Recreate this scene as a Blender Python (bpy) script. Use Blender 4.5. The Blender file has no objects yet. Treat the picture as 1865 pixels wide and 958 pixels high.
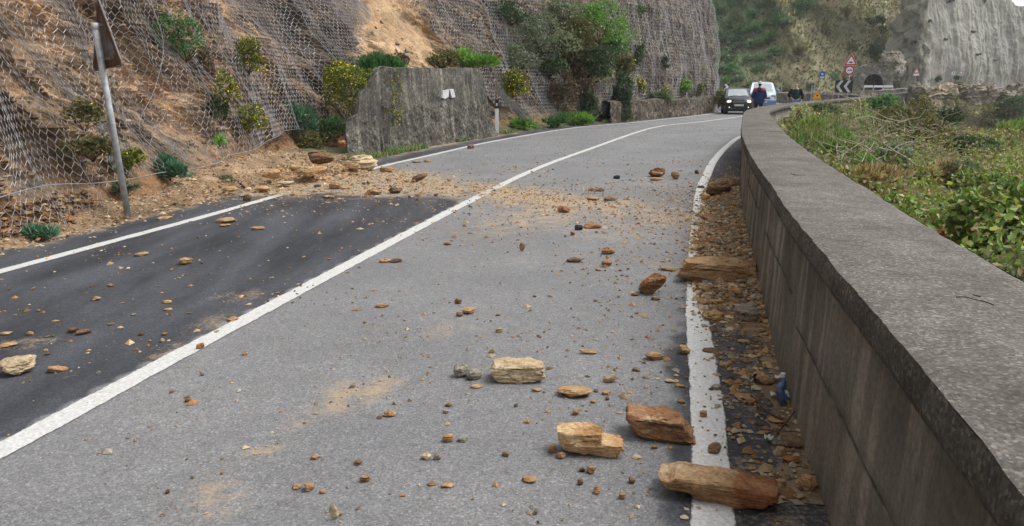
import bpy, bmesh, math, random
import numpy as np
from mathutils import Vector, Matrix
R = math.radians
random.seed(7); rng = np.random.default_rng(7)
SC = bpy.context.scene
COL = SC.collection

# ------------------------------------------------------------------ camera, sky, sun, exposure
F = 1350.0; CX = 932.5; CY = 479.0; HC = 1.6
PITCH = math.atan((479 - 156) / F)
cam_d = bpy.data.cameras.new("camera"); cam = bpy.data.objects.new("camera", cam_d); COL.objects.link(cam)
cam_d.sensor_width = 36; cam_d.lens = F / 1865 * 36; cam_d.clip_end = 5000; cam_d.clip_start = 0.05
cam.location = (0, 0, HC); cam.rotation_euler = (R(90) - PITCH, 0, 0)
SC.camera = cam
SUN_EL, SUN_AZ = 58, 80          # azimuth from +Y towards +X
w = bpy.data.worlds.new("World"); SC.world = w; w.use_nodes = True
nt = w.node_tree; nt.nodes.clear()
sky = nt.nodes.new("ShaderNodeTexSky"); sky.sky_type = 'NISHITA'; sky.sun_disc = False
sky.sun_elevation = R(SUN_EL); sky.sun_rotation = R(SUN_AZ); sky.dust_density = 3; sky.air_density = 1.0
hs = nt.nodes.new("ShaderNodeHueSaturation"); hs.inputs['Saturation'].default_value = 0.16
hs.inputs['Value'].default_value = 1.0
bg = nt.nodes.new("ShaderNodeBackground"); bg.inputs[1].default_value = 0.15
out = nt.nodes.new("ShaderNodeOutputWorld")
nt.links.new(sky.outputs[0], hs.inputs['Color']); nt.links.new(hs.outputs[0], bg.inputs[0]); nt.links.new(bg.outputs[0], out.inputs[0])
sd = bpy.data.lights.new("sun", 'SUN'); sd.energy = 1.0; sd.angle = R(24); sd.color = (1, .97, .93)
sun = bpy.data.objects.new("sun", sd); COL.objects.link(sun)
sv = Vector((math.sin(R(SUN_AZ)) * math.cos(R(SUN_EL)), math.cos(R(SUN_AZ)) * math.cos(R(SUN_EL)), math.sin(R(SUN_EL))))
sun.rotation_euler = sv.to_track_quat('Z', 'Y').to_euler(); sun.location = (0, 0, 50)
SC.view_settings.view_transform = 'Standard'; SC.view_settings.look = 'None'; SC.view_settings.gamma = 1
SC.view_settings.exposure = 0.93

# ------------------------------------------------------------------ camera geometry (used to measure real places)
cp, sp = math.cos(PITCH), math.sin(PITCH)
def ray(x, y):
    u = (CY - y) / F
    return np.array([(x - CX) / F, cp + u * sp, -sp + u * cp])
def G(x, y, z=0.0):
    d = ray(x, y); t = (z - HC) / d[2]
    return np.array([d[0] * t, d[1] * t, z])
def atY(x, y, Y):
    d = ray(x, y); t = Y / d[1]
    return np.array([d[0] * t, Y, HC + d[2] * t])
def proj(P):
    P = np.asarray(P, float); Z = P[..., 2] - HC
    dep = P[..., 1] * cp - Z * sp; up = P[..., 1] * sp + Z * cp
    dep = np.where(dep < .05, .05, dep)
    return CX + F * P[..., 0] / dep, CY - F * up / dep, dep

# ------------------------------------------------------------------ noise
def _h(ix, iy, iz, seed):
    n = (ix.astype(np.int64) * 73856093) ^ (iy.astype(np.int64) * 19349663) ^ (iz.astype(np.int64) * 83492791) ^ (seed * 2654435761)
    n = (n & 0xffffffff); n = (n ^ (n >> 13)) * 1274126177 & 0xffffffff; n = n ^ (n >> 16)
    n = n * 2246822519 & 0xffffffff; n = n ^ (n >> 13)
    return (n & 0xffffff) / float(0xffffff)
def vn(P, seed=0):
    P = np.asarray(P, float); f = np.floor(P); t = P - f; t = t * t * (3 - 2 * t); f = f.astype(np.int64)
    x, y, z = f[..., 0], f[..., 1], f[..., 2]; a, b, c = t[..., 0], t[..., 1], t[..., 2]
    def L(p, q, k): return p + (q - p) * k
    c00 = L(_h(x, y, z, seed), _h(x + 1, y, z, seed), a); c10 = L(_h(x, y + 1, z, seed), _h(x + 1, y + 1, z, seed), a)
    c01 = L(_h(x, y, z + 1, seed), _h(x + 1, y, z + 1, seed), a); c11 = L(_h(x, y + 1, z + 1, seed), _h(x + 1, y + 1, z + 1, seed), a)
    return L(L(c00, c10, b), L(c01, c11, b), c) * 2 - 1
def fbm(P, octv=4, seed=0, gain=.5):
    P = np.asarray(P, float); s = 0; a = 1; tot = 0
    for i in range(octv):
        s = s + a * vn(P * (2.03 ** i), seed + i * 17); tot += a; a *= gain
    return s / tot
def V3(x, y, z):
    x, y, z = np.broadcast_arrays(np.asarray(x, float), y, z); return np.stack([x, y, z], -1)
def sstep(a, b, x):
    t = np.clip((x - a) / (b - a), 0, 1); return t * t * (3 - 2 * t)

def spline(pts, step=.25):
    P = np.array(pts, float); n = len(P); outp = []
    E = np.vstack([2 * P[0] - P[1], P, 2 * P[-1] - P[-2]])
    for i in range(n - 1):
        p0, p1, p2, p3 = E[i:i + 4]; m = max(2, int(np.linalg.norm(p2 - p1) / step)); t = np.linspace(0, 1, m, endpoint=False)[:, None]
        outp.append(.5 * (2 * p1 + (p2 - p0) * t + (2 * p0 - 5 * p1 + 4 * p2 - p3) * t ** 2 + (3 * p1 - p0 - 3 * p2 + p3) * t ** 3))
    outp.append(P[-1:]); Q = np.vstack(outp)
    d = np.r_[0, np.cumsum(np.linalg.norm(np.diff(Q, axis=0), axis=1))]
    s = np.arange(0, d[-1], step)
    return np.stack([np.interp(s, d, Q[:, k]) for k in range(Q.shape[1])], 1)
class Curve:
    def __init__(self, pts, step=.1, smooth=0):
        self.P = spline(pts, step)[:, :2]
        if smooth:
            k = np.ones(smooth) / smooth; pad = smooth // 2
            e = np.vstack([self.P[0] + (np.arange(-pad, 0)[:, None]) * (self.P[1] - self.P[0]), self.P, self.P[-1] + (np.arange(1, pad + 1)[:, None]) * (self.P[-1] - self.P[-2])])
            self.P = np.stack([np.convolve(e[:, i], k, 'valid') for i in (0, 1)], 1)[:len(self.P)]
        self.s = np.r_[0, np.cumsum(np.linalg.norm(np.diff(self.P, axis=0), axis=1))]; self.L = self.s[-1]
        T = np.gradient(self.P, axis=0); self.T = T / np.linalg.norm(T, axis=1)[:, None]
    def at(self, s): return np.stack([np.interp(s, self.s, self.P[:, k]) for k in (0, 1)], -1)
    def nl(self, s):
        t = np.stack([np.interp(s, self.s, self.T[:, k]) for k in (0, 1)], -1)
        t = t / np.linalg.norm(t, axis=-1)[..., None]
        return np.stack([-t[..., 1], t[..., 0]], -1)
    def sY(self, Y): return float(np.interp(Y, self.P[:, 1], self.s))      # s where Y is reached (monotone part)
    def dist(self, XY):
        XY = np.asarray(XY, float); sh = XY.shape[:-1]; Q = XY.reshape(-1, 2); st = 3
        P = self.P[::st]; T = self.T[::st]; D = np.empty(len(Q)); I = np.empty(len(Q), int)
        for a in range(0, len(Q), 20000):
            dd = ((Q[a:a + 20000, None] - P[None]) ** 2).sum(-1); i = dd.argmin(1); I[a:a + 20000] = i; D[a:a + 20000] = np.sqrt(dd[np.arange(len(i)), i])
        v = Q - P[I]; side = T[I, 0] * v[:, 1] - T[I, 1] * v[:, 0]       # >0 = left
        return (D * np.sign(side)).reshape(sh), self.s[::st][I].reshape(sh)

# ------------------------------------------------------------------ mesh helpers
def mk_mesh(name, V, Fs, mat=None, smooth=False, col=None, fattr=None):
    me = bpy.data.meshes.new(name); V = np.asarray(V, np.float32).reshape(-1, 3)
    if isinstance(Fs, np.ndarray):
        n, k = Fs.shape
        me.vertices.add(len(V)); me.vertices.foreach_set('co', V.ravel())
        me.loops.add(n * k); me.loops.foreach_set('vertex_index', Fs.astype(np.int32).ravel())
        me.polygons.add(n); me.polygons.foreach_set('loop_start', np.arange(0, n * k, k, dtype=np.int32))
        try: me.polygons.foreach_set('loop_total', np.full(n, k, np.int32))
        except Exception: pass
        me.update(calc_edges=True)
    else:
        me.from_pydata(V.tolist(), [], [tuple(int(i) for i in f) for f in Fs]); me.update()
    if len(me.polygons): me.polygons.foreach_set('use_smooth', np.full(len(me.polygons), bool(smooth)))
    if col is not None:
        a = me.color_attributes.new('Col', 'FLOAT_COLOR', 'POINT'); c = np.ones((len(V), 4), np.float32); c[:, :3] = col; a.data.foreach_set('color', c.ravel())
    for k, v in (fattr or {}).items():
        a = me.attributes.new(k, 'FLOAT', 'POINT'); a.data.foreach_set('value', np.asarray(v, np.float32).ravel())
    if mat: me.materials.append(mat)
    return me
def obj(name, me, parent=None, loc=None, rot=None, label=None, cat=None, group=None, kind=None, scale=None):
    o = bpy.data.objects.new(name, me); COL.objects.link(o)
    if parent is not None: o.parent = parent
    if loc is not None: o.location = [float(v) for v in loc]
    if rot is not None: o.rotation_euler = [float(v) for v in rot]
    if scale is not None: o.scale = scale
    if label: o['label'] = label
    if cat: o['category'] = cat
    if group: o['group'] = group
    if kind: o['kind'] = kind
    return o
def thing(name, label, cat, loc=(0, 0, 0), rotz=0, group=None):
    o = obj(name, None, None, loc, (0, 0, rotz), label, cat, group); o.empty_display_size = .1; return o
def grid_faces(nu, nv):
    i = np.arange(nu - 1)[:, None] * nv + np.arange(nv - 1)[None]; i = i.ravel()
    return np.stack([i, i + nv, i + nv + 1, i + 1], 1)
class MB:
    """collects boxes, tubes, prisms into one mesh"""
    def __init__(s): s.V = []; s.Fc = []; s.n = 0
    def add(s, V, Fs):
        V = np.asarray(V, float); s.V.append(V); s.Fc += [tuple(int(i) + s.n for i in f) for f in Fs]; s.n += len(V); return s
    def box(s, c, d, rot=None):
        x, y, z = np.array(d) / 2
        V = np.array([[i * x, j * y, k * z] for i in (-1, 1) for j in (-1, 1) for k in (-1, 1)])
        if rot is not None: V = V @ np.array(Matrix.Rotation(rot[0], 3, rot[1])).T
        return s.add(V + np.array(c), [(0, 1, 3, 2), (4, 6, 7, 5), (0, 4, 5, 1), (2, 3, 7, 6), (0, 2, 6, 4), (1, 5, 7, 3)])
    def tube(s, pts, r, n=8, cap=True):
        P = np.array(pts, float); rr = np.broadcast_to(np.asarray(r, float), (len(P),))
        T = np.gradient(P, axis=0); T /= np.linalg.norm(T, axis=1)[:, None] + 1e-9
        up = np.array([0, 0, 1.]) if abs(T[0, 2]) < .9 else np.array([1., 0, 0])
        V = []; a = np.arange(n) / n * 2 * np.pi
        for i in range(len(P)):
            x = np.cross(T[i], up); x /= np.linalg.norm(x) + 1e-9; y = np.cross(x, T[i])
            V.append(P[i] + rr[i] * (np.cos(a)[:, None] * x + np.sin(a)[:, None] * y))
        Fs = [(i * n + j, i * n + (j + 1) % n, (i + 1) * n + (j + 1) % n, (i + 1) * n + j) for i in range(len(P) - 1) for j in range(n)]
        if cap: Fs += [tuple(range(n - 1, -1, -1)), tuple((len(P) - 1) * n + j for j in range(n))]
        return s.add(np.vstack(V), Fs)
    def prism(s, poly, y0, y1):
        """polygon in x,z extruded from y0 to y1"""
        n = len(poly); V = [(p[0], y0, p[1]) for p in poly] + [(p[0], y1, p[1]) for p in poly]
        Fs = [tuple(range(n)), tuple(range(2 * n - 1, n - 1, -1))] + [(i, i + n, (i + 1) % n + n, (i + 1) % n) for i in range(n)]
        return s.add(V, Fs)
    def mesh(s, name, mat, smooth=False, bevel=0):
        me = mk_mesh(name, np.vstack(s.V), s.Fc, mat, smooth)
        bm = bmesh.new(); bm.from_mesh(me); bmesh.ops.recalc_face_normals(bm, faces=bm.faces)
        if bevel: bmesh.ops.bevel(bm, geom=[e for e in bm.edges if e.is_manifold and e.calc_face_angle(0) > .6], offset=bevel, segments=2, affect='EDGES')
        bm.to_mesh(me); bm.free()
        if smooth:
            me.polygons.foreach_set('use_smooth', np.full(len(me.polygons), True))
        return me

# ------------------------------------------------------------------ materials
class NT:
    def __init__(s, name, rough=.8, spec=.3):
        s.m = bpy.data.materials.new(name); s.m.use_nodes = True; s.t = s.m.node_tree; s.t.nodes.clear()
        s.o = s.N("ShaderNodeOutputMaterial"); s.p = s.N("ShaderNodeBsdfPrincipled"); s.l(s.p.outputs[0], s.o.inputs[0])
        s.p.inputs['Roughness'].default_value = rough; s.p.inputs['Specular IOR Level'].default_value = spec
    def N(s, k, **kw):
        n = s.t.nodes.new(k)
        for a, v in kw.items(): setattr(n, a, v)
        return n
    def l(s, a, b): s.t.links.new(a, b)
    def put(s, sock, v):
        if hasattr(v, 'is_linked') or hasattr(v, 'links'): s.l(v, sock)
        elif isinstance(v, tuple) and len(v) == 3 and sock.type == 'RGBA': sock.default_value = (*v, 1)
        else: sock.default_value = v
    def pos(s, scale=(1, 1, 1), mode='Position', rot=(0, 0, 0)):
        if mode == 'Position': o = s.N("ShaderNodeNewGeometry").outputs['Position']
        else: o = s.N("ShaderNodeTexCoord").outputs['Object']
        m = s.N("ShaderNodeMapping"); m.inputs['Scale'].default_value = scale; m.inputs['Rotation'].default_value = rot; s.l(o, m.inputs[0]); return m.outputs[0]
    def noise(s, vec, sc=5, det=4, rough=.55, dist=0):
        n = s.N("ShaderNodeTexNoise"); s.l(vec, n.inputs['Vector']); n.inputs['Scale'].default_value = sc; n.inputs['Detail'].default_value = det
        n.inputs['Roughness'].default_value = rough; n.inputs['Distortion'].default_value = dist; return n.outputs[0]
    def vor(s, vec, sc=10, feat='F1', out='Distance'):
        n = s.N("ShaderNodeTexVoronoi", feature=feat); s.l(vec, n.inputs['Vector']); n.inputs['Scale'].default_value = sc; return n.outputs[out]
    def ramp(s, f, stops):
        n = s.N("ShaderNodeValToRGB"); s.put(n.inputs[0], f); e = n.color_ramp.elements
        while len(e) < len(stops): e.new(.5)
        for i, (p, c) in enumerate(stops): e[i].position = p; e[i].color = (*c, 1) if isinstance(c, tuple) else (c, c, c, 1)
        return n.outputs[0]
    def mix(s, f, a, b, blend='MIX'):
        n = s.N("ShaderNodeMix", data_type='RGBA', blend_type=blend); s.put(n.inputs[0], f); s.put(n.inputs[6], a); s.put(n.inputs[7], b); return n.outputs[2]
    def math(s, op, a, b=0.0, clamp=False):
        n = s.N("ShaderNodeMath", operation=op); n.use_clamp = clamp; s.put(n.inputs[0], a); s.put(n.inputs[1], b); return n.outputs[0]
    def attr(s, name, out='Fac'):
        n = s.N("ShaderNodeAttribute", attribute_name=name); return n.outputs[out]
    def rnd(s): return s.N("ShaderNodeObjectInfo").outputs['Random']
    def bump(s, h, st=.5, d=.01):
        n = s.N("ShaderNodeBump"); n.inputs['Strength'].default_value = st; n.inputs['Distance'].default_value = d; s.put(n.inputs['Height'], h); s.l(n.outputs[0], s.p.inputs['Normal'])
    def col(s, c): s.put(s.p.inputs['Base Color'], c); return s.m

def plain(name, c, rough=.6, spec=.3, metal=0, var=.12, sc=30, emit=None, es=1):
    n = NT(name, rough, spec); n.p.inputs['Metallic'].default_value = metal
    v = n.noise(n.pos(mode='Object'), sc, 3)
    k = n.ramp(v, [(.3, 1 - var * 2), (.7, 1.0)])
    n.col(n.mix(1.0, c, k, 'MULTIPLY'))
    if emit: n.p.inputs['Emission Color'].default_value = (*emit, 1); n.p.inputs['Emission Strength'].default_value = es
    return n.m

def m_asphalt():
    n = NT("asphalt", .78, .35); P = n.pos()
    big = n.noise(P, .7, 4); mid = n.noise(P, 4, 4)
    light = n.mix(n.ramp(big, [(.35, .0), (.65, 1.)]), (.158, .159, .163), (.205, .205, .205))
    light = n.mix(n.ramp(mid, [(.4, .0), (.7, .35)]), light, (.142, .139, .136))
    wear = n.noise(n.pos((1, .22, 1), rot=(0, 0, .28)), 1.6, 4, .6)
    dark = n.mix(n.ramp(wear, [(.38, .0), (.66, 1.)]), (.026, .028, .033), (.076, .080, .092))
    df = n.math('ADD', n.attr('dark'), n.math('MULTIPLY', n.math('SUBTRACT', mid, .5), .5))
    c = n.mix(n.ramp(df, [(.36, 0.), (.62, 1.)]), light, dark)
    vc = n.vor(P, 130, out='Color'); sep = n.N("ShaderNodeSeparateColor"); n.l(vc, sep.inputs[0])
    c = n.mix(1.0, c, n.ramp(sep.outputs[0], [(0, .62), (.45, .92), (.8, 1.08), (.93, 1.25), (1., 1.6)]), 'MULTIPLY')
    c = n.mix(1.0, c, n.ramp(n.noise(P, 16, 4, .7), [(.3, .84), (.7, 1.14)]), 'MULTIPLY')
    dn = n.noise(P, 5, 6, .7); dn2 = n.noise(P, 45, 3, .6)
    brk = n.ramp(n.noise(P, 2.6, 6, .75), [(.36, .25), (.60, 1.25)])
    du = n.math('ADD', n.math('MULTIPLY', n.attr('dust'), brk), n.math('ADD', n.math('MULTIPLY', n.math('SUBTRACT', dn, .5), 1.1), n.math('MULTIPLY', n.math('SUBTRACT', dn2, .5), .9)))
    dm = n.ramp(du, [(.22, 0.), (.72, .95)])
    dc = n.mix(dn2, (.27, .195, .12), (.43, .325, .205))
    c = n.mix(dm, c, dc)
    n.bump(n.math('ADD', n.math('MULTIPLY', sep.outputs[1], .5), n.math('MULTIPLY', dn2, .5)), .55, .006)
    return n.col(c)
def m_paint():
    n = NT("road_paint", .6, .3); P = n.pos()
    a = n.noise(P, 22, 5, .75); b = n.noise(P, 3, 3); ed = n.attr('edge')
    f = n.math('ADD', n.math('MULTIPLY', a, .75), n.math('MULTIPLY', b, .35)); f = n.math('ADD', f, n.math('MULTIPLY', ed, .5))
    grime = n.noise(P, 60, 2, .6)
    base = n.mix(n.ramp(grime, [(.35, 0.), (.7, 1.)]), (.42, .415, .39), (.60, .60, .59))
    c = n.mix(n.ramp(f, [(.66, 0.), (.76, 1.)]), base, (.12, .12, .12))
    du = n.math('ADD', n.attr('dust'), n.math('MULTIPLY', n.math('SUBTRACT', n.noise(P, 14, 5, .7), .5), 1.6))
    c = n.mix(n.ramp(du, [(.3, 0.), (.8, .95)]), c, (.24, .18, .11))
    n.bump(a, .3, .004); return n.col(c)
def m_cliff():
    n = NT("cliff_rock", .95, .15)
    P = n.pos(); S = n.pos((1.2, .9, 2.2), rot=(.5, .35, .2))
    a = n.noise(S, 1.3, 7, .65, .6); b = n.noise(P, 6, 6, .65); c_ = n.noise(P, 30, 4, .6)
    tint = n.attr('Col', 'Color')
    k = n.ramp(a, [(.28, .22), (.42, .65), (.52, 1.0), (.68, 1.55)])
    c = n.mix(1., tint, k, 'MULTIPLY')
    c = n.mix(n.ramp(b, [(.4, 0.), (.62, .55)]), c, n.mix(1., tint, (1.2, .98, .74), 'MULTIPLY'))
    c = n.mix(n.ramp(n.noise(P, 2.3, 5, .6), [(.52, 0.), (.66, .6)]), c, (.115, .105, .095))
    c = n.mix(1., c, n.ramp(c_, [(.3, .55), (.7, 1.3)]), 'MULTIPLY')
    n.bump(n.math('ADD', n.math('MULTIPLY', b, .7), n.math('MULTIPLY', c_, .3)), .9, .07)
    return n.col(c)
def m_vc(name, rough=.9, sc=8, lo=.7, hi=1.25, bump=.0, bs=40, bd=.01):
    n = NT(name, rough, .2); P = n.pos(); c = n.attr('Col', 'Color')
    c = n.mix(1., c, n.ramp(n.noise(P, sc, 5, .6), [(.3, lo), (.7, hi)]), 'MULTIPLY')
    if bump: n.bump(n.noise(P, bs, 4, .6), bump, bd)
    return n.col(c)
def m_leaf():
    n = NT("leaf", .6, .25); c = n.attr('Col', 'Color'); n.put(n.p.inputs['Base Color'], c)
    tr = n.N("ShaderNodeBsdfTranslucent"); n.put(tr.inputs[0], n.mix(1., c, (1.3, 1.4, .6), 'MULTIPLY'))
    mx = n.N("ShaderNodeMixShader"); mx.inputs[0].default_value = .25; n.l(n.p.outputs[0], mx.inputs[1]); n.l(tr.outputs[0], mx.inputs[2]); n.l(mx.outputs[0], n.o.inputs[0])
    return n.m
def m_rock(name, cols, crack=(.05, .035, .022), band=1.0, st=6.5):
    n = NT(name, .85, .25); P = n.pos(mode='Object'); S = n.pos((1.5, 1.5, st), mode='Object', rot=(.12, .1, 0))
    r = n.rnd(); off = n.N("ShaderNodeVectorMath", operation='ADD'); n.l(S, off.inputs[0]); n.l(r, off.inputs[1]); S = off.outputs[0]
    off2 = n.N("ShaderNodeVectorMath", operation='ADD'); n.l(P, off2.inputs[0]); n.l(r, off2.inputs[1]); P2 = off2.outputs[0]
    a = n.noise(S, 3.0 * band, 6, .62, .6); b = n.noise(P2, 11, 5, .65)
    c = n.ramp(a, [(.36, cols[0]), (.45, cols[1]), (.53, cols[2]), (.63, cols[3])])
    c = n.mix(n.ramp(b, [(.45, 0.), (.68, .75)]), c, cols[4])
    c = n.mix(n.ramp(n.noise(P2, 3.2, 3, .5), [(.47, 0.), (.54, .7)]), c, n.mix(b, cols[4], cols[1]))
    cr = n.noise(S, 6.5 * band, 4, .7, .5)
    c = n.mix(n.ramp(cr, [(.33, .85), (.41, 0.)]), c, crack)
    c = n.mix(1., c, n.ramp(n.noise(P2, 60, 3), [(.3, .72), (.7, 1.22)]), 'MULTIPLY')
    c = n.mix(1., c, n.ramp(r, [(0., .85), (1., 1.15)]), 'MULTIPLY')
    n.bump(n.math('ADD', a, n.math('MULTIPLY', n.noise(P2, 25, 5, .7), .8)), .8, .02); return n.col(c)
def m_conc(name, base, dark, light, streak=True, agg=False, bd=.01):
    n = NT(name, .9, .2); P = n.pos()
    c = n.mix(n.ramp(n.noise(P, 1.3, 5, .6), [(.3, 0.), (.7, 1.)]), dark, base)
    if streak:
        S = n.noise(n.pos((1, 1, .10)), 4.5, 5, .6); c = n.mix(n.ramp(S, [(.50, 0.), (.68, .8)]), c, light)
        S2 = n.noise(n.pos((1, 1, .07)), 10, 4, .6); c = n.mix(n.ramp(S2, [(.54, 0.), (.72, .7)]), c, dark)
    c = n.mix(n.ramp(n.noise(P, 9, 5, .7), [(.55, 0.), (.75, .6)]), c, dark)
    h = n.noise(P, 40, 5, .7)
    if agg:
        vc = n.vor(P, agg, out='Color'); sep = n.N("ShaderNodeSeparateColor"); n.l(vc, sep.inputs[0])
        c = n.mix(1., c, n.ramp(sep.outputs[0], [(0, .62), (.5, .9), (.8, 1.1), (.92, 1.4), (1., 1.8)]), 'MULTIPLY'); c = n.mix(1., c, n.ramp(n.noise(P, 2.6, 6, .75), [(.34, .72), (.5, .96), (.68, 1.15)]), 'MULTIPLY'); h = n.math('ADD', h, sep.outputs[1])
    else: c = n.mix(1., c, n.ramp(h, [(.3, .7), (.7, 1.2)]), 'MULTIPLY')
    n.bump(h, .7, bd); return n.col(c)

M = {}
M['asphalt'] = m_asphalt(); M['paint'] = m_paint(); M['cliff'] = m_cliff(); M['leaf'] = m_leaf()
M['soil'] = m_vc("soil", .95, 5, .6, 1.3, .8, 30, .03)
M['chips'] = m_vc("stone_chips", .9, 60, .75, 1.2, .0)
M['far'] = m_vc("far_slope", .95, .35, .6, 1.35, .6, 2.0, .3)
M['pale'] = m_vc("pale_cliff_rock", .95, .8, .86, 1.1, .5, 2.5, .2)
M['cream'] = m_rock("cream_rock", [(.30, .20, .11), (.46, .36, .22), (.52, .43, .29), (.58, .50, .36), (.33, .24, .14)])
M['tan'] = m_rock("tan_rock", [(.24, .13, .055), (.38, .24, .12), (.47, .33, .18), (.5, .38, .23), (.32, .16, .06)])
M['ochre'] = m_rock("ochre_rock", [(.20, .11, .05), (.35, .215, .105), (.45, .30, .165), (.52, .40, .26), (.29, .145, .06)])
M['rust'] = m_rock("rust_rock", [(.12, .065, .035), (.26, .14, .065), (.40, .25, .13), (.50, .37, .22), (.22, .085, .035)])
M['brown'] = m_rock("brown_rock", [(.06, .04, .026), (.15, .09, .05), (.21, .135, .08), (.31, .22, .13), (.17, .085, .042)])
M['red'] = m_rock("red_rock", [(.14, .065, .03), (.26, .115, .045), (.34, .16, .07), (.42, .25, .13), (.27, .09, .03)])
M['grey'] = m_rock("grey_rock", [(.13, .12, .10), (.26, .24, .19), (.35, .33, .27), (.42, .39, .32), (.2, .17, .12)])
M['dark'] = m_rock("dark_rock", [(.02, .02, .02), (.045, .042, .04), (.07, .065, .06), (.12, .11, .1), (.05, .045, .04)])
M['wall'] = m_conc("parapet_concrete", (.235, .22, .183), (.085, .080, .066), (.39, .36, .30), True, False, .012)
M['coping_side'] = m_conc("coping_concrete", (.165, .155, .13), (.085, .08, .068), (.2, .19, .16), False, 90, .015)
M['coping'] = m_conc("coping_aggregate", (.168, .155, .138), (.115, .105, .09), (.225, .208, .185), False, 120, .012)
M['oldwall'] = m_conc("old_concrete", (.145, .135, .112), (.058, .054, .046), (.26, .24, .19), True, 22, .03)
M['rubble'] = m_conc("rubble_masonry", (.17, .14, .10), (.06, .05, .04), (.22, .2, .16), False, 6, .05)
M['stone'] = m_conc("stone_masonry", (.26, .24, .20), (.12, .11, .09), (.34, .32, .28), False, 3, .05)
M['retain'] = m_conc("retaining_concrete", (.21, .195, .175), (.10, .09, .08), (.27, .25, .22), True, False, .02)
M['wire'] = plain("galvanised_wire", (.47, .47, .48), .5, .5, .25, .2, 3)
M['cable'] = plain("steel_cable", (.30, .30, .31), .5, .5, .3, .2, 20)
M['pole'] = plain("galvanised_pole", (.44, .45, .45), .5, .5, .2, .25, 12)
n_ = NT("rusty_sign_back", .7, .4); P_ = n_.pos(mode='Object')
n_.bump(n_.noise(P_, 20, 4), .2, .004)
M['rustback'] = n_.col(n_.mix(n_.ramp(n_.math('ADD', n_.math('MULTIPLY', n_.attr('rim'), .42), n_.noise(P_, 7, 5, .65)), [(.50, 0.), (.66, 1.)]), (.17, .165, .16), (.10, .04, .018)))
M['white'] = plain("white_paint", (.78, .78, .77), .5, .3, 0, .08)
M['offwhite'] = plain("weathered_white", (.62, .62, .60), .6, .3, 0, .2, 15)
M['black'] = plain("black_paint", (.02, .02, .022), .5, .4)
M['redp'] = plain("red_reflective", (.52, .03, .05), .5, .4)
M['bluep'] = plain("blue_reflective", (.03, .12, .42), .5, .4)
M['orange'] = plain("orange_reflective", (.85, .26, .02), .5, .4)
M['yellow'] = plain("yellow_reflective", (.85, .45, .03), .5, .4)
M['bark'] = plain("bark", (.10, .07, .045), .9, .1, 0, .3, 20)
M['twig'] = m_vc("dry_twig", .9, 10, .7, 1.2)
M['carblack'] = plain("black_car_paint", (.012, .012, .015), .38, .3, 0, .05)
M['carsilver'] = plain("silver_blue_car_paint", (.42, .50, .60), .3, .5, .3, .05)
M['printblue_refl'] = plain("blue_print_and_reflection", (.12, .22, .42), .3, .5, .2, .05)  # blue of sign symbols; on the van it paints in a reflection
M['glass'] = plain("car_glass", (.30, .34, .35), .12, .9, 0, .1, 3)
M['darkglass'] = plain("dark_car_glass", (.03, .035, .04), .1, .9, 0, .1, 3)
M['tyre'] = plain("tyre_rubber", (.02, .02, .02), .85, .2)
M['rim'] = plain("wheel_rim", (.35, .35, .36), .35, .5, .5)
M['lamp'] = plain("lit_headlamp", (.85, .82, .75), .3, .5, 0, .02, 5, (1, .86, .7), .5)
M['chrome'] = plain("chrome_trim", (.6, .6, .6), .2, .6, .8)
M['indic'] = plain("indicator_lens", (.6, .16, .04), .3, .5)
M['skin'] = plain("skin", (.50, .30, .22), .6, .3, 0, .05)
M['navy'] = plain("navy_cloth", (.028, .042, .115), .9, .1, 0, .15, 12)
M['redcloth'] = plain("red_cloth", (.42, .04, .05), .9, .1, 0, .12, 12)
M['darkcloth'] = plain("black_cloth", (.018, .02, .022), .9, .1, 0, .15, 12)
M['greencloth'] = plain("dark_green_cloth", (.02, .06, .055), .9, .1, 0, .15, 12)
M['jeans'] = plain("blue_jeans", (.16, .24, .38), .9, .1, 0, .15, 12)
M['hatcloth'] = plain("pale_hat_cloth", (.62, .60, .52), .9, .1, 0, .1, 12)
M['plasticblue'] = plain("blue_plastic", (.10, .17, .34), .35, .6, 0, .2, 40)
M['plasticclear'] = plain("pale_plastic", (.6, .64, .68), .3, .6, 0, .3, 40)
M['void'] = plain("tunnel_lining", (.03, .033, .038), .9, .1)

# ------------------------------------------------------------------ plan curves (world metres, Y = away)
g = lambda l: [tuple(G(x, y)[:2]) for x, y in l]
centre = Curve([(-7.0, -18), (-4.6, -7)] + g([(0, 822), (206, 710), (480, 565), (605, 498), (730, 432), (868, 360), (971, 310), (1064, 275), (1192, 232)]) +
               [(8.6, 34.3), (13.2, 42.0), (18.0, 50.5), (21.0, 59), (22.5, 69), (25.6, 82), (33, 93), (46, 101), (60, 106), (78, 112), (100, 120), (140, 134), (200, 156)], .1, 15)
left = Curve([(-10, -18), (-7.7, -7)] + g([(0, 495), (192, 443), (400, 387), (566, 339), (700, 302), (775, 285), (906, 256), (1052, 232)]) +
             [(5.55, 33.9), (11.3, 43.6), (14.7, 51), (17.6, 60), (19.0, 70), (22, 84), (30.5, 96), (44, 104.6), (60, 110)], .1, 15)
right = Curve([(-3.4, -18), (-1.4, -7)] + g([(1299, 948), (1294, 825), (1287, 726), (1276, 631), (1269, 572), (1270, 445), (1276, 349), (1287, 320), (1301, 292), (1327, 264)]) +
              [(7.75, 25.0), (11.7, 32.6), (16.2, 40.3), (21.0, 48.6), (24.2, 58)], .1, 15)
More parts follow.
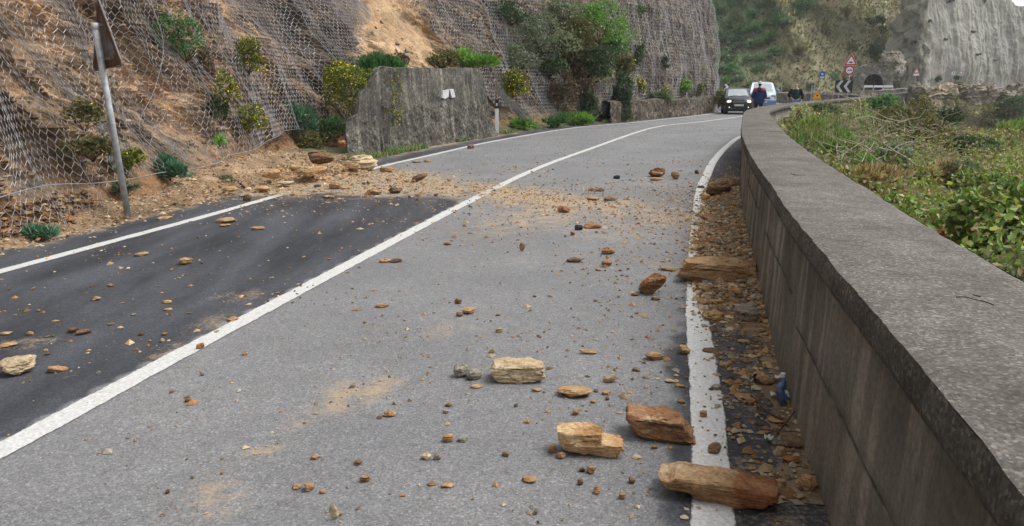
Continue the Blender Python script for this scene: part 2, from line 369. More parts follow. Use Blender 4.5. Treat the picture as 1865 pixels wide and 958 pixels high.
wb = Curve([(-2.7, -18), (-.72, -7), (.55, -.4)] + g([(1515, 945), (1440, 765), (1399, 593), (1375, 515), (1361, 459), (1351, 400), (1346, 360), (1349, 306)]) +
           [(6.25, 20.2), (7.35, 22.9), (9.3, 27.0), (12.7, 32.9), (17.1, 39.8), (22.2, 48.2), (25.0, 56), (25.4, 62), (25.2, 68), (27.2, 78), (33.5, 87), (46, 95), (56, 99.3), (66, 102.8), (82, 108), (104, 116), (144, 130), (204, 152)], .1, 21)
def zroad(X, Y): return 1.5 * sstep(38, 78, np.asarray(X, float)) * sstep(80, 95, np.asarray(Y, float))

# ------------------------------------------------------------------ dust map (real spilled earth, in plan)
blobs = []
for (x, y, r, a) in [(520, 345, .9, 1.0), (600, 330, 1.2, 1.1), (690, 322, 1.1, 1.1), (690, 345, .8, .95), (760, 335, .9, 1.0), (800, 345, .8, .85), (860, 345, .9, .9), (905, 350, .7, .85), (930, 352, .8, 1.0),
                     (985, 365, .8, .95), (1020, 385, .6, .8), (1070, 372, .9, .7), (1150, 385, .9, .55), (1230, 395, .9, .55), (960, 400, .8, .55), (900, 420, .9, .32), (1100, 410, 1.0, .40),
                     (640, 715, .22, .62), (610, 735, .16, .5), (700, 695, .16, .4), (480, 820, .10, .6), (380, 910, .16, .5), (330, 905, .12, .4), (540, 772, .15, .38), (840, 600, .35, .3), (700, 600, .3, .25),
                     (300, 640, .2, .4), (400, 590, .25, .38), (440, 540, .2, .42), (60, 625, .2, .4), (20, 625, .1, .5), (1290, 420, .4, .6), (1200, 480, .5, .28), (1000, 470, .8, .22)]:
    p = G(x, y); blobs.append((p[0], p[1], r, a))
def dust_at(X, Y):
    d = np.zeros(np.shape(X))
    for bx, by, r, a in blobs: d = np.maximum(d, a * np.exp(-((X - bx) ** 2 + (Y - by) ** 2) / (r * r) * .9))
    dw, _ = wb.dist(np.stack([X, Y], -1)); dl, _ = left.dist(np.stack([X, Y], -1))
    gut = (1 - sstep(.05, .75, dw)) * (.35 + .5 * sstep(4.2, 6.0, Y)) * (1 - sstep(11.5, 15, Y))
    ver = sstep(.25, 1.1, dl) * .9 * (1 - sstep(24, 30, Y))
    return np.maximum(np.maximum(d, gut), ver)

# ------------------------------------------------------------------ road
def road_mesh(s0, s1, ds, nv, edgeL, edgeR):
    s = np.arange(s0, s1, ds); c = centre.at(s); n = centre.nl(s); t = np.linspace(1, 0, nv)
    A = c + n * np.interp(s, *edgeL)[:, None]; B = c - n * np.interp(s, *edgeR)[:, None]
    XY = A[:, None] * (1 - t)[None, :, None] + B[:, None] * t[None, :, None]
    return s, XY
sb0 = centre.sY(28.)
SE = ([0, centre.sY(28), centre.sY(48), centre.sY(60), centre.sY(80), centre.L], [4.6, 4.4, 5.0, 7.5, 6.5, 5.5]); SR = ([0, centre.sY(30), centre.sY(56), centre.sY(80), centre.L], [3.85, 3.85, 4.0, 4.2, 4.2])
for (a, b, ds, nv) in ((0, centre.sY(1.2), .5, 30), (centre.sY(1.2), sb0, .05, 170), (sb0, centre.L, .5, 40)):
    ss, XY = road_mesh(a, b + ds, ds, nv, SE, SR)
    X, Y = XY[..., 0], XY[..., 1]
    dc, _ = centre.dist(XY); dr, _ = right.dist(XY); dl, _ = left.dist(XY)
    nz = fbm(V3(X * .8, Y * .8, 0), 3, 5)
    dark = (sstep(-.1, .1, dc - .12)) * (1 - sstep(10.1, 11.7, Y + nz * .6 + .25 * (X + 2)))
    dark = np.maximum(dark, (1 - sstep(.12, .34, np.abs(dr) + nz * .12 + .10 * fbm(V3(X * 5, Y * 5, 0), 3, 19))) * .62 * (1 - sstep(4.5, 8, Y)))
    dark = np.maximum(dark, (dr < -.05) * .85 * (1 - .5 * sstep(14, 22, Y)))
    dark = np.maximum(dark, sstep(-.05, .25, dl) * .8 * (1 - .3 * sstep(30, 40, Y)))
    Z = zroad(X, Y) + .006 * fbm(V3(X * .5, Y * .5, 0), 2, 9) * 0
    du = dust_at(X, Y) * (Y > 0)
    me = mk_mesh("road", V3(X, Y, Z), grid_faces(*X.shape)[:, ::-1], M['asphalt'], True, fattr={'dark': dark, 'dust': du})
    obj("road", me, kind='structure')
def line_mesh(cur, s0, s1, wd, z=.004, off=0):
    s = np.arange(s0, s1, .06); c = cur.at(s); n = cur.nl(s); q = np.array([-.5, -.42, -.25, 0, .25, .42, .5])
    jit = fbm(V3(s * 9, 0, 0), 3, 3) * .008
    XY = c[:, None] + n[:, None] * ((q * wd)[None] + off + (np.sign(q)[None] * jit[:, None]))[..., None]
    X, Y = XY[..., 0], XY[..., 1]
    ed = np.broadcast_to(np.where(np.abs(q) > .45, .5, 0.), X.shape)
    du = dust_at(X, Y) * (.62 if cur is centre else .85); du = np.where(cur is right, du * (1 + .45 * sstep(6, 7.5, Y)) * np.where(Y < 5.5, .55, 1), du)
    return mk_mesh("road_marking", V3(X, Y, zroad(X, Y) + z), grid_faces(*X.shape)[:, ::-1], M['paint'], True, fattr={'edge': ed, 'dust': du})
obj("road_marking", line_mesh(centre, 1, centre.L - 60, .15), kind='structure')
obj("road_marking", line_mesh(left, 1, left.L - 1, .145), kind='structure')
obj("road_marking", line_mesh(right, 1, right.L - 1, .165), kind='structure')

# ------------------------------------------------------------------ ground and sea
def axis(segs):
    o = []
    for a, b, d in segs: o.append(np.arange(a, b, d))
    return np.concatenate(o)
def zground(X, Y):
    XY = np.stack([X, Y], -1); dw, sw = wb.dist(XY)
    rt = np.maximum(-dw - .45, 0)
    near = .42 - .085 * rt - .0011 * rt ** 2 - .062 * np.maximum(Y - 18, 0) * sstep(.5, 5, rt)
    sc_ = wb.sY(62)
    far = np.where(X > 57, .3, -1.9) - .45 * rt - .0006 * rt ** 2
    k = sstep(sc_ - 3, sc_ + 6, sw)
    zr = near * (1 - k) + far * k
    zr = np.maximum(zr, -38 + 0 * X)
    zr = zr + fbm(V3(X * .25, Y * .25, 0), 4, 21) * (.25 + .02 * rt) * sstep(.2, 3, rt)
    zl = np.full(X.shape, -.05) + np.minimum(zroad(X, Y), 99) - .02
    zl = np.where(dw < 0.6, np.minimum(zl, zroad(X, Y) - .15), zl - .1)
    return np.where(dw < -.3, zr, zl)
ax_ = axis([(-600, -60, 60), (-60, -12, 4), (-12, 24, .3), (24, 60, .8), (60, 140, 2.5), (140, 3000, 110)])
ay_ = axis([(-600, -30, 60), (-30, 0, 3), (0, 30, .3), (30, 70, .8), (70, 110, 1.2), (110, 180, 5), (180, 3000, 110)])
X, Y = np.meshgrid(ax_, ay_, indexing='ij'); Z = zground(X, Y)
kf = fbm(V3(X * .5, Y * .5, 1), 4, 31)[..., None]
gc = np.array([.085, .075, .04]) * (1 + .5 * kf) + np.array([.03, .05, .0]) * np.clip(-kf, 0, 1)
GROUND = np.stack([X, Y, Z], -1)
obj("ground", mk_mesh("ground", GROUND, grid_faces(*X.shape), M['soil'], True, col=gc.reshape(-1, 3)), kind='structure')
n_ = NT("sea_water", .12, .5); n_.bump(n_.noise(n_.pos(), .4, 5, .6), .4, .4); msea = n_.col((.05, .10, .12))
obj("sea", mk_mesh("sea", [(-5000, -5000, -30), (5000, -5000, -30), (5000, 5000, -30), (-5000, 5000, -30)], np.array([[0, 1, 2, 3]]), msea), kind='structure')

def snap(px, py, Pts, maxdep=1e9):
    x, y, d = proj(Pts); e = (x - px) ** 2 + (y - py) ** 2; e = np.where(d > .1, e, 1e12) + d * .5
    return Pts.reshape(-1, 3)[int(e.ravel().argmin())].copy()

# ------------------------------------------------------------------ near cliff
toe = Curve([(-8.2, -18), (-6.9, -6), (-5.9, 2), (-5.5, 5), (-5.25, 7.4), (-4.95, 9.3), (-4.75, 11.7), (-4.75, 14.2), (-5.0, 17.0), (-3.6, 20.5), (-1.7, 24.6), (-.35, 27), (1.3, 29.6), (3.4, 33.0), (4.5, 35.2), (8, 40.6), (11.3, 45.3), (12.7, 47.2), (12.9, 49.4), (11.0, 51.6), (5, 54), (-6, 58)], .1, 9)
sk = [0, toe.sY(15), toe.sY(18), toe.sY(24), toe.sY(27), toe.sY(33.5), toe.sY(35.5), toe.L]
ZK = [0, .4, 1.0, 2.0, 3.0, 6.0, 14.0]
IN = np.array([[0, .35, .65, 1.1, 1.6, 3.3, 8.0], [0, .35, .65, 1.1, 1.6, 3.3, 8.0], [0, .2, .4, .7, 1.7, 4.4, 10.], [0, .2, .4, .7, 1.9, 4.8, 10.],
               [0, .25, .5, .9, 1.5, 3.4, 8.0], [0, .2, .4, .7, 1.1, 2.2, 6.0], [0, .1, .15, .25, .38, .8, 2.4], [0, .1, .15, .25, .38, .8, 2.4]])
def cliff_into(s, z):
    o = np.zeros(np.broadcast(s, z).shape); s, z = np.broadcast_arrays(s, z)
    cols = [np.interp(s, sk, IN[:, j]) for j in range(len(ZK))]
    zz = np.clip(z, 0, 13.99)
    for j in range(len(ZK) - 1):
        m = (zz >= ZK[j]) & (zz < ZK[j + 1]); f = (zz - ZK[j]) / (ZK[j + 1] - ZK[j]); o = np.where(m, cols[j] * (1 - f) + cols[j + 1] * f, o)
    return o
sS0, sS1, sC0 = 40.0, 45.5, toe.sY(34.8)
def cliff_pos(s, z, lvl=2, push=0.0, ret_o=False):
    s, z = np.broadcast_arrays(np.asarray(s, float), np.asarray(z, float))
    c = toe.at(s); n = toe.nl(s); into = cliff_into(s, z)
    amp = sstep(.0, 1.2, z)
    low = fbm(V3(s * .33, z * .28 + s * .18, 0), 3, 41) * 1.0 * amp
    far = sstep(sC0 - 1, sC0 + 1.5, s)
    low = low * (1 - .55 * far)
    d = low
    ribs = (1 - np.abs(fbm(V3(s * .9, z * .12, 4), 3, 43)) * 2.2) * .22 * amp
    d = d + ribs
    if lvl >= 2:
        q = (z + .85 * s) * 1.5 + fbm(V3(s * .8, z * .8, 2), 3, 44) * 1.1
        saw = q - np.floor(q); st = (saw ** 2.5) * .24
        scar = sstep(sS0 - .5, sS0 + 1.5, s) * (1 - sstep(sS1 - 2, sS1 + .5, s)) * sstep(2, 2.6, z)
        st = st * (1 - scar) * (1 - .5 * far)
        d = d + (st - .1) * (.25 + .75 * amp) + fbm(V3(s * 2.6, z * 2.6 + s, 5), 5, 45, .62) * .27 * (.3 + .7 * amp) * (1 - .75 * scar) * (1 - .35 * far) + fbm(V3(s * 8, z * 8 + s * 4, 1), 3, 46, .65) * .07 * (1 - .7 * scar) * (.3 + .7 * amp)
        bq = fbm(V3(s * 1.7 + z * .6, z * 2.0 + s * .9, 11), 3, 49) * 7; d = d + (np.floor(bq) + sstep(.0, .25, bq - np.floor(bq))) * .055 * amp * (1 - .8 * scar) * (1 - .4 * far)
        d = d - np.maximum(0, fbm(V3(s * .9, (z + .8 * s) * 1.1, 8), 3, 48) - .22) * .9 * amp * (1 - scar)
    o = -into + d + push
    if ret_o: return o
    XY = c - n * o[..., None]
    return np.stack([XY[..., 0], XY[..., 1], z], -1)
sarr = np.concatenate([np.arange(0, toe.sY(4), .4), np.arange(toe.sY(4), toe.sY(20), .045), np.arange(toe.sY(20), toe.sY(48), .08), np.arange(toe.sY(48), toe.L, .3)])
zarr = np.concatenate([np.arange(-.1, 3.2, .045), np.arange(3.2, 7, .09), np.arange(7, 14.2, .5)])
S, Zg = np.meshgrid(sarr, zarr, indexing='ij')
CL = cliff_pos(S, Zg)
def s_at(px, py, arr=None):
    """s, z of the cliff surface seen at a pixel of the photograph"""
    x, y, d = proj(CL); e = (x - px) ** 2 + (y - py) ** 2 + d * .3; i = np.unravel_index(e.argmin(), e.shape); return sarr[i[0]], zarr[i[1]]
EA = sorted([s_at(655, 5)[::-1], s_at(650, 50)[::-1], s_at(640, 100)[::-1]]); EB = sorted([s_at(735, 5)[::-1], s_at(765, 50)[::-1], s_at(800, 95)[::-1]])
eA = lambda z: np.interp(z, [q[0] for q in EA], [q[1] for q in EA]); eB = lambda z: np.interp(z, [q[0] for q in EB], [q[1] for q in EB])
far = sstep(sC0 - 1, sC0 + 1.5, S); scar = sstep(-.4, .3, S - eA(Zg)) * (1 - sstep(-.3, .8, S - eB(Zg))) * sstep(1.7, 2.2, Zg)
nz = fbm(V3(S * .5, Zg * .6 + S * .5, 0), 4, 51); nz2 = fbm(V3(S * 1.4, Zg * 1.4 + S * 1.2, 3), 4, 53)
tan_ = np.array([.38, .265, .165]); brn = np.array([.15, .105, .068]); gry = np.array([.165, .155, .135]); orr = np.array([.38, .245, .135])
col = tan_ * np.ones(S.shape + (1,))
col = col + (brn - col) * sstep(-.10, .22, nz)[..., None]
col = col + (orr - col) * (sstep(.1, .4, -nz2) * .7)[..., None]
col = col + (gry - col) * (sstep(.15, .4, nz2) * .7)[..., None]
dk_ = sstep(36.4, 37.4, S - .3 * (3 - Zg)) * (1 - sstep(-.3, .3, S - eA(Zg))) * sstep(.8, 1.6, Zg); gb_ = sstep(0, 1.2, S - eB(Zg)) * (1 - sstep(sC0 - 2, sC0, S)); col = col + (np.array([.17, .145, .105]) * (1 + .5 * nz2[..., None]) - col) * (gb_ * .7)[..., None]; col = col + (np.array([.115, .10, .085]) * (1 + .5 * nz2[..., None]) - col) * (dk_ * .85)[..., None]
bd_ = sstep(.30, .8, fbm(V3(S * .45, (Zg + .95 * S) * 1.1, 7), 4, 57) * 1.6 + .25); col = col + (np.array([.065, .050, .038]) - col) * (bd_ * .68 * (1 - scar) * (1 - far))[..., None]
col = col + (np.array([.42, .30, .185]) - col) * (scar * .85)[..., None]
spur = sstep(toe.sY(26), toe.sY(28), S) * (1 - far); col = col + (np.array([.22, .17, .11]) - col) * (spur * .5)[..., None]
fc = np.array([.19, .165, .13]) * (1 + .35 * nz[..., None]); col = col + (fc - col) * (far * .9)[..., None]
low = (1 - sstep(.25, .6, Zg)) * (1 - sstep(toe.sY(33), toe.sY(35), S)); col = col + (np.array([.27, .165, .09]) - col) * (low * .8)[..., None]
obj("cliff", mk_mesh("cliff", CL, grid_faces(*S.shape)[:, ::-1], M['cliff'], False, col=col.reshape(-1, 3)), kind='structure')
# plateau above the cliff
sp_ = np.arange(0, toe.L, .5); top = cliff_pos(sp_, 14.1); nn = toe.nl(sp_)
ring = [top] + [np.c_[top[:, :2] + nn * d, np.full(len(top), 14.1 + h)] for d, h in ((6, 3.5), (16, 7), (30, 9))]
Pt = np.stack(ring, 1); Pt[:, 1:, 2] += fbm(V3(Pt[:, 1:, 0] * .2, Pt[:, 1:, 1] * .2, 0), 2, 3) * .8
obj("hillside", mk_mesh("hillside", Pt, grid_faces(len(sp_), 4)[:, ::-1], M['far'], True, col=np.tile([.09, .10, .05], (Pt.size // 3, 1))), kind='structure')

# verge of earth between asphalt and cliff
s = np.arange(left.sY(0), left.sY(33), .07); tq = np.linspace(0, 1, 40)
a = left.at(s) + left.nl(s) * .62
st_ = np.array([toe.s[((toe.P - p) ** 2).sum(1).argmin()] for p in a]); k_ = np.ones(25) / 25
st_ = np.convolve(np.pad(st_, 12, mode='edge'), k_, 'valid')
b = toe.at(st_) + toe.nl(st_) * .35
XY = a[:, None] * (1 - tq)[None, :, None] + b[:, None] * tq[None, :, None]; X, Y = XY[..., 0], XY[..., 1]
Zv = -.01 + sstep(0.05, .9, tq)[None] * (.16 + .10 * fbm(V3(X, Y, 0), 3, 61)) + fbm(V3(X * 6, Y * 6, 0), 4, 62) * .035 * sstep(0, .3, tq)[None]
Zv += np.exp(-((Y - 13.4) / 2.3) ** 2) * sstep(.1, .8, tq)[None] * .22
vc_ = np.array([.25, .17, .105]) * (1 + .6 * fbm(V3(X * 3, Y * 3, 0), 3, 63)[..., None]); gr_ = sstep(15.5, 17.5, Y)[..., None]
vc_ = vc_ * (1 - gr_) + np.array([.12, .115, .065]) * gr_
VERGE = np.stack([X, Y, Zv], -1)
obj("earth_verge", mk_mesh("earth_verge", VERGE, grid_faces(*X.shape)[:, ::-1], M['soil'], False, col=vc_.reshape(-1, 3)), kind='structure')
# spilled earth: low fan on the road from the slide, and the bank of debris along the parapet
def mound(name, cx, cy, rx, ry, h, rot, seed, colr, res=.045):
    xs = np.arange(-1.15, 1.15, res / rx); ys = np.arange(-1.15, 1.15, res / ry); U, Vv = np.meshgrid(xs, ys, indexing='ij')
    r = np.sqrt(U ** 2 + Vv ** 2) + fbm(V3(U * 3, Vv * 3, seed), 3, seed) * .25
    c, s_ = math.cos(rot), math.sin(rot); X = cx + U * rx * c - Vv * ry * s_; Y = cy + U * rx * s_ + Vv * ry * c
    z = h * (1 - sstep(.1, 1., r)) + fbm(V3(X * 7, Y * 7, 0), 4, seed) * .03 * (1 - sstep(.6, 1.1, r)) - .02 * sstep(.75, 1., r)
    cc = np.array(colr) * (1 + .5 * fbm(V3(X * 8, Y * 8, 0), 4, seed + 1)[..., None])
    P = np.stack([X, Y, z], -1)
    return P, mk_mesh(name, P, grid_faces(*X.shape)[:, ::-1][:, ::-1], M['soil'], False, col=cc.reshape(-1, 3))
p = G(585, 322); MND, me = mound("earth_heap", p[0] - .2, p[1] + .3, 1.5, .95, .20, 1.1, 5, (.33, .205, .11)); obj("earth_heap", me, label="spilled orange earth heaped at the foot of the netted cliff", cat="earth heap", kind='stuff')

# gutter debris bank
s = np.arange(wb.sY(2.6), wb.sY(14.), .05); q = np.linspace(0, .62, 26)
c = wb.at(s); n = wb.nl(s); XY = c[:, None] + n[:, None] * q[None, :, None]; X, Y = XY[..., 0], XY[..., 1]
env = (.12 + .88 * sstep(4.6, 6.4, Y)) * (1 - sstep(11, 13.5, Y))
Zb = (.13 * env) * (1 - q[None] / .62) ** 1.3 + fbm(V3(X * 6, Y * 6, 0), 4, 71) * .035 * env - .012 * sstep(.35, .62, q)[None] - .012
cc = np.array([.24, .17, .105]) * (1 + .55 * fbm(V3(X * 9, Y * 9, 0), 4, 72)[..., None])
GUT = np.stack([X, Y, Zb], -1)
obj("debris_bank", mk_mesh("debris_bank", GUT, grid_faces(*X.shape), M['soil'], False, col=cc.reshape(-1, 3)), label="bank of brown soil and rubble along the foot of the parapet", cat="debris", kind='stuff')

# ------------------------------------------------------------------ parapet wall
def strip(cur, s, prof, rough=0, seed=0):
    """prof: list of (d, z): d to the right of the curve. returns verts grid"""
    c = cur.at(s); n = cur.nl(s); pr = np.array(prof)
    XY = c[:, None] - n[:, None] * pr[None, :, 0:1]; X, Y = XY[..., 0], XY[..., 1]
    Z = pr[None, :, 1] + 0 * X
    if rough:
        r = fbm(V3(X * 9, Y * 9, Z * 9), 4, seed)[..., None] * rough; X = X - n[:, None, 0] * r[..., 0]; Y = Y - n[:, None, 1] * r[..., 0]
    return np.stack([X, Y, Z], -1)
sA, sB = 0.5, wb.sY(58.0)
sw_ = np.concatenate([np.arange(sA, wb.sY(1), .25), np.arange(wb.sY(1), wb.sY(14), .03), np.arange(wb.sY(14), sB, .1)])
par = thing("parapet_wall", "long curving concrete parapet with wide rough coping beside the right lane", "wall", (0, 0, 0))
body_prof = [(0.005, -.2), (0.0, .0)] + [(0.004 + .02 * t, .84 * t) for t in np.linspace(.04, 1, 22)] + [(.50, .84), (.52, .4), (.55, -1.5)]
Pw = strip(wb, sw_, body_prof, .010, 3)
obj("wall_body", mk_mesh("wall_body", Pw, grid_faces(len(sw_), len(body_prof))[:, ::-1], M['wall'], True), par)
# coping: side faces and top, edges crumbled
nzc = fbm(V3(sw_ * 7, 0, 0), 4, 81); chip = np.maximum(0, fbm(V3(sw_ * 2.5, 3, 0), 4, 82) - .26) * .07
side = [(-.035, .835), (-.037, .87), (-.036, .905), (-.034, .93)]
nv = 24; tt = np.linspace(0, 1, nv)
c = wb.at(sw_); n = wb.nl(sw_)
def cop(d, z):
    XY = c[:, None] - n[:, None] * d[..., None]; return np.stack([XY[..., 0], XY[..., 1], z], -1)
ex = (nzc * .007 + chip)[:, None]
dS = np.array([.02, -.030, -.036, -.036, -.034, -.030])[None] + ex * np.array([0, .3, .5, .8, 1.0, 1.0])[None]
zS = np.array([.832, .832, .86, .89, .915, .938])[None] - (chip * .5)[:, None] * np.array([0, 0, 0, .3, .7, 1])[None]
dS = dS + fbm(V3(sw_[:, None] * 25, zS * 25, 0), 3, 83) * .005
obj("coping_face", mk_mesh("coping_face", cop(dS, zS), grid_faces(len(sw_), 6)[:, ::-1], M['coping_side'], True), par)
dT = -.030 + ex + (.615 - ex) * tt[None]; dT[:, -1] += nzc * .01
zT = .938 - (chip * .5)[:, None] * (1 - sstep(0, .06, tt))[None] + .012 * np.sin(np.pi * tt)[None] + fbm(V3(cop(dT, dT * 0)[..., 0] * 12, cop(dT, dT * 0)[..., 1] * 12, 0), 4, 84) * .005
zT[:, -1] -= .012
COPT = cop(dT, zT)
obj("coping_top", mk_mesh("coping_top", COPT, grid_faces(len(sw_), nv)[:, ::-1], M['coping'], True), par)
dO = np.array([.590, .600, .60, .5])[None] + 0 * ex; zO = np.array([.926, .90, .83, .82])[None] + 0 * ex
obj("coping_back", mk_mesh("coping_back", cop(dO, zO), grid_faces(len(sw_), 4)[:, ::-1], M['coping_side'], True), par)
# cracks along the board joint
mc = MB()
for (a, b, zz) in ((1.2, 3.6, .42), (3.8, 5.6, .52), (6.2, 8.4, .58)):
    s_ = np.arange(wb.sY(a), wb.sY(b), .06); cc_ = wb.at(s_) + wb.nl(s_) * .006; z_ = zz + fbm(V3(s_ * 3, zz, 0), 3, 5) * .02
    mc.tube(np.c_[cc_ - wb.nl(s_) * .012 * z_[:, None], z_], .004 + .002 * np.abs(fbm(V3(s_ * 8, 0, 0), 2, 1)), 4)
M['crack'] = plain("joint_dirt", (.16, .145, .12), .95, .1, 0, .45, 9)
obj("board_joint", mc.mesh("board_joint", M['crack']), par)
mc = MB()
for pl in ([(1742, 541), (1760, 541), (1778, 548), (1792, 548), (1808, 556), (1816, 554)], [(1772, 537), (1784, 541), (1800, 541)], [(1440, 316), (1452, 319), (1470, 319)], [(1392, 240), (1408, 239), (1424, 240), (1434, 241)]):
    mc.tube(spline([G(x_, y_, .951) for x_, y_ in pl], .03), .0022, 4)
obj("surface_crack", mc.mesh("surface_crack", plain("crack_dirt", (.03, .028, .024), .95, .1)), par)
# second leg: wall round the bend to the far side, stone parapet
sF = np.arange(sB, wb.L, .4); P0 = wb.at(sF); zr_ = zroad(P0[:, 0], P0[:, 1])[:, None]
fp = thing("stone_parapet", "distant pale stone parapet curving round the head of the inlet", "wall", (0, 0, 0))
prof = np.array([(0, -.3), (0.0, .3), (0.02, .78), (-.03, .785), (-.03, .92), (.45, .92), (.45, .78), (.42, .7), (.5, -3.0)])
sf1 = sF[(sF < wb.sY(96.5))]; PF = strip(wb, sf1, prof, .03, 8); PF[..., 2] += zroad(PF[..., 0], PF[..., 1])
obj("wall_body", mk_mesh("wall_body", PF, grid_faces(len(sf1), len(prof))[:, ::-1], M['stone'], False), fp)
rw = thing("retaining_wall", "grey concrete retaining wall holding up the far road above the scrub", "wall", (0, 0, 0))
sf2 = np.arange(wb.sY(94.6), wb.sY(100.2), .3); PF = strip(wb, sf2, [(.50, -4.5), (.46, -.3), (.46, .45), (.49, .455), (.52, .46)][::-1], .02, 9)
PF[..., 2] = np.where(PF[..., 2] > -2, PF[..., 2] + zroad(PF[..., 0], PF[..., 1]), PF[..., 2])
PF = strip(wb, sf2, [(-.02, .45), (.50, .46), (.53, .30), (.5, .1), (.54, -1.0), (.62, -5)], .03, 9); PF[..., 2] += zroad(PF[..., 0], PF[..., 1])
obj("wall_face", mk_mesh("wall_face", PF, grid_faces(len(sf2), 6)[:, ::-1], M['retain'], False), rw)
mr = MB()
for s_ in np.arange(wb.sY(94.8), wb.sY(99.9), 1.6):
    q_ = wb.at(s_) - wb.nl(s_) * .25; z_ = float(zroad(q_[0], q_[1])) + .45; mr.tube([(q_[0], q_[1], z_), (q_[0], q_[1], z_ + .5)], .03, 6)
q_ = np.array([wb.at(s_) - wb.nl(s_) * .25 for s_ in np.arange(wb.sY(94.8), wb.sY(99.9), .8)]); mr.tube(np.c_[q_, zroad(q_[:, 0], q_[:, 1]) + .93], .03, 6)
obj("railing", mr.mesh("railing", M['offwhite']), rw)
sf3 = np.arange(wb.sY(100.0), wb.L - 1, .5); PF = strip(wb, sf3, [(-.02, .0), (-.02, .12), (.4, .12), (.45, -2.5)], .04, 10); PF[..., 2] += zroad(PF[..., 0], PF[..., 1])
obj("road_edge_wall", mk_mesh("road_edge_wall", PF, grid_faces(len(sf3), 4)[:, ::-1], M['retain'], False), label="low concrete edge of the far road under the pale cliff", cat="wall")

# ------------------------------------------------------------------ far hillside and pale netted cliff
hb = Curve([(-30, 112), (-8, 113), (12, 113), (24, 112), (33, 109), (42, 107.5), (50, 110.5), (57, 114), (64, 121), (76, 134), (90, 146)], .2, 9)
sh = np.arange(0, hb.L, .45); zh = np.concatenate([np.arange(-.5, 22, .42), np.arange(22, 50, 1.5)])
S, Zg = np.meshgrid(sh, zh, indexing='ij'); c = hb.at(S); n = hb.nl(S)
into = Zg * .95 + 3.5 * fbm(V3(c[..., 0] * .09, Zg * .06, 0), 3, 91) * sstep(0, 8, Zg) + fbm(V3(c[..., 0] * .5, Zg * .5, 0), 4, 92) * 1.1 * sstep(0, 3, Zg)
into += 7 * np.exp(-((c[..., 0] + .35 * Zg - 31) / 7.) ** 2) * sstep(1, 9, Zg)
XY = c + n * into[..., None]; HILL = np.stack([XY[..., 0], XY[..., 1], Zg + zroad(c[..., 0], c[..., 1])], -1)
hn = fbm(V3(XY[..., 0] * .2, Zg * .25, 0), 4, 93)[..., None]
grn = (1 - sstep(-3, 3, (XY[..., 0] - .42 * Zg - 33.5)))[..., None]
hc = np.array([.19, .18, .105]) * (1 + .4 * hn) * (1 - grn) + np.array([.11, .15, .075]) * (1 + .4 * hn) * grn
rk = sstep(.28, .42, fbm(V3(XY[..., 0] * .35, Zg * .5, 5), 4, 95))[..., None]; hc = hc * (1 - rk) + np.array([.17, .12, .08]) * rk
obj("hillside", mk_mesh("hillside", HILL, grid_faces(*S.shape), M['far'], True, col=hc.reshape(-1, 3)), kind='structure')
fb = Curve([(57.0, 119), (60.2, 113.2), (63.5, 114.6), (68, 117), (76, 120.5), (90, 126), (112, 134), (150, 150), (210, 172)], .2, 9)
sf = np.arange(0, fb.L, .22); tf = np.linspace(0, 1, 90); c0 = fb.at(sf); n0 = fb.nl(sf)
Hf = np.interp(c0[:, 0], [55, 61, 70, 74.5, 77, 80, 86, 95, 120, 200], [34, 32, 22, 17.0, 15.0, 13.9, 13.0, 12.2, 11, 8]) + fbm(V3(sf * .5, 0, 0), 4, 99) * 1.0
S, T_ = np.meshgrid(sf, tf, indexing='ij'); Zg = T_ * Hf[:, None] - .3
into = Zg * .22 + 1.6 * fbm(V3(S * .10, Zg * .03, 0), 3, 101) * sstep(0, 4, Zg)
fold = (1 - np.abs(fbm(V3(S * .6 + Zg * .02, Zg * .05, 0), 3, 102)) * 2.4) * .32 + (1 - np.abs(fbm(V3(S * 1.9, Zg * .08, 3), 2, 103)) * 2) * .10
into = into - fold * sstep(-.5, 2.5, Zg) + fbm(V3(S * .8, Zg * .5, 0), 5, 104) * .34 + fbm(V3(S * 3, Zg * 2.2, 0), 3, 109) * .10
edg = 1 - sstep(6.5, 10.5, S + 1.5 * fbm(V3(S * .3, Zg * .3, 4), 3, 107)); into = into + edg * fbm(V3(S * .5, Zg * .5, 2), 5, 108, .6) * 1.7
into = np.where(T_ > .97, into + (T_ - .97) * 300, into)
XY = c0[:, None] + n0[:, None] * into[..., None]; PALE = np.stack([XY[..., 0], XY[..., 1], Zg + zroad(XY[..., 0], XY[..., 1] - 5)], -1)
n1 = fbm(V3(S * .7, Zg * .05, 0), 4, 105)[..., None]; n2 = fbm(V3(S * 3.4, Zg * .06, 0), 3, 106)[..., None]
pc = np.array([.335, .32, .275]) * (1 + .28 * n1 + .24 * n2); pc = pc + (np.array([.31, .265, .20]) - pc) * sstep(.1, .5, n1)
pc = pc + (np.array([.21, .20, .15]) * (1 + .7 * fbm(V3(S * .6, Zg * .6, 1), 4, 110)[..., None]) - pc) * (edg * .85)[..., None]
obj("cliff", mk_mesh("cliff", PALE, grid_faces(*S.shape), M['pale'], False, col=pc.reshape(-1, 3)), kind='structure')

netP = thing("wire_netting", "long grey netting seams hanging down the pale far cliff", "netting")
rP = np.random.default_rng(91)
for k_ in range(46):
    j0 = int(rP.integers(int(len(sf) * .06), int(len(sf) * .36))); t_ = np.arange(0, 88, 3); dj = np.cumsum(rP.normal(0, .35, len(t_))); jj = np.clip((j0 + dj).astype(int), 0, len(sf) - 1); q = PALE[jj, t_].copy(); q[:, 1] -= .14; mbp = MB(); mbp.tube(q, .018, 3); obj("cable", mbp.mesh("cable", M['cable']), netP)
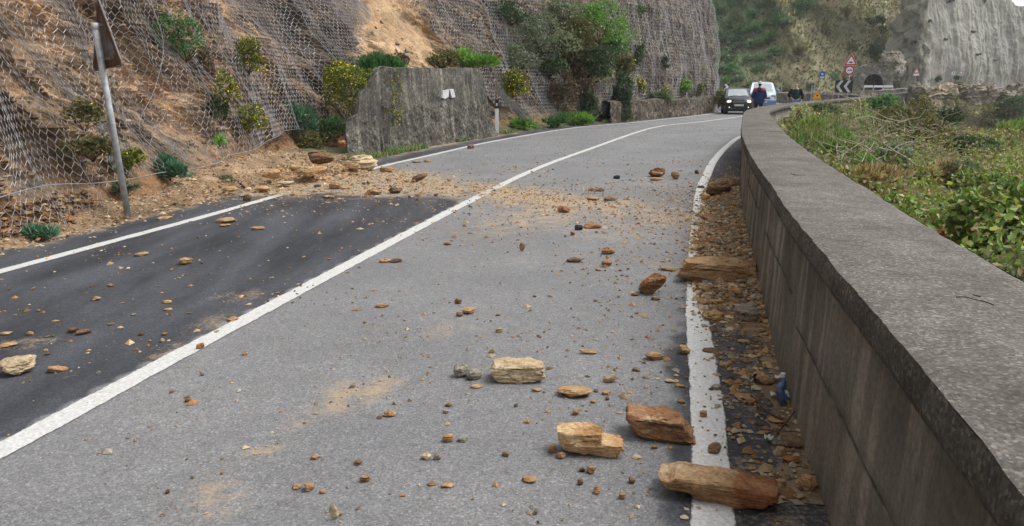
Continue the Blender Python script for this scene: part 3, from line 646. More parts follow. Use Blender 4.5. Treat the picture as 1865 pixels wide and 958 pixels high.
# ------------------------------------------------------------------ wire netting
def hexnet(s0, s1, z0f, z1f, cw, ch, rad, posf, seed=0, jit=.12, keep=None):
    """hexagonal twisted wire: real thin wires, following posf(s, z)"""
    r_ = np.random.default_rng(seed); nc = int((s1 - s0) / cw); z0 = float(np.min(z0f(np.linspace(s0, s1, 200)))); z1 = float(np.max(z1f(np.linspace(s0, s1, 200)))); nr = int((z1 - z0) / ch)
    I, J = np.meshgrid(np.arange(nc), np.arange(nr), indexing='ij')
    ox = (J % 2) * .5
    # each cell row: node A (bottom of twist) and B (top of twist)
    A = np.stack([s0 + (I + ox) * cw, z0 + J * ch], -1) + r_.normal(0, jit * cw * .5, I.shape + (2,)); B = A + np.array([0, ch * .36]) + r_.normal(0, jit * cw * .3, I.shape + (2,))
    U = np.stack([A, B], 2).reshape(-1, 2)
    Uw = U.copy(); Uw[:, 0] += .16 * fbm(V3(U[:, 0] * 1.5, U[:, 1] * .22, seed), 2, 117) + .05 * fbm(V3(U[:, 0] * 5, U[:, 1] * .5, seed), 2, 118); Uw[:, 0] = np.clip(Uw[:, 0], 0, toe.L - .1)
    P = posf(Uw[:, 0], Uw[:, 1])
    ia = (I * nr + J) * 2; ib = ia + 1
    E = [np.stack([ia.ravel(), ib.ravel()], 1)]
    ev = (J % 2 == 0); up = J + 1 < nr
    m = ev & up & (I > 0); E.append(np.stack([ib[m], ((I - 1) * nr + J + 1)[m] * 2], 1)); m = ev & up; E.append(np.stack([ib[m], (I * nr + J + 1)[m] * 2], 1))
    m = (~ev) & up; E.append(np.stack([ib[m], (I * nr + J + 1)[m] * 2], 1)); m = (~ev) & up & (I + 1 < nc); E.append(np.stack([ib[m], ((I + 1) * nr + J + 1)[m] * 2], 1))
    E = np.vstack(E); mid = (U[E[:, 0]] + U[E[:, 1]]) / 2
    ok = (mid[:, 1] > z0f(mid[:, 0])) & (mid[:, 1] < z1f(mid[:, 0]))
    if keep is not None: ok &= keep(mid[:, 0], mid[:, 1])
    E = E[ok]; a, b = P[E[:, 0]], P[E[:, 1]]; d = b - a; d /= np.linalg.norm(d, axis=1)[:, None] + 1e-9
    rad = (rad * (1 + .75 * sstep(toe.sY(11.5), toe.sY(19), mid[ok][:, 0])))[:, None]; x = np.cross(d, [.3, .1, .95]); x /= np.linalg.norm(x, axis=1)[:, None] + 1e-9; y = np.cross(d, x)
    a = a - d * rad * .5; b = b + d * rad * .5
    ang = np.array([0, 2.094, 4.189]); off = (np.cos(ang)[None, :, None] * x[:, None] + np.sin(ang)[None, :, None] * y[:, None]) * rad[:, None]
    V = np.concatenate([a[:, None] + off, b[:, None] + off], 1).reshape(-1, 3); k = np.arange(len(E))[:, None] * 6
    Fq = np.stack([np.stack([k[:, 0] + i, k[:, 0] + (i + 1) % 3, k[:, 0] + 3 + (i + 1) % 3, k[:, 0] + 3 + i], 1) for i in range(3)], 1).reshape(-1, 4)
    return V, Fq
_gs = np.arange(0, toe.L, .11); _gz = np.arange(0, 9.2, .11); _S, _Z = np.meshgrid(_gs, _gz, indexing='ij'); OG = cliff_pos(_S, _Z, 2, 0, True)
def _nb(A, fn, k):
    Pd = np.pad(A, k, mode='edge'); return fn(np.stack([Pd[i:i + A.shape[0], j:j + A.shape[1]] for i in range(2 * k + 1) for j in range(2 * k + 1)]), 0)
OG = _nb(OG, lambda q, ax: q.max(ax), 1); OG = _nb(OG, lambda q, ax: q.mean(ax), 2); OG = np.maximum(OG, _nb(OG, lambda q, ax: q.mean(ax), 4))
def netpos(s, z):
    s = np.asarray(s, float); z = np.asarray(z, float); fold = (1 - np.abs(fbm(V3(s * 1.5 + z * .15, z * .2, 9), 2, 111)) * 2.6) * .17
    fs = np.clip(s / .11, 0, len(_gs) - 1.001); fz = np.clip(z / .11, 0, len(_gz) - 1.001); i, j = fs.astype(int), fz.astype(int); u, v = fs - i, fz - j
    o = OG[i, j] * (1 - u) * (1 - v) + OG[i + 1, j] * u * (1 - v) + OG[i, j + 1] * (1 - u) * v + OG[i + 1, j + 1] * u * v + .05 + np.maximum(fold, -.02)
    c = toe.at(s); n = toe.nl(s); XY = c - n * o[..., None]; return np.stack([XY[..., 0], XY[..., 1], z], -1)
hemA = lambda s: np.interp(s, [0, toe.sY(6), toe.sY(8.4), toe.sY(8.9), toe.sY(9.2), toe.sY(10.2), toe.sY(11.5), toe.sY(13), toe.sY(15.2), toe.sY(17)], [.05, .05, .05, .12, .42, .42, .34, .42, .50, .62])
cab = lambda s: np.interp(s, [0, toe.sY(6), toe.sY(7.4), toe.sY(8.4), toe.sY(9.2), toe.sY(10.2), toe.sY(11.5), toe.sY(13), toe.sY(15.2), toe.sY(17)], [.42, .42, .46, .55, .40, .42, .34, .42, .50, .62])
sNA1 = toe.sY(18.2)
def rope(pts_s, pts_z, r=.008, push=.03):
    s_ = np.array(pts_s, float); z_ = np.array(pts_z, float); p_ = netpos(s_, z_); n_l = toe.nl(s_); p_[:, :2] -= n_l * push; return spline(p_, .12) if len(p_) > 2 else p_
netA = thing("wire_netting", "wide hexagonal wire netting draped over the ochre cliff behind the leaning sign", "netting")
V_, F_ = hexnet(toe.sY(1.0), max(q[1] for q in EA) + .5, hemA, lambda s: 0 * s + 6.2,   0.086, .096, .0028, netpos, 1, .14, keep=lambda s, z: s < eA(z))
obj("wire_mesh", mk_mesh("wire_mesh", V_, F_, M['wire']), netA)
def cable(parent, ss, zz, r=.009, push=.03):
    mb = MB(); mb.tube(rope(ss, zz, r, push), r * .6, 6); obj("cable", mb.mesh("cable", M['cable'], True), parent)
sc_ = np.arange(toe.sY(1), sNA1, .8); cable(netA, sc_, cab(sc_), .012)
def cable_px(parent, pl, r=.008, push=.05):
    q = [s_at(*p) for p in pl]; cable(parent, [a[0] for a in q], [a[1] for a in q], r, push)
cable_px(netA, [(252, 2), (250, 80), (245, 160), (235, 230), (228, 280)], .008)
cable_px(netA, [(428, 2), (430, 100), (432, 200), (430, 305)], .010)
cable_px(netA, [(245, 170), (252, 200), (245, 240), (230, 270)], .007)
cable_px(netA, [(310, 80), (350, 160), (400, 260), (428, 300)], .006)
cable_px(netA, [(590, 2), (600, 120)], .006)
netB = thing("wire_netting", "wire netting over the bushy brown slope above the old concrete block", "netting")
sB0, sB1 = min(q[1] for q in EB) - .3, toe.sY(34.6)
V_, F_ = hexnet(sB0, sB1, lambda s: np.interp(s, [sB0, toe.sY(25), toe.sY(27), toe.sY(29), sB1], [2.4, 2.2, 1.0, .45, .3]), lambda s: 0 * s + 7.0, .12, .13, .0036, netpos, 2, .18, keep=lambda s, z: s > eB(z))
obj("wire_mesh", mk_mesh("wire_mesh", V_, F_, M['wire']), netB)
cable_px(netB, [(660, 2), (668, 50), (672, 85)], .008); cable_px(netB, [(800, 0), (801, 100)], .009); cable_px(netB, [(892, 50), (884, 110)], .010); cable_px(netB, [(952, 150), (952, 200)], .009)
netC = thing("wire_netting", "fine grey rockfall netting hanging on the steep cliff above the rubble wall", "netting")
V_, F_ = hexnet(sC0, toe.sY(48.8), lambda s: 0 * s + .9, lambda s: 0 * s + 8.5, .15, .16, .0036, netpos, 3, .2)
obj("wire_mesh", mk_mesh("wire_mesh", V_, F_, M['wire']), netC)
for pl in ([(1178, 5), (1172, 60), (1162, 110), (1158, 180)], [(1215, 5), (1205, 50), (1195, 70), (1188, 160)], [(1290, 40), (1285, 80), (1268, 140)], [(1260, 2), (1243, 40), (1238, 90), (1235, 140)], [(1130, 5), (1138, 80), (1135, 180)],
           [(1180, 55), (1190, 120), (1188, 160)], [(1210, 60), (1222, 110), (1226, 180)], [(1240, 60), (1255, 110), (1262, 160)], [(1150, 5), (1135, 60)], [(1292, 5), (1296, 100), (1297, 170)], [(1212, 110), (1198, 165)]):
    cable_px(netC, pl, .012, .06)
cable_px(netC, [(1125, 188), (1180, 175), (1230, 170)], .02, .05)
# folded-back netting roll beside the delineator
mb = MB(); q0, q1 = G(900, 170, 1.7), None
a_ = atY(905, 160, 25.6); b_ = atY(965, 222, 27.4)
for k in range(26):
    o_ = rng.normal(0, .06, 3); c_ = rng.normal(0, .09, 3); t = np.linspace(0, 1, 9)[:, None]
    mb.tube(a_ + (b_ - a_) * t + o_ * (1 - t) + c_ * t + rng.normal(0, .02, (9, 3)), .005, 3)
obj("netting_roll", mb.mesh("netting_roll", M['wire']), label="bunched end of grey netting sagging beside the white marker post", cat="netting")

# ------------------------------------------------------------------ old concrete block beside the left lane
A0 = G(640, 288)[:2]; A1 = G(905, 248)[:2]; dv = (A1 - A0); LB = np.linalg.norm(dv); dv /= LB; nb = np.array([-dv[1], dv[0]])
us = np.arange(0, LB + .001, .035); tz = np.interp(us, [0, .03, .5, .6, .68, .8, 1.1, 1.3, 1.5, 7.2, 7.4, 7.7, LB], [.80, .88, .97, 1.25, 1.42, 1.5, 1.66, 1.9, 2.03, 2.10, 1.75, 1.0, .25]) * 1.0
tz = tz + fbm(V3(us * 3, 0, 0), 3, 121) * .05
nf = 60; path = [('f', t) for t in np.linspace(-.05, 1, nf)] + [('t', t) for t in np.linspace(.08, 1, 10)] + [('b', t) for t in np.linspace(.8, 0, 4)]
Vb = np.zeros((len(us), len(path), 3))
for j, (k, t) in enumerate(path):
    z = tz * (t if k != 't' else 1.0); thk = .14 + .5 * sstep(1.6, 3.2, us); dep = {'f': .10 * t + 0 * us, 't': .10 + (thk - .10) * t, 'b': thk}[k]
    low_ = 1 - sstep(.95, 1.15, z + fbm(V3(us * 1.5, 0, 0), 2, 5) * .25)
    if k == 'f':
        dep = dep - low_ * (.03 + .05 * fbm(V3(us * 7, z * 7, 0), 4, 122, .65)) - .03 * fbm(V3(us * 3, z * 3, 2), 4, 123)
        dep = dep + .14 * np.exp(-((us - 1.5) / .10) ** 2) + .07 * sstep(1.5, 1.6, us) * (1 - sstep(1.9, 2.5, us)) * (1 - sstep(.9, 1.2, z)) + .10 * (us < 1.45)
    if k == 't': z = z + fbm(V3(us * 4, t * 4, 0), 3, 124) * .05
    Vb[:, j, 0] = A0[0] + dv[0] * us + nb[0] * dep; Vb[:, j, 1] = A0[1] + dv[1] * us + nb[1] * dep; Vb[:, j, 2] = z
e0 = []
Fb = [tuple(f) for f in grid_faces(len(us), len(path))] + [tuple(range(len(path)))[::-1], tuple((len(us) - 1) * len(path) + j for j in range(len(path)))]
blk = thing("concrete_block", "old weathered grey concrete block wall with broken left end and two white painted marks", "wall", (A0[0], A0[1], 0))
Vb2 = Vb - np.array([A0[0], A0[1], 0])
obj("wall_body", mk_mesh("wall_body", Vb2.reshape(-1, 3), Fb, M['oldwall'], False), blk)
def on_block(px, py):
    # point of the block's front plane seen at the pixel
    d = ray(px, py); nx, ny = nb; t = (A0 @ nb) / (d[0] * nx + d[1] * ny); return np.array([0, 0, HC]) + d * t
for pts in ([(808, 166), (819, 163), (818, 176), (812, 180), (806, 178)], [(820, 163), (827, 162), (830, 177), (824, 178)]):
    q = [on_block(*p) - np.array([A0[0], A0[1], 0]) for p in pts]; f_ = [p + np.array([nb[0], nb[1], 0]) * .012 for p in q]; b2 = [p + np.array([nb[0], nb[1], 0]) * .14 for p in q]; k = len(q)
    mb = MB(); mb.add(f_ + b2, [tuple(range(k)), tuple(range(2 * k - 1, k - 1, -1))] + [(i, i + k, (i + 1) % k + k, (i + 1) % k) for i in range(k)])
    obj("painted_mark", mb.mesh("painted_mark", M['offwhite']), blk)

# low rubble wall under the netted cliff
R0 = G(1112, 224)[:2]; rwc = Curve([tuple(R0), tuple(G(1200, 215.5)[:2]), tuple(G(1260, 211)[:2]), (11.6, 45.0), (12.4, 46.6), (12.2, 48.5)], .1, 9)
s = np.arange(0, rwc.L, .07); pf = [(0, -.1)] + [(.0 - .04 * t, t) for t in np.linspace(0, .9, 20)] + [(-.25, .95), (-.5, .93), (-1.0, .88)]
Pr = strip(rwc, s, pf, 0, 1); r_ = fbm(V3(s[:, None] * 5, np.array(pf)[None, :, 1] * 7, 0), 4, 131, .6) * .06; nn = rwc.nl(s)
Pr[..., 0] += nn[:, None, 0] * r_; Pr[..., 1] += nn[:, None, 1] * r_; Pr[..., 2] += (fbm(V3(s[:, None] * 1.5, 0, 0), 3, 133) * .06) * (np.array(pf)[None, :, 1] > .7)
obj("rubble_wall", mk_mesh("rubble_wall", Pr, grid_faces(len(s), len(pf)), M['rubble'], False), label="low brown rubble masonry wall at the foot of the netted cliff", cat="wall")

# ------------------------------------------------------------------ foliage tools
PAL = {'green': [(.045, .125, .04), (.065, .16, .05), (.03, .09, .03)], 'blue': [(.05, .13, .075), (.035, .10, .06), (.075, .17, .10)],
       'olive': [(.085, .10, .035), (.06, .075, .03), (.12, .12, .05)], 'dark': [(.022, .05, .022), (.03, .065, .025), (.045, .07, .03)],
       'broom': [(.07, .11, .02), (.10, .14, .025), (.045, .08, .02), (.16, .17, .03)], 'bright': [(.09, .22, .04), (.12, .26, .05), (.07, .17, .03)],
       'bramble': [(.08, .15, .035), (.12, .21, .05), (.05, .10, .03), (.19, .25, .08), (.10, .16, .05), (.14, .13, .06)], 'dry': [(.24, .20, .12), (.17, .14, .08), (.30, .26, .17), (.10, .10, .05)],
       'pale': [(.22, .26, .15), (.30, .34, .20), (.15, .20, .10)], 'scrub': [(.12, .125, .07), (.09, .10, .055), (.16, .155, .095), (.07, .09, .045), (.10, .12, .06)], 'hillgreen': [(.085, .155, .08), (.11, .19, .10), (.065, .12, .06)], 'brown': [(.07, .055, .035), (.10, .075, .045), (.05, .055, .03)],
       'grass': [(.10, .20, .05), (.07, .15, .04), (.14, .24, .07), (.16, .20, .07)], 'greygreen': [(.10, .14, .085), (.13, .17, .11), (.07, .11, .06)], 'red': [(.22, .07, .04), (.18, .09, .05)]}
def leaves(P, size, pal, r_, elong=1.8, dirs=None, jitter=.25, w=1.0, bend=.25):
    """diamond leaves folded along the rib; P centres"""
    n = len(P); size = np.broadcast_to(size, (n,)) * r_.uniform(.6, 1.35, n)
    d = r_.normal(0, 1, (n, 3)) if dirs is None else dirs + r_.normal(0, jitter, (n, 3)); d /= np.linalg.norm(d, axis=1)[:, None]
    x = np.cross(d, r_.normal(0, 1, (n, 3))); x /= np.linalg.norm(x, axis=1)[:, None]; nn_ = np.cross(d, x)
    L = (size * elong / 2)[:, None]; W = (size * w / 2)[:, None]
    V = np.stack([P - d * L, P + x * W + nn_ * W * bend, P + d * L, P - x * W + nn_ * W * bend], 1).reshape(-1, 3)
    k = np.arange(n)[:, None] * 4; Fc = np.concatenate([k + np.array([[0, 1, 2]]), k + np.array([[0, 2, 3]])], 0)
    pal = np.array(pal) * np.array([1.7, 1.45, 1.6]); c = pal[r_.integers(0, len(pal), n)] * r_.uniform(.7, 1.3, (n, 1)); return V, Fc, np.repeat(c, 4, 0)
def merge(parts):
    V = []; Fc = []; C = []; k = 0
    for v, f, c in parts: V.append(v); Fc.append(f + k); C.append(c); k += len(v)
    return np.vstack(V), np.vstack(Fc), np.vstack(C)
def shrub_meshes(rx, ry, rz, n, ls, pal, seed, flowers=0, feather=False, up=.0, fl=(.95, .78, .03), fs=None, wide=1.0):
    r_ = np.random.default_rng(seed)
    nlb = 6; lc = np.clip(r_.normal(0, .42, (nlb, 3)), -.62, .62) * [1, .8, .75]; lr = r_.uniform(.38, .72, nlb); li = r_.choice(nlb, n, p=lr ** 2 / (lr ** 2).sum())
    u = r_.normal(0, 1, (n, 3)); u /= np.linalg.norm(u, axis=1)[:, None]; u[:, 2] = np.where(u[:, 2] < -.7, -u[:, 2], u[:, 2])
    lump = 1 + .45 * fbm(u * 2.1 + seed, 3, seed); rad = r_.uniform(.45, 1.0, n) ** .6 * lump
    P = (lc[li] + u * (rad * lr[li])[:, None] * 1.15) * np.array([rx, ry, rz]) + np.array([0, 0, rz * .72])
    P[:, 2] = np.where(P[:, 2] < .02, r_.uniform(.0, rz * .7, n), P[:, 2])
    gap = fbm(P * (3.0 / max(rx, rz)), 2, seed + 5) > -.28; P = P[gap]; u = u[gap]
    ndark = fbm(P * (2.2 / max(rx, rz)), 2, seed + 9)
    dirs = (u + np.array([0, 0, .5 + up])) if feather else None
    V, Fc, C = leaves(P, ls, PAL[pal], r_, 3.6 if feather else 1.7, dirs, .35, .55 * wide if feather else wide)
    C = C * (1 + .35 * np.repeat(ndark, 4)[:, None])
    parts = [(V, Fc, C)]
    if flowers:
        i = r_.choice(len(P), min(flowers, len(P)), replace=False); Q = P[i] + u[i] * ls * .8
        parts.append(leaves(Q, fs or ls * .75, [fl, tuple(v * .8 for v in fl)], r_, 1.1))
    V, Fc, C = merge(parts)
    fm = mk_mesh("foliage", V, Fc, M['leaf'], False, col=C)
    mb = MB()
    for k in range(5):
        a = r_.uniform(0, 6.28); q = np.array([math.cos(a) * rx * .6, math.sin(a) * ry * .6, rz * r_.uniform(.4, 1.0)]); t = np.linspace(0, 1, 5)[:, None]
        mb.tube(q * t * np.array([1, 1, 1]) + np.array([0, 0, -.05]) + r_.normal(0, .02 * rx, (5, 3)), np.linspace(.035, .01, 5) * max(rx, .2), 5)
    return fm, mb.mesh("stem", M['bark'])
def shrub(name, label, loc, rx, ry, rz, n, ls, pal, seed, group=None, cat="bush", **kw):
    fm, sm = shrub_meshes(rx, ry, rz, n, ls, pal, seed, **kw); t = thing(name, label, cat, loc, 0, group)
    obj("foliage", fm, t); obj("stem", sm, t); return t
def on_cliff(px, py, out_=.15):
    p = snap(px, py, CL); s_ = toe.s[((toe.P - p[:2]) ** 2).sum(1).argmin()]; nl_ = toe.nl(s_); p[:2] -= nl_ * out_; return p
CB = [  # px, py(centre), w px, h px, palette, n, flowers, feather, name, label
 (280, 62, 70, 95, 'green', 900, 0, 0, "bush", "loose green bush pushing through the netting near the top edge, right of the leaning sign"),
 (418, 92, 52, 78, 'broom', 1100, 40, 0, "broom_bush", "yellow flowering bush high on the netted cliff beside a vertical cable"),
 (386, 155, 34, 60, 'broom', 500, 24, 0, "broom_bush", "narrow yellow flowering bush on the netting below the high flowering bush"),
 (424, 212, 40, 52, 'broom', 700, 36, 0, "broom_bush", "small yellow flowering bush on the netting beside the lower end of the vertical cable"),
 (367, 255, 22, 24, 'bright', 260, 0, 0, "bush", "little bright green tuft behind the netting below the flowering bushes"),
 (112, 205, 60, 55, 'olive', 500, 8, 0, "bush", "sparse green bush with a few yellow flowers left of the leaning sign"),
 (120, 260, 70, 50, 'olive', 500, 0, 0, "bush", "thin faded green bush behind the netting left of the sign pole"),
 (196, 288, 50, 56, 'broom', 800, 16, 0, "broom_bush", "yellow flowered bush just left of the sign pole"),
 (277, 303, 46, 42, 'blue', 900, 0, 1, "bush", "bluish green feathery bush at the lower hem of the netting right of the sign pole"),
 (203, 340, 34, 24, 'greygreen', 400, 0, 1, "bush", "low grey green plant at the foot of the sign pole"),
 (42, 424, 36, 22, 'blue', 500, 0, 1, "bush", "small dark green feathery plant at the edge of the asphalt, leftmost of all"),
 (372, 322, 44, 20, 'greygreen', 300, 0, 1, "bush", "flat grey green weed on the earth bank below the netting"),
 (582, 172, 100, 130, 'broom', 3600, 260, 0, "broom_bush", "large yellow flowering broom left of the broken concrete block"),
 (525, 210, 48, 70, 'blue', 900, 0, 1, "bush", "blue green bush left of the large yellow broom"),
 (572, 232, 50, 50, 'green', 800, 20, 0, "bush", "green bush under the large yellow broom"),
 (660, 122, 92, 78, 'green', 4200, 0, 1, "bush", "big bright green feathery bush behind the broken corner of the concrete block"),
 (662, 175, 56, 70, 'dark', 1000, 0, 0, "bush", "dark shaded thicket behind the step in the concrete block"),
 (640, 268, 22, 36, 'green', 400, 0, 1, "bush", "small green plant at the left foot of the concrete block"),
 (780, 104, 60, 38, 'olive', 1300, 0, 0, "bush", "olive bush behind the top edge of the concrete block"),
 (835, 108, 66, 34, 'bright', 1500, 0, 1, "bush", "fresh green feathery bush on top of the concrete block"),
 (868, 104, 34, 34, 'brown', 500, 0, 0, "bush", "brownish twiggy bush above the right end of the block"),
 (912, 145, 52, 60, 'broom', 1400, 100, 0, "broom_bush", "yellow flowering bush above the white marker post"),
 (955, 60, 90, 80, 'greygreen', 1700, 0, 0, "bush", "grey green bush high on the netted spur"),
 (905, 20, 70, 50, 'dark', 900, 0, 0, "bush", "dark bush at the top edge above the yellow flowering bush"),
 (1010, 70, 90, 90, 'olive', 2200, 0, 0, "bush", "broad olive bush in the middle of the spur"),
 (1060, 40, 80, 80, 'bright', 2000, 0, 0, "bush", "yellowish green bush at the top of the spur"),
 (1000, 20, 80, 50, 'greygreen', 1000, 0, 0, "bush", "pale grey green bush cut by the top edge of the photo"),
 (1040, 110, 70, 70, 'dark', 1800, 0, 0, "bush", "dark green bush hanging below the olive one on the spur"),
 (1068, 130, 44, 34, 'pale', 900, 0, 0, "bush", "small pale green bush low on the spur"),
 (1105, 115, 52, 60, 'olive', 1500, 12, 0, "bush", "olive bush at the right edge of the spur"),
 (1100, 180, 44, 90, 'dark', 2600, 0, 0, "bush", "tall very dark green bush reaching down to the road at the end of the spur"),
 (985, 165, 70, 100, 'brown', 1700, 0, 0, "bush", "dry brown tangle hanging down the spur to the verge"),
 (932, 228, 36, 28, 'bright', 500, 0, 1, "bush", "tuft of bright grass right of the white marker post"),
 (992, 230, 40, 26, 'green', 500, 0, 1, "bush", "green tuft on the verge below the brown tangle"),
 (1040, 222, 40, 24, 'bright', 500, 0, 1, "bush", "low bright green weeds near the end of the spur"),
 (1148, 100, 24, 40, 'dark', 400, 0, 0, "bush", "small dark bush on the netted cliff beside a cable"),
 (1156, 152, 18, 28, 'broom', 300, 22, 0, "broom_bush", "small yellow flowered bush near the foot of the far netted cliff, left of its neighbours"),
 (1203, 168, 20, 28, 'broom', 300, 12, 0, "broom_bush", "small yellowish bush on the rubble wall, middle of the row"),
 (1180, 178, 40, 24, 'greygreen', 500, 0, 1, "bush", "grey green plant on top of the rubble wall"),
 (1240, 158, 26, 28, 'bright', 450, 0, 0, "bush", "bright green bush at the foot of the far netted cliff"),
 (1262, 165, 16, 30, 'olive', 300, 0, 0, "bush", "slim olive bush near the right end of the rubble wall"),
 (1203, 112, 10, 28, 'dark', 160, 0, 0, "bush", "tiny dark plant in the middle of the netted cliff"),
 (1158, 18, 14, 18, 'green', 160, 0, 0, "bush", "tiny green plant high on the netted cliff"),
 (925, 100, 60, 50, 'greygreen', 900, 0, 0, "bush", "grey green bush between the yellow flowering bush and the high spur bushes"),
 (1085, 75, 50, 60, 'green', 1100, 0, 0, "bush", "green bush at the upper right edge of the spur"),
 (1030, 150, 50, 60, 'brown', 900, 0, 0, "bush", "brown dry bush low on the spur left of the very dark one"),
 (975, 115, 60, 50, 'dark', 900, 0, 0, "bush", "dark bush above the dry brown tangle"),
 (1062, 195, 36, 60, 'dark', 800, 0, 0, "bush", "dark bush at the verge left of the tallest dark one"),
 (715, 108, 26, 30, 'brown', 300, 0, 0, "bush", "small brown twigs on the left corner of the block top"),
 (600, 140, 50, 60, 'broom', 1500, 110, 0, "broom_bush", "second yellow flowering broom between the large one and the feathery bush"),
 (545, 250, 60, 40, 'olive', 700, 6, 0, "bush", "low olive scrub at the hem of the netting left of the block"),
 (350, 110, 40, 60, 'brown', 400, 0, 0, "bush", "withered brown brush behind the netting left of the high flowering bush"),
 (365, 190, 46, 60, 'dark', 500, 0, 0, "bush", "dark withered brush behind the netting between the flowering bushes"),
 (1300, 178, 14, 40, 'broom', 300, 0, 0, "bush", "narrow green bush at the cliff corner before the black car"),
]
for i, (px, py, wp, hp, pal, nl_, flw, fe, nm, lb) in enumerate(CB):
    p = on_cliff(px, py + hp * .2, .30); dist = proj(p)[2]; k = float(dist) / F; rx = wp * k * .60; rz = hp * k * .50
    if px in (582, 660): rx *= 1.18; rz *= 1.15
    if wp > 30: p = on_cliff(px, py + hp * .2, .14 + rx * (1.0 if px in (582, 280) else .25 if px in (600, 660, 662) else .6))
    ls = max(.028, 2.6 * k) * (1.3 if fe else 1.0)
    p[2] -= rz * .55
    if p[2] < 0: p[2] = 0.02
    shrub(nm, lb, p, rx, max(rx * .6, .12), rz, int(nl_ * (1.9 if wp > 38 else 1.4)), ls, pal, 200 + i, None, "bush", flowers=int(flw * 2.2), feather=bool(fe), wide=1.1)

# verge grass along block and spur
def blades(P, h, pal, r_, wd=.008):
    n = len(P); a = r_.uniform(0, 6.28, n); h = h * r_.uniform(.5, 1.3, n); dx = np.c_[np.cos(a), np.sin(a), 0 * a]; ln = r_.normal(0, .35, (n, 2))
    tip = P + np.c_[ln * h[:, None], h]; mid_ = P + np.c_[ln * .3 * h[:, None], h * .55]
    wv = dx * np.broadcast_to(wd, (n,))[:, None]
    V = np.stack([P - wv, P + wv, mid_ + wv * .7, tip, mid_ - wv * .7], 1).reshape(-1, 3); k = np.arange(n)[:, None] * 5
    Fc = np.concatenate([k + np.array([[0, 1, 2]]), k + np.array([[0, 2, 4]]), k + np.array([[4, 2, 3]])], 0); pal = np.array(pal)
    return V, Fc, np.repeat(pal[r_.integers(0, len(pal), n)] * np.array([1.6, 1.4, 1.6]) * r_.uniform(.6, 1.35, (n, 1)), 5, 0)
r2 = np.random.default_rng(11); sv_ = r2.uniform(left.sY(15.8), left.sY(34), 14000)
pv = left.at(sv_) + left.nl(sv_) * (r2.uniform(.75, 1.25, (len(sv_), 1)))
mk = fbm(V3(pv[:, 0] * 1.6, pv[:, 1] * 1.6, 0), 3, 77) > .06; pv = pv[mk]
V_, F_, C_ = blades(np.c_[pv, np.full(len(pv), .02)], .11, PAL['grass'] + PAL['dry'][:2] + PAL['green'], r2, .012)
obj("grass", mk_mesh("grass", V_, F_, M['leaf'], False, col=C_), label="thin green grass along the foot of the concrete block and spur", cat="grass", kind='stuff')

# ------------------------------------------------------------------ right-hand vegetation
r3 = np.random.default_rng(33)
def zcanopy(X, Y):
    return zground(X, Y) + .10 + .35 * sstep(.45, 1.6, -wb.dist(np.stack([X, Y], -1))[0]) * (fbm(V3(X * .6, Y * .6, 0), 3, 141) * 2.0 + fbm(V3(X * 2.2, Y * 2.2, 0), 2, 142) * .5 + .70)
SEEDS = [((1500, 265), .35, 'grassz'), ((1550, 290), .3, 'grassz'), ((1470, 215), .2, 'mixz'), ((1450, 240), .3, 'mixz'), ((1540, 330), .4, 'mixz'), ((1620, 290), .2, 'dryz'), ((1640, 240), -.2, 'dryz'), ((1700, 265), -.1, 'dryz'), ((1600, 330), .3, 'mixz'), ((1680, 350), .35, 'mixz'),
         ((1740, 330), .3, 'brz'), ((1780, 400), .45, 'brz'), ((1850, 330), .3, 'brz'), ((1850, 440), .5, 'brz'), ((1700, 300), .1, 'mixz'), ((1840, 280), 0, 'mixz'), ((1520, 220), 0, 'dryz'), ((1600, 250), 0, 'dryz'), ((1900, 260), -.5, 'grassz'), ((2100, 420), .3, 'brz')]
SP = np.array([G(p[0], p[1], z)[:2] for p, z, _ in SEEDS]); ZP = [k for _, _, k in SEEDS]
ZPAL = {'grassz': PAL['grass'] + PAL['green'][:2] + [(.17, .17, .06)], 'dryz': PAL['dry'] + PAL['olive'] + PAL['greygreen'][:1], 'mixz': PAL['bramble'] + PAL['dry'][:2] + PAL['olive'], 'brz': PAL['bramble'] + PAL['bramble'][:4] + PAL['pale'][:1] + PAL['dry'][:1]}
def zone_of(X, Y, r_):
    q = np.stack([X / (Y + 3) * 9, np.log(Y + 3) * 4], -1) + r_.normal(0, .28, (len(X), 2)); sq = np.stack([SP[:, 0] / (SP[:, 1] + 3) * 9, np.log(SP[:, 1] + 3) * 4], -1)
    return ((q[:, None] - sq[None]) ** 2).sum(-1).argmin(1)
def area_pts(n, y0, y1, r_):
    Y = r_.uniform(y0, y1, n * 3); X = r_.uniform(.2, 1.0, n * 3) * (Y * .95 + 3); d, s_ = wb.dist(np.stack([X, Y], -1)); ok = (d < -.62) & (X < Y * .88 + 3.2)
    X, Y = X[ok][:n], Y[ok][:n]; return X, Y
VEG = []
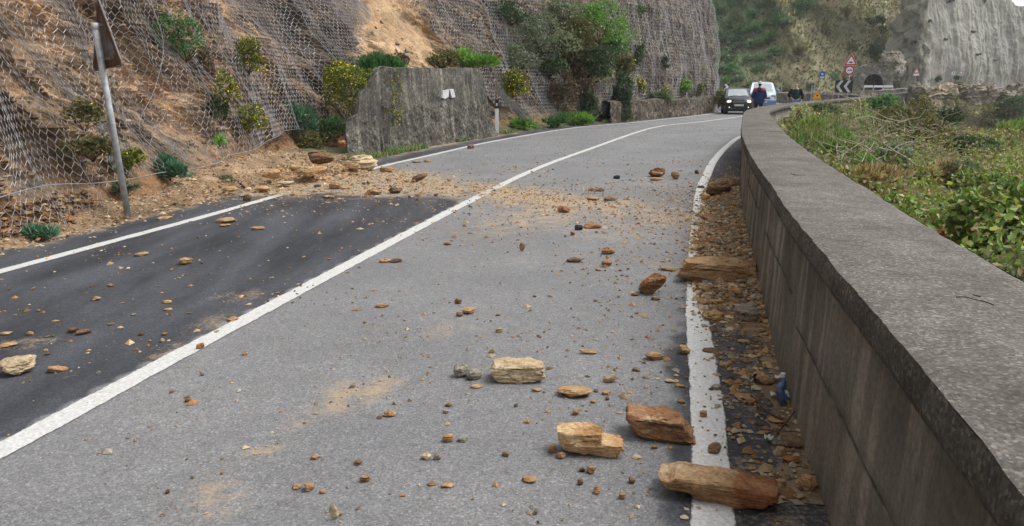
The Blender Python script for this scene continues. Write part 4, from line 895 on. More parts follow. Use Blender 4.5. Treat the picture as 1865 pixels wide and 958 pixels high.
for (n, y0, y1, ls, hh) in ((46000, 1.6, 8, .036, .55), (52000, 8, 18, .048, .6), (36000, 18, 36, .085, .7), (22000, 36, 66, .20, .9), (16000, 66, 104, .34, 1.0)):
    X, Y = area_pts(n, y0, y1, r3); zi = zone_of(X, Y, r3); ck = fbm(V3(X * 1.1, Y * 1.1, 0), 3, 151)
    gp = fbm(V3(X * 1.9, Y * 1.9, 5), 3, 143) > -.16; X, Y, zi, ck = X[gp], Y[gp], zi[gp], ck[gp]; zt = zcanopy(X, Y); Zp = zt - hh * (1 - r3.uniform(0, 1, len(X)) ** .45) + .05; Pp = np.stack([X, Y, Zp], -1)
    for zn in ('grassz', 'dryz', 'mixz', 'brz'):
        far_ = Y > 24; m = np.array([ZP[i] == zn for i in zi]); m = (m & ~far_) | (far_ & ((zn == 'mixz') & (ck > .05) | (zn == 'dryz') & (ck <= .05)))
        if m.sum() < 3: continue
        if zn == 'grassz':
            v, f, c_ = blades(Pp[m] - [0, 0, ls], ls * 3.4, ZPAL[zn] + PAL['dry'][:2], r3, ls * .12)
        elif zn == 'dryz':
            h_ = m.copy(); h_[np.where(m)[0][::2]] = False
            v, f, c_ = merge([leaves(Pp[h_], ls * .7, ZPAL[zn], r3, 4.5, None, w=.3)]) if h_.sum() else (None, None, None)
            v2, f2, c2 = leaves(Pp[m & ~h_], ls * .8, ZPAL[zn], r3, 1.6)
            v, f, c_ = merge([(v, f, c_), (v2, f2, c2)])
        else:
            v, f, c_ = leaves(Pp[m], ls * (1.0 if zn == 'brz' else .85), ZPAL[zn], r3, 1.5, None)
            # a good share of the leaves turn their face upward
        nv_ = 5 if zn == 'grassz' else 4; pc_ = v[::nv_]; pc_ = pc_[:len(c_) // nv_]; kk_ = fbm(pc_ * [1.3, 1.3, .5], 4, 157); k2_ = fbm(pc_ * [.5, .5, .2], 3, 158)
        c_ = c_ * np.repeat(np.clip(1 + .8 * kk_, .35, 1.7), nv_)[:, None]; c_ = c_ + (np.array([.21, .17, .095]) - c_) * np.repeat(sstep(.08, .45, k2_) * .5, nv_)[:, None]
        VEG.append((v, f, c_, zn, y0))
for nm, lb, keys in (("brambles", "dense brambles and creepers behind the parapet coping", ('brz', 'mixz')), ("grass", "bright green and tan grass on the slope beyond the parapet", ('grassz',)), ("dry_undergrowth", "grey dry undergrowth on the slope below the chevron board", ('dryz',))):
    V_, F_, C_ = merge([(v, f, c_) for v, f, c_, zn, y0 in VEG if zn in keys]); obj(nm, mk_mesh(nm, V_, F_, M['leaf'], False, col=C_), label=lb, cat=nm.replace('_', ' '), kind='stuff')
# dry sticks
tw = MB(); twc = []
def sticks(n, x0, x1, y0, y1, L, r0, r_, colr):
    for _ in range(n):
        px, py = r_.uniform(x0, x1), r_.uniform(y0, y1); Yd = r_.uniform(10, 26); p = atY(px, py, Yd); p[2] = float(zcanopy(np.array([p[0]]), np.array([p[1]]))[0]) + r_.uniform(-.12, .22)
        if wb.dist(p[None, :2])[0][0] > -.8: continue
        a = r_.uniform(0, 6.28); d = np.array([math.cos(a), math.sin(a) * .6, r_.uniform(-.1, .6)]) * L * r_.uniform(.4, 1.2); t = np.linspace(0, 1, 6)[:, None]
        pts = p + d * t + np.cumsum(r_.normal(0, L * .05, (6, 3)), 0); k0 = tw.n; tw.tube(pts, np.linspace(r0, r0 * .3, 6), 4); twc.append((tw.n - k0, colr))
sticks(230, 1520, 1720, 215, 330, .9, .010, r3, (.30, .27, .20)); sticks(90, 1440, 1865, 230, 420, .6, .007, r3, (.16, .12, .08))
me = tw.mesh("dry_twigs", M['twig']); cc = np.vstack([np.tile(c_, (k, 1)) for k, c_ in twc]); a = me.color_attributes.new('Col', 'FLOAT_COLOR', 'POINT'); a.data.foreach_set('color', np.c_[cc, np.ones(len(cc))].astype(np.float32).ravel())
obj("dry_twigs", me, label="tangle of bare pale twigs over the scrub below the chevron board", cat="twigs", kind='stuff')
def on_ground(px, py):
    # march along the sight line to the ground sheet
    d = ray(px, py); t = np.arange(3, 140, .15); P = np.array([0, 0, HC]) + d[None] * t[:, None]; z = zground(P[:, 0], P[:, 1]) + .25; i = np.argmax(P[:, 2] < z)
    return P[i] if i else P[-1]
RB = [(1690, 400, 60, 26, 'red', 500, 0, "small reddish brown bramble patch along the coping edge"), (1480, 235, 60, 34, 'grass', 900, 1, "grassy tuft close behind the coping, before the pale leaved plant"),
 (1620, 262, 70, 34, 'greygreen', 900, 0, "grey green scrub among the bare twigs"), (1590, 300, 90, 40, 'dry', 900, 1, "straw coloured dry clump in the middle of the slope"),
 (1675, 255, 70, 40, 'olive', 1000, 0, "olive scrub right of the bare twigs"), (1640, 330, 80, 44, 'bramble', 1200, 0, "green bramble mound below the straw coloured clump"),
 (1790, 300, 90, 44, 'bramble', 1100, 0, "fresh green bramble mound right of the grey green bush"), (1845, 330, 70, 50, 'bramble', 1200, 0, "tall bramble mound at the right edge behind the big leafy bush"),
 (1570, 262, 60, 36, 'bright', 1200, 1, "bright green grassy clump right of the near parapet bend"), (1700, 290, 70, 30, 'dry', 700, 1, "pale dry clump above the brambles"), (1755, 365, 80, 50, 'bramble', 1300, 0, "bramble mound left of the big leafy bush"),
 (1502, 212, 66, 14, 'greygreen', 1200, 0, "dark grey green bush against the parapet below the orange warning triangle"),
 (1463, 205, 44, 50, 'pale', 1000, 0, "glossy pale leaved plant behind the bend of the parapet coping"),
 (1580, 205, 56, 34, 'bright', 1200, 1, "bright green leafy bush under the concrete retaining wall, left one"),
 (1640, 215, 84, 56, 'olive', 2200, 0, "tall olive green bush in front of the retaining wall"),
 (1610, 195, 60, 30, 'green', 900, 0, "green bush directly under the retaining wall"),
 (1760, 243, 100, 44, 'dark', 2600, 0, "long dark green bush below the pale rock outcrop"),
 (1715, 235, 60, 30, 'dark', 1000, 0, "small dark bush left of the long dark one below the outcrop"),
 (1810, 212, 60, 36, 'olive', 900, 0, "olive bush on the slope right of the rock outcrop"),
 (1845, 215, 60, 40, 'dark', 900, 0, "dark bush at the right edge under the far cliff road"),
 (1740, 290, 90, 34, 'greygreen', 1400, 0, "grey green bush in the middle of the slope above the brambles"),
 (1690, 205, 20, 34, 'brown', 300, 0, "brown bush at the left foot of the rock outcrop"),
 (1850, 245, 70, 30, 'grass', 900, 1, "pale grassy clump at the right edge of the slope"),
 (1530, 240, 60, 40, 'bright', 1500, 1, "fresh grass green clump behind the near parapet bend"),
 (1820, 395, 110, 80, 'bramble', 1500, 0, "leafy bramble bush close behind the coping at the right edge"),
 (1720, 335, 100, 50, 'bramble', 1500, 0, "bramble mound farther along behind the coping")]
for i, (px, py, wp, hp, pal, nl_, fe, lb) in enumerate(RB):
    p = on_ground(px, py + hp * .45); k = float(proj(p)[2]) / F; rx = wp * k * .62; rz = hp * k * .85; p[2] = float(zcanopy(p[None, 0], p[None, 1])[0]) - .25
    shrub("bush", lb, p, rx, max(rx * .7, .3), rz, int(nl_ * 2.0), max(.032, 2.7 * k) * (1.3 if fe else 1), pal, 400 + i, None, "bush", feather=bool(fe), wide=1.2)

# far scrub on hillside and round shrubs
r4 = np.random.default_rng(44)
H2 = HILL[:, :70].reshape(-1, 3); Gf = grn[:, :70].reshape(-1)
idx = r4.integers(0, len(H2), 30000); Pp = H2[idx] + r4.normal(0, .35, (30000, 3)); gm = Gf[idx] > .5
hcn = fbm(Pp * .22, 3, 161)
v1 = leaves(Pp[~gm] + [0, -.1, .12], .36, PAL['scrub'], r4, 1.5, np.tile([0, -.35, 1.], ((~gm).sum(), 1)), .5); v2 = leaves(Pp[gm] + [0, -.1, .12], .36, PAL['hillgreen'] + PAL['olive'] + PAL['scrub'][:2], r4, 1.5, np.tile([0, -.35, 1.], (gm.sum(), 1)), .5)
v1 = (v1[0], v1[1], v1[2] * np.repeat(1 + .55 * hcn[~gm], 4)[:, None]); v2 = (v2[0], v2[1], v2[2] * np.repeat(1 + .5 * hcn[gm], 4)[:, None])
V_, F_, C_ = merge([v1, v2]); obj("scrub", mk_mesh("scrub", V_, F_, M['leaf'], False, col=C_), label="rough olive scrub covering the hillside behind the road", cat="scrub", kind='stuff')
protos = [shrub_meshes(1, .8, .75, 520, .16, pal, 500 + i, feather=(i % 2 == 0)) for i, pal in enumerate(['hillgreen', 'hillgreen', 'green', 'hillgreen', 'olive', 'dark'])]
def far_shrub(px, py, wp, kind, label, group, surf=HILL):
    p = snap(px, py, surf); k = float(proj(p)[2]) / F; r = wp * k * .5; t = thing("hillside_shrub", label, "shrub", p - np.array([0, .2, r * .3]), r4.uniform(0, 6.28), group); t.scale = (r, r, r)
    obj("foliage", protos[kind][0], t); obj("stem", protos[kind][1], t)
cnt = 0
GP = [(1310, 22), (1340, 10), (1365, 28), (1392, 8), (1420, 22), (1330, 48), (1352, 60), (1378, 55), (1402, 45), (1425, 50), (1450, 20), (1440, 40), (1465, 8), (1308, 75), (1322, 90), (1345, 82), (1368, 90), (1392, 78), (1410, 92), (1385, 108), (1362, 112), (1338, 110), (1312, 112), (1330, 128), (1352, 135), (1310, 135), (1375, 128), (1398, 118), (1345, 150), (1318, 152), (1365, 148)]
for (x, y) in GP:
    for j in range(2 if y < 100 else 1):
        far_shrub(x + r4.uniform(-9, 9), y + r4.uniform(-7, 7), r4.uniform(20, 34), int(r4.integers(0, 4)), "round green shrub in the dense patch on the hillside above the black car", "round green shrubs on the hillside above the cars")
for (x, y, w_, k, lb) in [(1588, 45, 30, 5, "dark green shrub high at the edge of the pale cliff"), (1602, 58, 24, 5, "dark shrub just under the high one beside the pale cliff"), (1592, 102, 40, 5, "large dark shrub above the tunnel portal"), (1605, 118, 22, 2, "green shrub at the right shoulder of the tunnel portal"), (1500, 60, 26, 4, "olive shrub in the middle of the scrub slope"),
                       (1455, 95, 22, 4, "olive shrub on the slope above the man in black"), (1520, 140, 24, 0, "green shrub behind the blue road sign"), (1475, 160, 22, 5, "dark shrub at the foot of the slope beside the blue road sign"), (1400, 160, 26, 4, "olive shrub behind the pale van"), (1540, 30, 24, 4, "grey olive shrub below the top edge above the red bordered signs"), (1550, 95, 20, 4, "olive shrub behind the red bordered triangle"),
                       (1350, 168, 22, 5, "dark shrub behind the roof of the black car"), (1430, 168, 20, 4, "low olive shrub behind the stone parapet")]:
    far_shrub(x, y, w_, k, lb, None)
for (x, y, w_, lb) in [(1720, 72, 8, "tiny dark plant clinging to the pale cliff, left of three"), (1779, 100, 8, "tiny dark plant low on the pale cliff, middle of three"), (1811, 110, 6, "tiny dark plant on the pale cliff, right of three"), (1664, 78, 8, "small plant at the left margin of the pale cliff"), (1706, 148, 18, "low green bush at the foot of the pale cliff"), (1725, 2, 30, "dark shrub at the brow of the pale cliff"), (1790, 4, 14, "small shrub on the skyline where the pale cliff drops"), (1742, 142, 14, "low bush at the foot of the pale cliff under the farthest signs"), (1770, 60, 9, "tiny plant high on the pale cliff near the skyline"), (1690, 40, 10, "small tuft on the upper left of the pale cliff")]:
    far_shrub(x, y, w_, 5, lb, None, PALE)

# ------------------------------------------------------------------ rock builder
def rock_verts(seed, dx, dy, dz, sub, strata=1.0, outline=None, tilt=(0, 0), cuts=7, box=3.2):
    bm = bmesh.new(); bmesh.ops.create_icosphere(bm, subdivisions=sub, radius=1); r_ = np.random.default_rng(seed)
    u = np.array([v.co[:] for v in bm.verts]); Fc = np.array([[v.index for v in f.verts] for f in bm.faces]); bm.free()
    p = u / (np.abs(u) ** box).sum(1)[:, None] ** (1 / box)
    if strata > 0 or cuts:
        nn_ = r_.normal(0, 1, (16 if cuts else 1, 3)); nn_[:, 2] *= .75; nn_ /= np.linalg.norm(nn_, axis=1)[:, None]; off = r_.uniform(.66, 1.0, len(nn_)) if cuts else np.array([9.])
        lim = np.where(u @ nn_.T > .05, off[None] / np.maximum(u @ nn_.T, .05), 99).min(1); l0 = np.linalg.norm(p, axis=1)
        if outline is None: p = u * np.minimum(l0, lim * 1.02)[:, None]
    if outline is not None:
        o = np.array(outline, float); ang = np.arctan2(o[:, 1], o[:, 0]); rr = np.hypot(o[:, 0], o[:, 1]); i = np.argsort(ang); ang = ang[i]; rr = rr[i]
        A_ = np.r_[ang - 2 * np.pi, ang, ang + 2 * np.pi]; Rr = np.r_[rr, rr, rr]
        th = np.arctan2(p[:, 2], p[:, 0]); rho = np.clip(np.hypot(u[:, 0], u[:, 2]), 0, 1); f = np.clip(rho * 1.6, 0, 1) ** .6
        # straight-edged interpolation in polar form
        x0 = np.searchsorted(A_, th) - 1; x0 = np.clip(x0, 0, len(A_) - 2); a0, a1, r0, r1 = A_[x0], A_[x0 + 1], Rr[x0], Rr[x0 + 1]
        R_ = r0 * r1 * np.sin(a1 - a0) / (r0 * np.sin(th - a0) + r1 * np.sin(a1 - th) + 1e-9)
        p = np.stack([np.cos(th) * R_ * f, p[:, 1], np.sin(th) * R_ * f], 1)
    q = p * np.array([dx, dy, dz]) / 2; m = max(dx, dy, dz)
    lz = q[:, 2] / dz * 2; L = lz * (5 * strata) + q[:, 0] / dx * tilt[0] * 3 + fbm(q / m * 3 + seed, 3, seed) * .9
    lay = _h(np.floor(L).astype(np.int64), np.zeros(len(L), np.int64), np.zeros(len(L), np.int64), seed) - .5; saw = (L - np.floor(L)) ** 2
    xyd = q[:, :2] / (np.linalg.norm(q[:, :2], axis=1)[:, None] + 1e-6)
    q[:, :2] += xyd * ((lay * .085 - saw * .05) * min(dx, dy, 2 * dz))[:, None] * (strata > 0)
    if outline is not None:
        for kk in range(9):
            nv_ = r_.normal(0, 1, 3) * [.5, 1, 1]; nv_ /= np.linalg.norm(nv_); ee = (q / (np.array([dx, dy, dz]) / 2)); dd = ee @ nv_ - r_.uniform(1.12, 1.42); q = q - np.maximum(dd, 0)[:, None] * nv_ * (np.array([dx, dy, dz]) / 2)
    nr = q / (np.linalg.norm(q, axis=1)[:, None] + 1e-9); q = q + nr * (fbm(q / m * 5 + seed * 3, 5, seed + 1, .62) * (.17 if outline is not None else .11) * min(dx, dy, dz * 1.3))[:, None]
    if sub > 3: q = q + nr * (fbm(q / m * np.array([14, 14, 30]) + seed, 3, seed + 4) * .045 * min(dx, dy, dz * 1.3))[:, None]
    a = tilt[1]; c, s_ = math.cos(a), math.sin(a); q = np.stack([q[:, 0] * c - q[:, 2] * s_, q[:, 1], q[:, 0] * s_ + q[:, 2] * c], 1)
    q[:, 2] -= q[:, 2].min() + .06 * dz
    return q, Fc
def rock(px, py, wpx, hpx, mat, label, name="fallen_rock", seed=None, sub=3, outline=None, tilt=(0, 0), strata=1., z=0., rot=None, depth=.8, cuts=7, box=3.2, group=None, endmat=None):
    """px = centre column, py = row of the base where it meets the ground"""
    seed = seed or int(px * 7 + py * 3); b = G(px, py, z); dep = float(proj(b)[2]); k = dep / F; W = wpx * k
    el = math.atan2(HC, math.hypot(b[0], b[1])); D = W * depth
    Hh = (hpx * k - D * math.sin(el) * .85) / math.cos(el); Hh = max(Hh, W * .22, hpx * k * .4)
    if Hh <= hpx * k * .41 or D * math.sin(el) + Hh > hpx * k * 1.25: D = max(min(D, (hpx * k * 1.15 - Hh * math.cos(el)) / math.sin(el)), W * .3)
    V_, Fc = rock_verts(seed, W, D, Hh, sub, strata, outline, tilt, cuts, box)
    yaw = rot if rot is not None else -math.atan2(b[0], b[1])
    fw = np.array([b[0], b[1]]) / (np.hypot(b[0], b[1]) + 1e-9) * D * .45
    me_ = mk_mesh(name, V_, Fc, M[mat])
    if endmat:
        me_.materials.append(M[endmat[0]]); cx_ = V_[Fc].mean(1); mi = (cx_[:, 0] / W * 2 + .35 * fbm(cx_ * 9, 4, 3) > endmat[1]).astype(np.int32); me_.polygons.foreach_set('material_index', mi)
    return obj(name, me_, None, (b[0] + fw[0], b[1] + fw[1], z), (0, 0, yaw), label, "rock", group)

BIG = [
 (36, 685, 64, 41, 'cream', "rounded cream boulder on the dark asphalt at the left edge", dict(sub=4, depth=.7)),
 (104, 679, 40, 16, 'ochre', "thin pointed ochre flake right of the cream boulder", dict(depth=.5, tilt=(0, -.15))),
 (134, 607, 26, 13, 'brown', "dark brown slab on the left lane, rear one of a touching pair", dict(depth=.6)),
 (152, 610, 28, 14, 'brown', "brown slab on the left lane, front one of a touching pair", dict(depth=.6)),
 (13, 611, 22, 9, 'ochre', "small flat orange stone above the cream boulder at the left edge", {}),
 (16, 633, 30, 11, 'tan', "crumbled tan patch of stone at the left edge", dict(box=2)),
 (339, 483, 28, 17, 'ochre', "orange brown wedge shaped stone in the middle of the left lane", dict(box=2.2)),
 (259, 467, 27, 9, 'tan', "flat tan flake on the left lane near the edge line", {}),
 (413, 406, 38, 11, 'ochre', "long flat orange flake on the left lane beside the edge line", dict(depth=.6)),
 (411, 413, 20, 6, 'tan', "small tan chip touching the long flat orange flake", {}),
 (301, 400, 26, 9, 'ochre', "flat ochre flake just outside the left edge line", {}),
 (469, 419, 26, 9, 'tan', "tan stone near the middle of the left lane, before the spill", {}),
 (176, 548, 18, 10, 'ochre', "small ochre stone in the left lane above the brown slabs", {}),
 (304, 553, 18, 8, 'tan', "small tan stone, rear one of two near the middle of the dark asphalt", {}),
 (307, 566, 16, 7, 'tan', "small tan stone, front one of two near the middle of the dark asphalt", {}),
 (219, 600, 12, 7, 'cream', "small pale stone right of the brown slabs", {}),
 (365, 637, 15, 15, 'red', "reddish stone lying on the white centre line", {}),
 (424, 586, 22, 12, 'ochre', "ochre crumbs at the edge of the centre line", {}),
 (446, 648, 12, 8, 'ochre', "little ochre stone just right of the centre line", {}),
 (839, 690, 30, 34, 'grey', "blocky grey cream stone, left of the three before the layered block", dict(depth=.8, tilt=(0, .2))),
 (864, 694, 33, 26, 'grey', "angular grey stone with dark facet between the blocky one and the layered block", dict(depth=.8)),
 (942, 698, 98, 47, 'cream', "large cream layered block in the middle of the right lane", dict(sub=5, strata=1.3, depth=.5, outline=[(-1, .55), (-.85, .85), (.1, .95), (.75, 1), (1, .7), (.98, -.5), (.5, -.8), (-.1, -1), (-.6, -.85), (-.9, -.3)])),
 (1042, 726, 68, 28, 'tan', "flat topped ochre rock behind the notched tan rock", dict(sub=4, depth=.6)),
 (1073, 832, 120, 62, 'tan', "notched tan slab with a stepped right end in the foreground of the right lane", dict(sub=5, strata=.9, depth=.42, outline=[(-1, .9), (-.6, 1), (.3, .95), (.42, .3), (.55, .15), (1, .1), (.98, -.35), (.85, -.5), (.82, -1), (.2, -.92), (-.4, -.7), (-.85, -.35)])),
 (1200, 805, 130, 64, 'rust', "dark rust brown rock beside the white edge line", dict(sub=5, depth=.5, outline=[(-1, .35), (-.92, .85), (-.3, .85), (.1, 1), (.5, .95), (.75, .3), (1, -.3), (.95, -.9), (.1, -1), (-.45, -.8), (-.8, -.45)], tilt=(.4, -.08))),
 (1303, 921, 212, 74, 'ochre', "long rust and ochre slab lying across the white line in the foreground", dict(sub=5, depth=.38, strata=.8, endmat=('red', .25), outline=[(-1, .55), (-.86, .5), (-.72, .9), (-.1, 1), (.4, 1), (.65, .75), (1, .6), (.98, -.15), (.85, -.3), (.84, -.9), (.3, -1), (-.25, -.75), (-.45, -.3), (-.8, -.15), (-.95, .3)])),
 (1304, 519, 138, 52, 'tan', "largest flat tan slab lying between the white line and the parapet", dict(sub=5, depth=.5, strata=.7, outline=[(-1, .1), (-.78, .9), (-.2, 1), (.5, .95), (1, .8), (1, -.1), (.98, -.6), (.55, -.95), (-.2, -1), (-.75, -.75), (-.98, -.5)])),
 (1187, 538, 56, 35, 'rust', "striped rust and yellow block left of the largest tan slab", dict(sub=4, strata=1.5, depth=.6, tilt=(0, .7))),
 (1308, 364, 48, 34, 'brown', "brown boulder at the far end of the rubble beside the parapet", dict(sub=4)),
 (1196, 323, 32, 20, 'rust', "dark brown rock standing in the right lane far from the camera", dict(sub=4)),
 (1196, 330, 26, 8, 'ochre', "small orange slab in front of the dark brown rock in the right lane", {}),
 (1230, 327, 17, 17, 'ochre', "upright orange stone right of the dark brown rock", {}),
 (1269, 317, 9, 9, 'brown', "small brown stone just left of the edge line at the bend", {}),
 (1276, 343, 14, 6, 'dark', "small dark flake on the white edge line at the bend", {}),
 (1123, 326, 16, 8, 'dark', "small dark stone in the right lane, left of the dark brown rock", {}),
 (1108, 464, 26, 15, 'rust', "rust coloured stone, right of two in the middle of the right lane", dict(sub=4)),
 (1046, 479, 28, 14, 'brown', "brown oval stone, left of two in the middle of the right lane", dict(sub=4, box=2.2)),
 (1081, 417, 36, 11, 'red', "long reddish slab beside a dark stone in the middle of the right lane", {}),
 (1054, 420, 18, 15, 'dark', "dark layered stone at the left end of the long reddish slab", {}),
 (1043, 429, 10, 9, 'rust', "small rust stone before the dark layered stone", {}),
 (1104, 484, 22, 11, 'rust', "broken rust stone below the pair in the middle of the right lane", {}),
 (1090, 494, 12, 6, 'rust', "small rust chip beside the broken rust stone", {}),
 (1028, 388, 26, 15, 'rust', "rust stone on the dust band in the right lane", {}),
 (1092, 349, 20, 8, 'brown', "dark brown flake at the far side of the dust band", {}),
 (1076, 349, 12, 10, 'ochre', "ochre stone touching the dark brown flake beyond the dust band", {}),
 (1112, 366, 26, 8, 'brown', "brown slab at the right end of the dust band", {}),
 (1082, 366, 26, 8, 'ochre', "ochre slab in the dust band, left of the brown slab", {}),
 (854, 573, 27, 15, 'tan', "tan block shaped stone on the grey asphalt near the middle of the picture", dict(sub=4)),
 (909, 606, 13, 11, 'cream', "small cream cube shaped stone below and right of the tan block", {}),
 (951, 458, 11, 18, 'ochre', "pointed upright ochre flake in the right lane", dict(depth=.5)),
 (816, 447, 15, 7, 'rust', "small dark rust stone right of the centre line", {}),
 (696, 561, 28, 9, 'ochre', "flat ochre stone on the grey asphalt left of the tan block", {}),
 (835, 554, 14, 13, 'brown', "small brown stone above the tan block", {}),
 (836, 577, 14, 10, 'brown', "small brown stone left of the tan block", {}),
 (703, 479, 24, 10, 'ochre', "ochre flake, left of two beside the centre line", {}),
 (722, 479, 22, 11, 'brown', "brown flake, right of two beside the centre line", {}),
 (857, 271, 14, 9, 'brown', "dark cube shaped stone on the far left edge line", {}),
 (778, 296, 15, 6, 'rust', "small rust stone beyond the spill near the left edge line, right one", {}),
 (758, 297, 18, 5, 'ochre', "flat ochre stone beyond the spill near the left edge line, left one", {}),
 (897, 644, 13, 11, 'cream', "small square cream stone above the layered block", {}),
 (907, 576, 10, 6, 'brown', "tiny brown stone above the small cream cube", {}),
 (816, 807, 21, 20, 'ochre', "square ochre stone in the foreground, left of a greyish one", {}),
 (844, 807, 20, 16, 'grey', "greyish flake right of the square ochre stone", {}),
 (777, 839, 20, 18, 'cream', "cream stone in the foreground, left of a pair", {}),
 (797, 839, 15, 16, 'grey', "grey stone in the foreground, right of a pair", {}),
 (709, 761, 26, 18, 'ochre', "ochre stone with ridged top left of the square stone", {}),
 (691, 764, 12, 8, 'brown', "small brown stone touching the ridged ochre stone", {}),
 (564, 896, 24, 22, 'ochre', "ochre wedge in the foreground, right of two touching stones", {}),
 (542, 893, 20, 14, 'ochre', "ochre stone in the foreground, left of two touching stones", {}),
 (588, 900, 14, 10, 'ochre', "small ochre stone right of the two touching stones", {}),
 (667, 880, 22, 18, 'rust', "rust brown block in the foreground between the wedge and the pale pair", {}),
 (652, 848, 17, 12, 'brown', "small olive brown stone above the rust block", {}),
 (609, 947, 17, 32, 'cream', "pale upright shard at the bottom edge of the road", dict(depth=.4, tilt=(0, .15), strata=0)),
 (620, 940, 8, 10, 'tan', "little tan chip beside the pale upright shard", {}),
 (963, 881, 30, 18, 'tan', "oval tan stone in the foreground of the right lane", dict(box=2)),
 (815, 890, 26, 14, 'ochre', "ochre flake in the foreground, right of a smaller one", {}),
 (787, 886, 18, 9, 'rust', "small rust flake in the foreground, left of the ochre flake", {}),
 (733, 906, 13, 8, 'ochre', "small ochre stone near the bottom edge, below the flakes", {}),
 (574, 838, 18, 13, 'ochre', "small ochre stone above the two touching stones", {}),
 (921, 833, 15, 12, 'brown', "small brown block left of the notched slab", {}),
 (960, 772, 12, 10, 'tan', "small tan stone left of the notched slab, farther back", {}),
 (977, 715, 20, 11, 'ochre', "flat orange chip below the layered block", {}),
 (868, 708, 22, 10, 'ochre', "ochre flake below the angular grey stone", {}),
 (1005, 826, 18, 20, 'ochre', "ochre stone touching the left end of the notched slab, rear one", {}),
 (1021, 837, 18, 16, 'rust', "rust stone touching the left end of the notched slab, front one", {}),
 (1061, 861, 13, 12, 'dark', "small black stone below the notched slab", {}),
 (1077, 864, 18, 20, 'ochre', "ochre splinter right of the small black stone", {}),
 (1087, 901, 17, 17, 'tan', "tan cube shaped stone in the foreground below the notched slab", {}),
 (1133, 910, 14, 17, 'ochre', "upright ochre stone left of the long rust slab", {}),
 (1056, 885, 13, 15, 'brown', "small brown stone left of the tan cube", {}),
 (1150, 882, 14, 14, 'brown', "brown stone near the pointed end of the long rust slab", {}),
 (1247, 947, 17, 10, 'cream', "cream stone at the bottom edge left of the white line", {}),
 (1159, 837, 20, 10, 'cream', "pale flat stone between the notched slab and the rust rock", {}),
 (1190, 657, 38, 20, 'ochre', "ochre flake lying flat in the right lane near the edge line", dict(depth=.6)),
 (1244, 646, 26, 20, 'tan', "pale stone at the left side of the white line", {}),
 (1072, 646, 34, 9, 'ochre', "long thin ochre splinter in the right lane", dict(depth=.3, tilt=(0, -.1))),
 (1110, 698, 34, 12, 'ochre', "ochre splinter behind the dark rust rock", dict(depth=.4, tilt=(0, .2))),
 (1105, 720, 17, 12, 'tan', "small tan stone right of the flat topped ochre rock", {}),
 (1159, 677, 17, 10, 'brown', "small brown stone behind the dark rust rock", {}),
 (1080, 735, 12, 9, 'ochre', "tiny ochre stone right of the flat topped rock", {}),
 (1048, 757, 15, 14, 'ochre', "ochre crumbs below the flat topped rock", {}),
 (1281, 762, 15, 17, 'ochre', "small ochre cube on the white edge line", {}),
 (1241, 735, 14, 10, 'tan', "small tan stone left of the edge line behind the rust rock", {}),
 (1238, 706, 20, 8, 'tan', "flat tan stone left of the edge line", {}),
 (1218, 698, 18, 10, 'cream', "cream flake right of the thin splinters", {}),
 (1467, 895, 36, 34, 'tan', "tan block at the foot of the parapet in the foreground", dict(sub=4)),
 (1421, 892, 22, 24, 'ochre', "ochre stone right of the long rust slab", {}),
 (1426, 915, 20, 14, 'rust', "rust flake right of the long slab, nearer", {}),
 (1440, 846, 30, 20, 'red', "bright rust red stone near the parapet foot", {}),
 (1441, 818, 44, 16, 'brown', "long brown stone near the parapet foot", {}),
 (1414, 773, 32, 16, 'tan', "pale oval flake in the gutter", {}),
 (1357, 588, 52, 40, 'grey', "greyish tan boulder in the rubble near the parapet", dict(sub=4)),
 (1299, 587, 44, 28, 'tan', "cream brown stone below the largest slab", dict(sub=4)),
 (1388, 584, 20, 20, 'tan', "small tan block against the parapet", {}),
 (1383, 606, 22, 10, 'tan', "tan flake against the parapet below the small block", {}),
 (1305, 556, 30, 14, 'tan', "tan stone directly below the largest slab", {}),
 (1329, 462, 26, 20, 'tan', "tan wedge behind the largest slab", {}),
 (1356, 470, 24, 12, 'ochre', "ochre slab leaning at the parapet behind the largest slab", {}),
 (1291, 402, 36, 14, 'rust', "dark rust slab in the rubble behind the tan wedge", {}),
 (1320, 382, 36, 18, 'grey', "flat grey tan slab in front of the brown boulder", dict(depth=.9)),
 (1339, 352, 26, 28, 'brown', "brown stone between the brown boulder and the parapet", {}),
 (1287, 366, 16, 15, 'tan', "tan stone at the left foot of the brown boulder", {}),
 (1325, 418, 24, 16, 'grey', "grey stone in the rubble beside the parapet", {}),
 (1300, 378, 22, 12, 'grey', "grey slab between the tan stone and the flat slab", {}),
 (1390, 702, 36, 20, 'ochre', "ochre slab in the litter beside the parapet", dict(tilt=(0, -.25))),
 (1352, 730, 36, 16, 'ochre', "ochre flake pile in the gutter, largest piece", {}),
 (1366, 738, 18, 16, 'tan', "tan block in the gutter at the right end of the ochre pile", {}),
 (1303, 712, 20, 14, 'grey', "grey brown stone on the right side of the white line", {}),
 (1319, 668, 20, 12, 'tan', "tan stone right of the white line", {}),
 (1295, 644, 32, 12, 'brown', "brown flakes lying on the white line", {}),
 (1354, 626, 24, 10, 'ochre', "ochre flake in the gutter below the greyish boulder", {}),
 (1218, 494, 34, 8, 'ochre', "ochre crumbs at the left tip of the largest slab", {}),
 (1157, 540, 18, 9, 'brown', "flat brown stone left of the striped block", {}),
 (1194, 548, 16, 8, 'brown', "grey brown stone below the striped block", {}),
 (584, 300, 50, 28, 'brown', "dark angular boulder perched on the slide heap", dict(sub=4, z=.26)),
 (657, 314, 66, 34, 'cream', "pale yellow layered boulder at the left edge line", dict(sub=4, strata=1.4, z=.0)),
 (570, 318, 62, 20, 'ochre', "long ochre slab below the dark angular boulder", dict(z=.15)),
 (535, 312, 18, 14, 'tan', "tan stone left of the long ochre slab", dict(z=.2)),
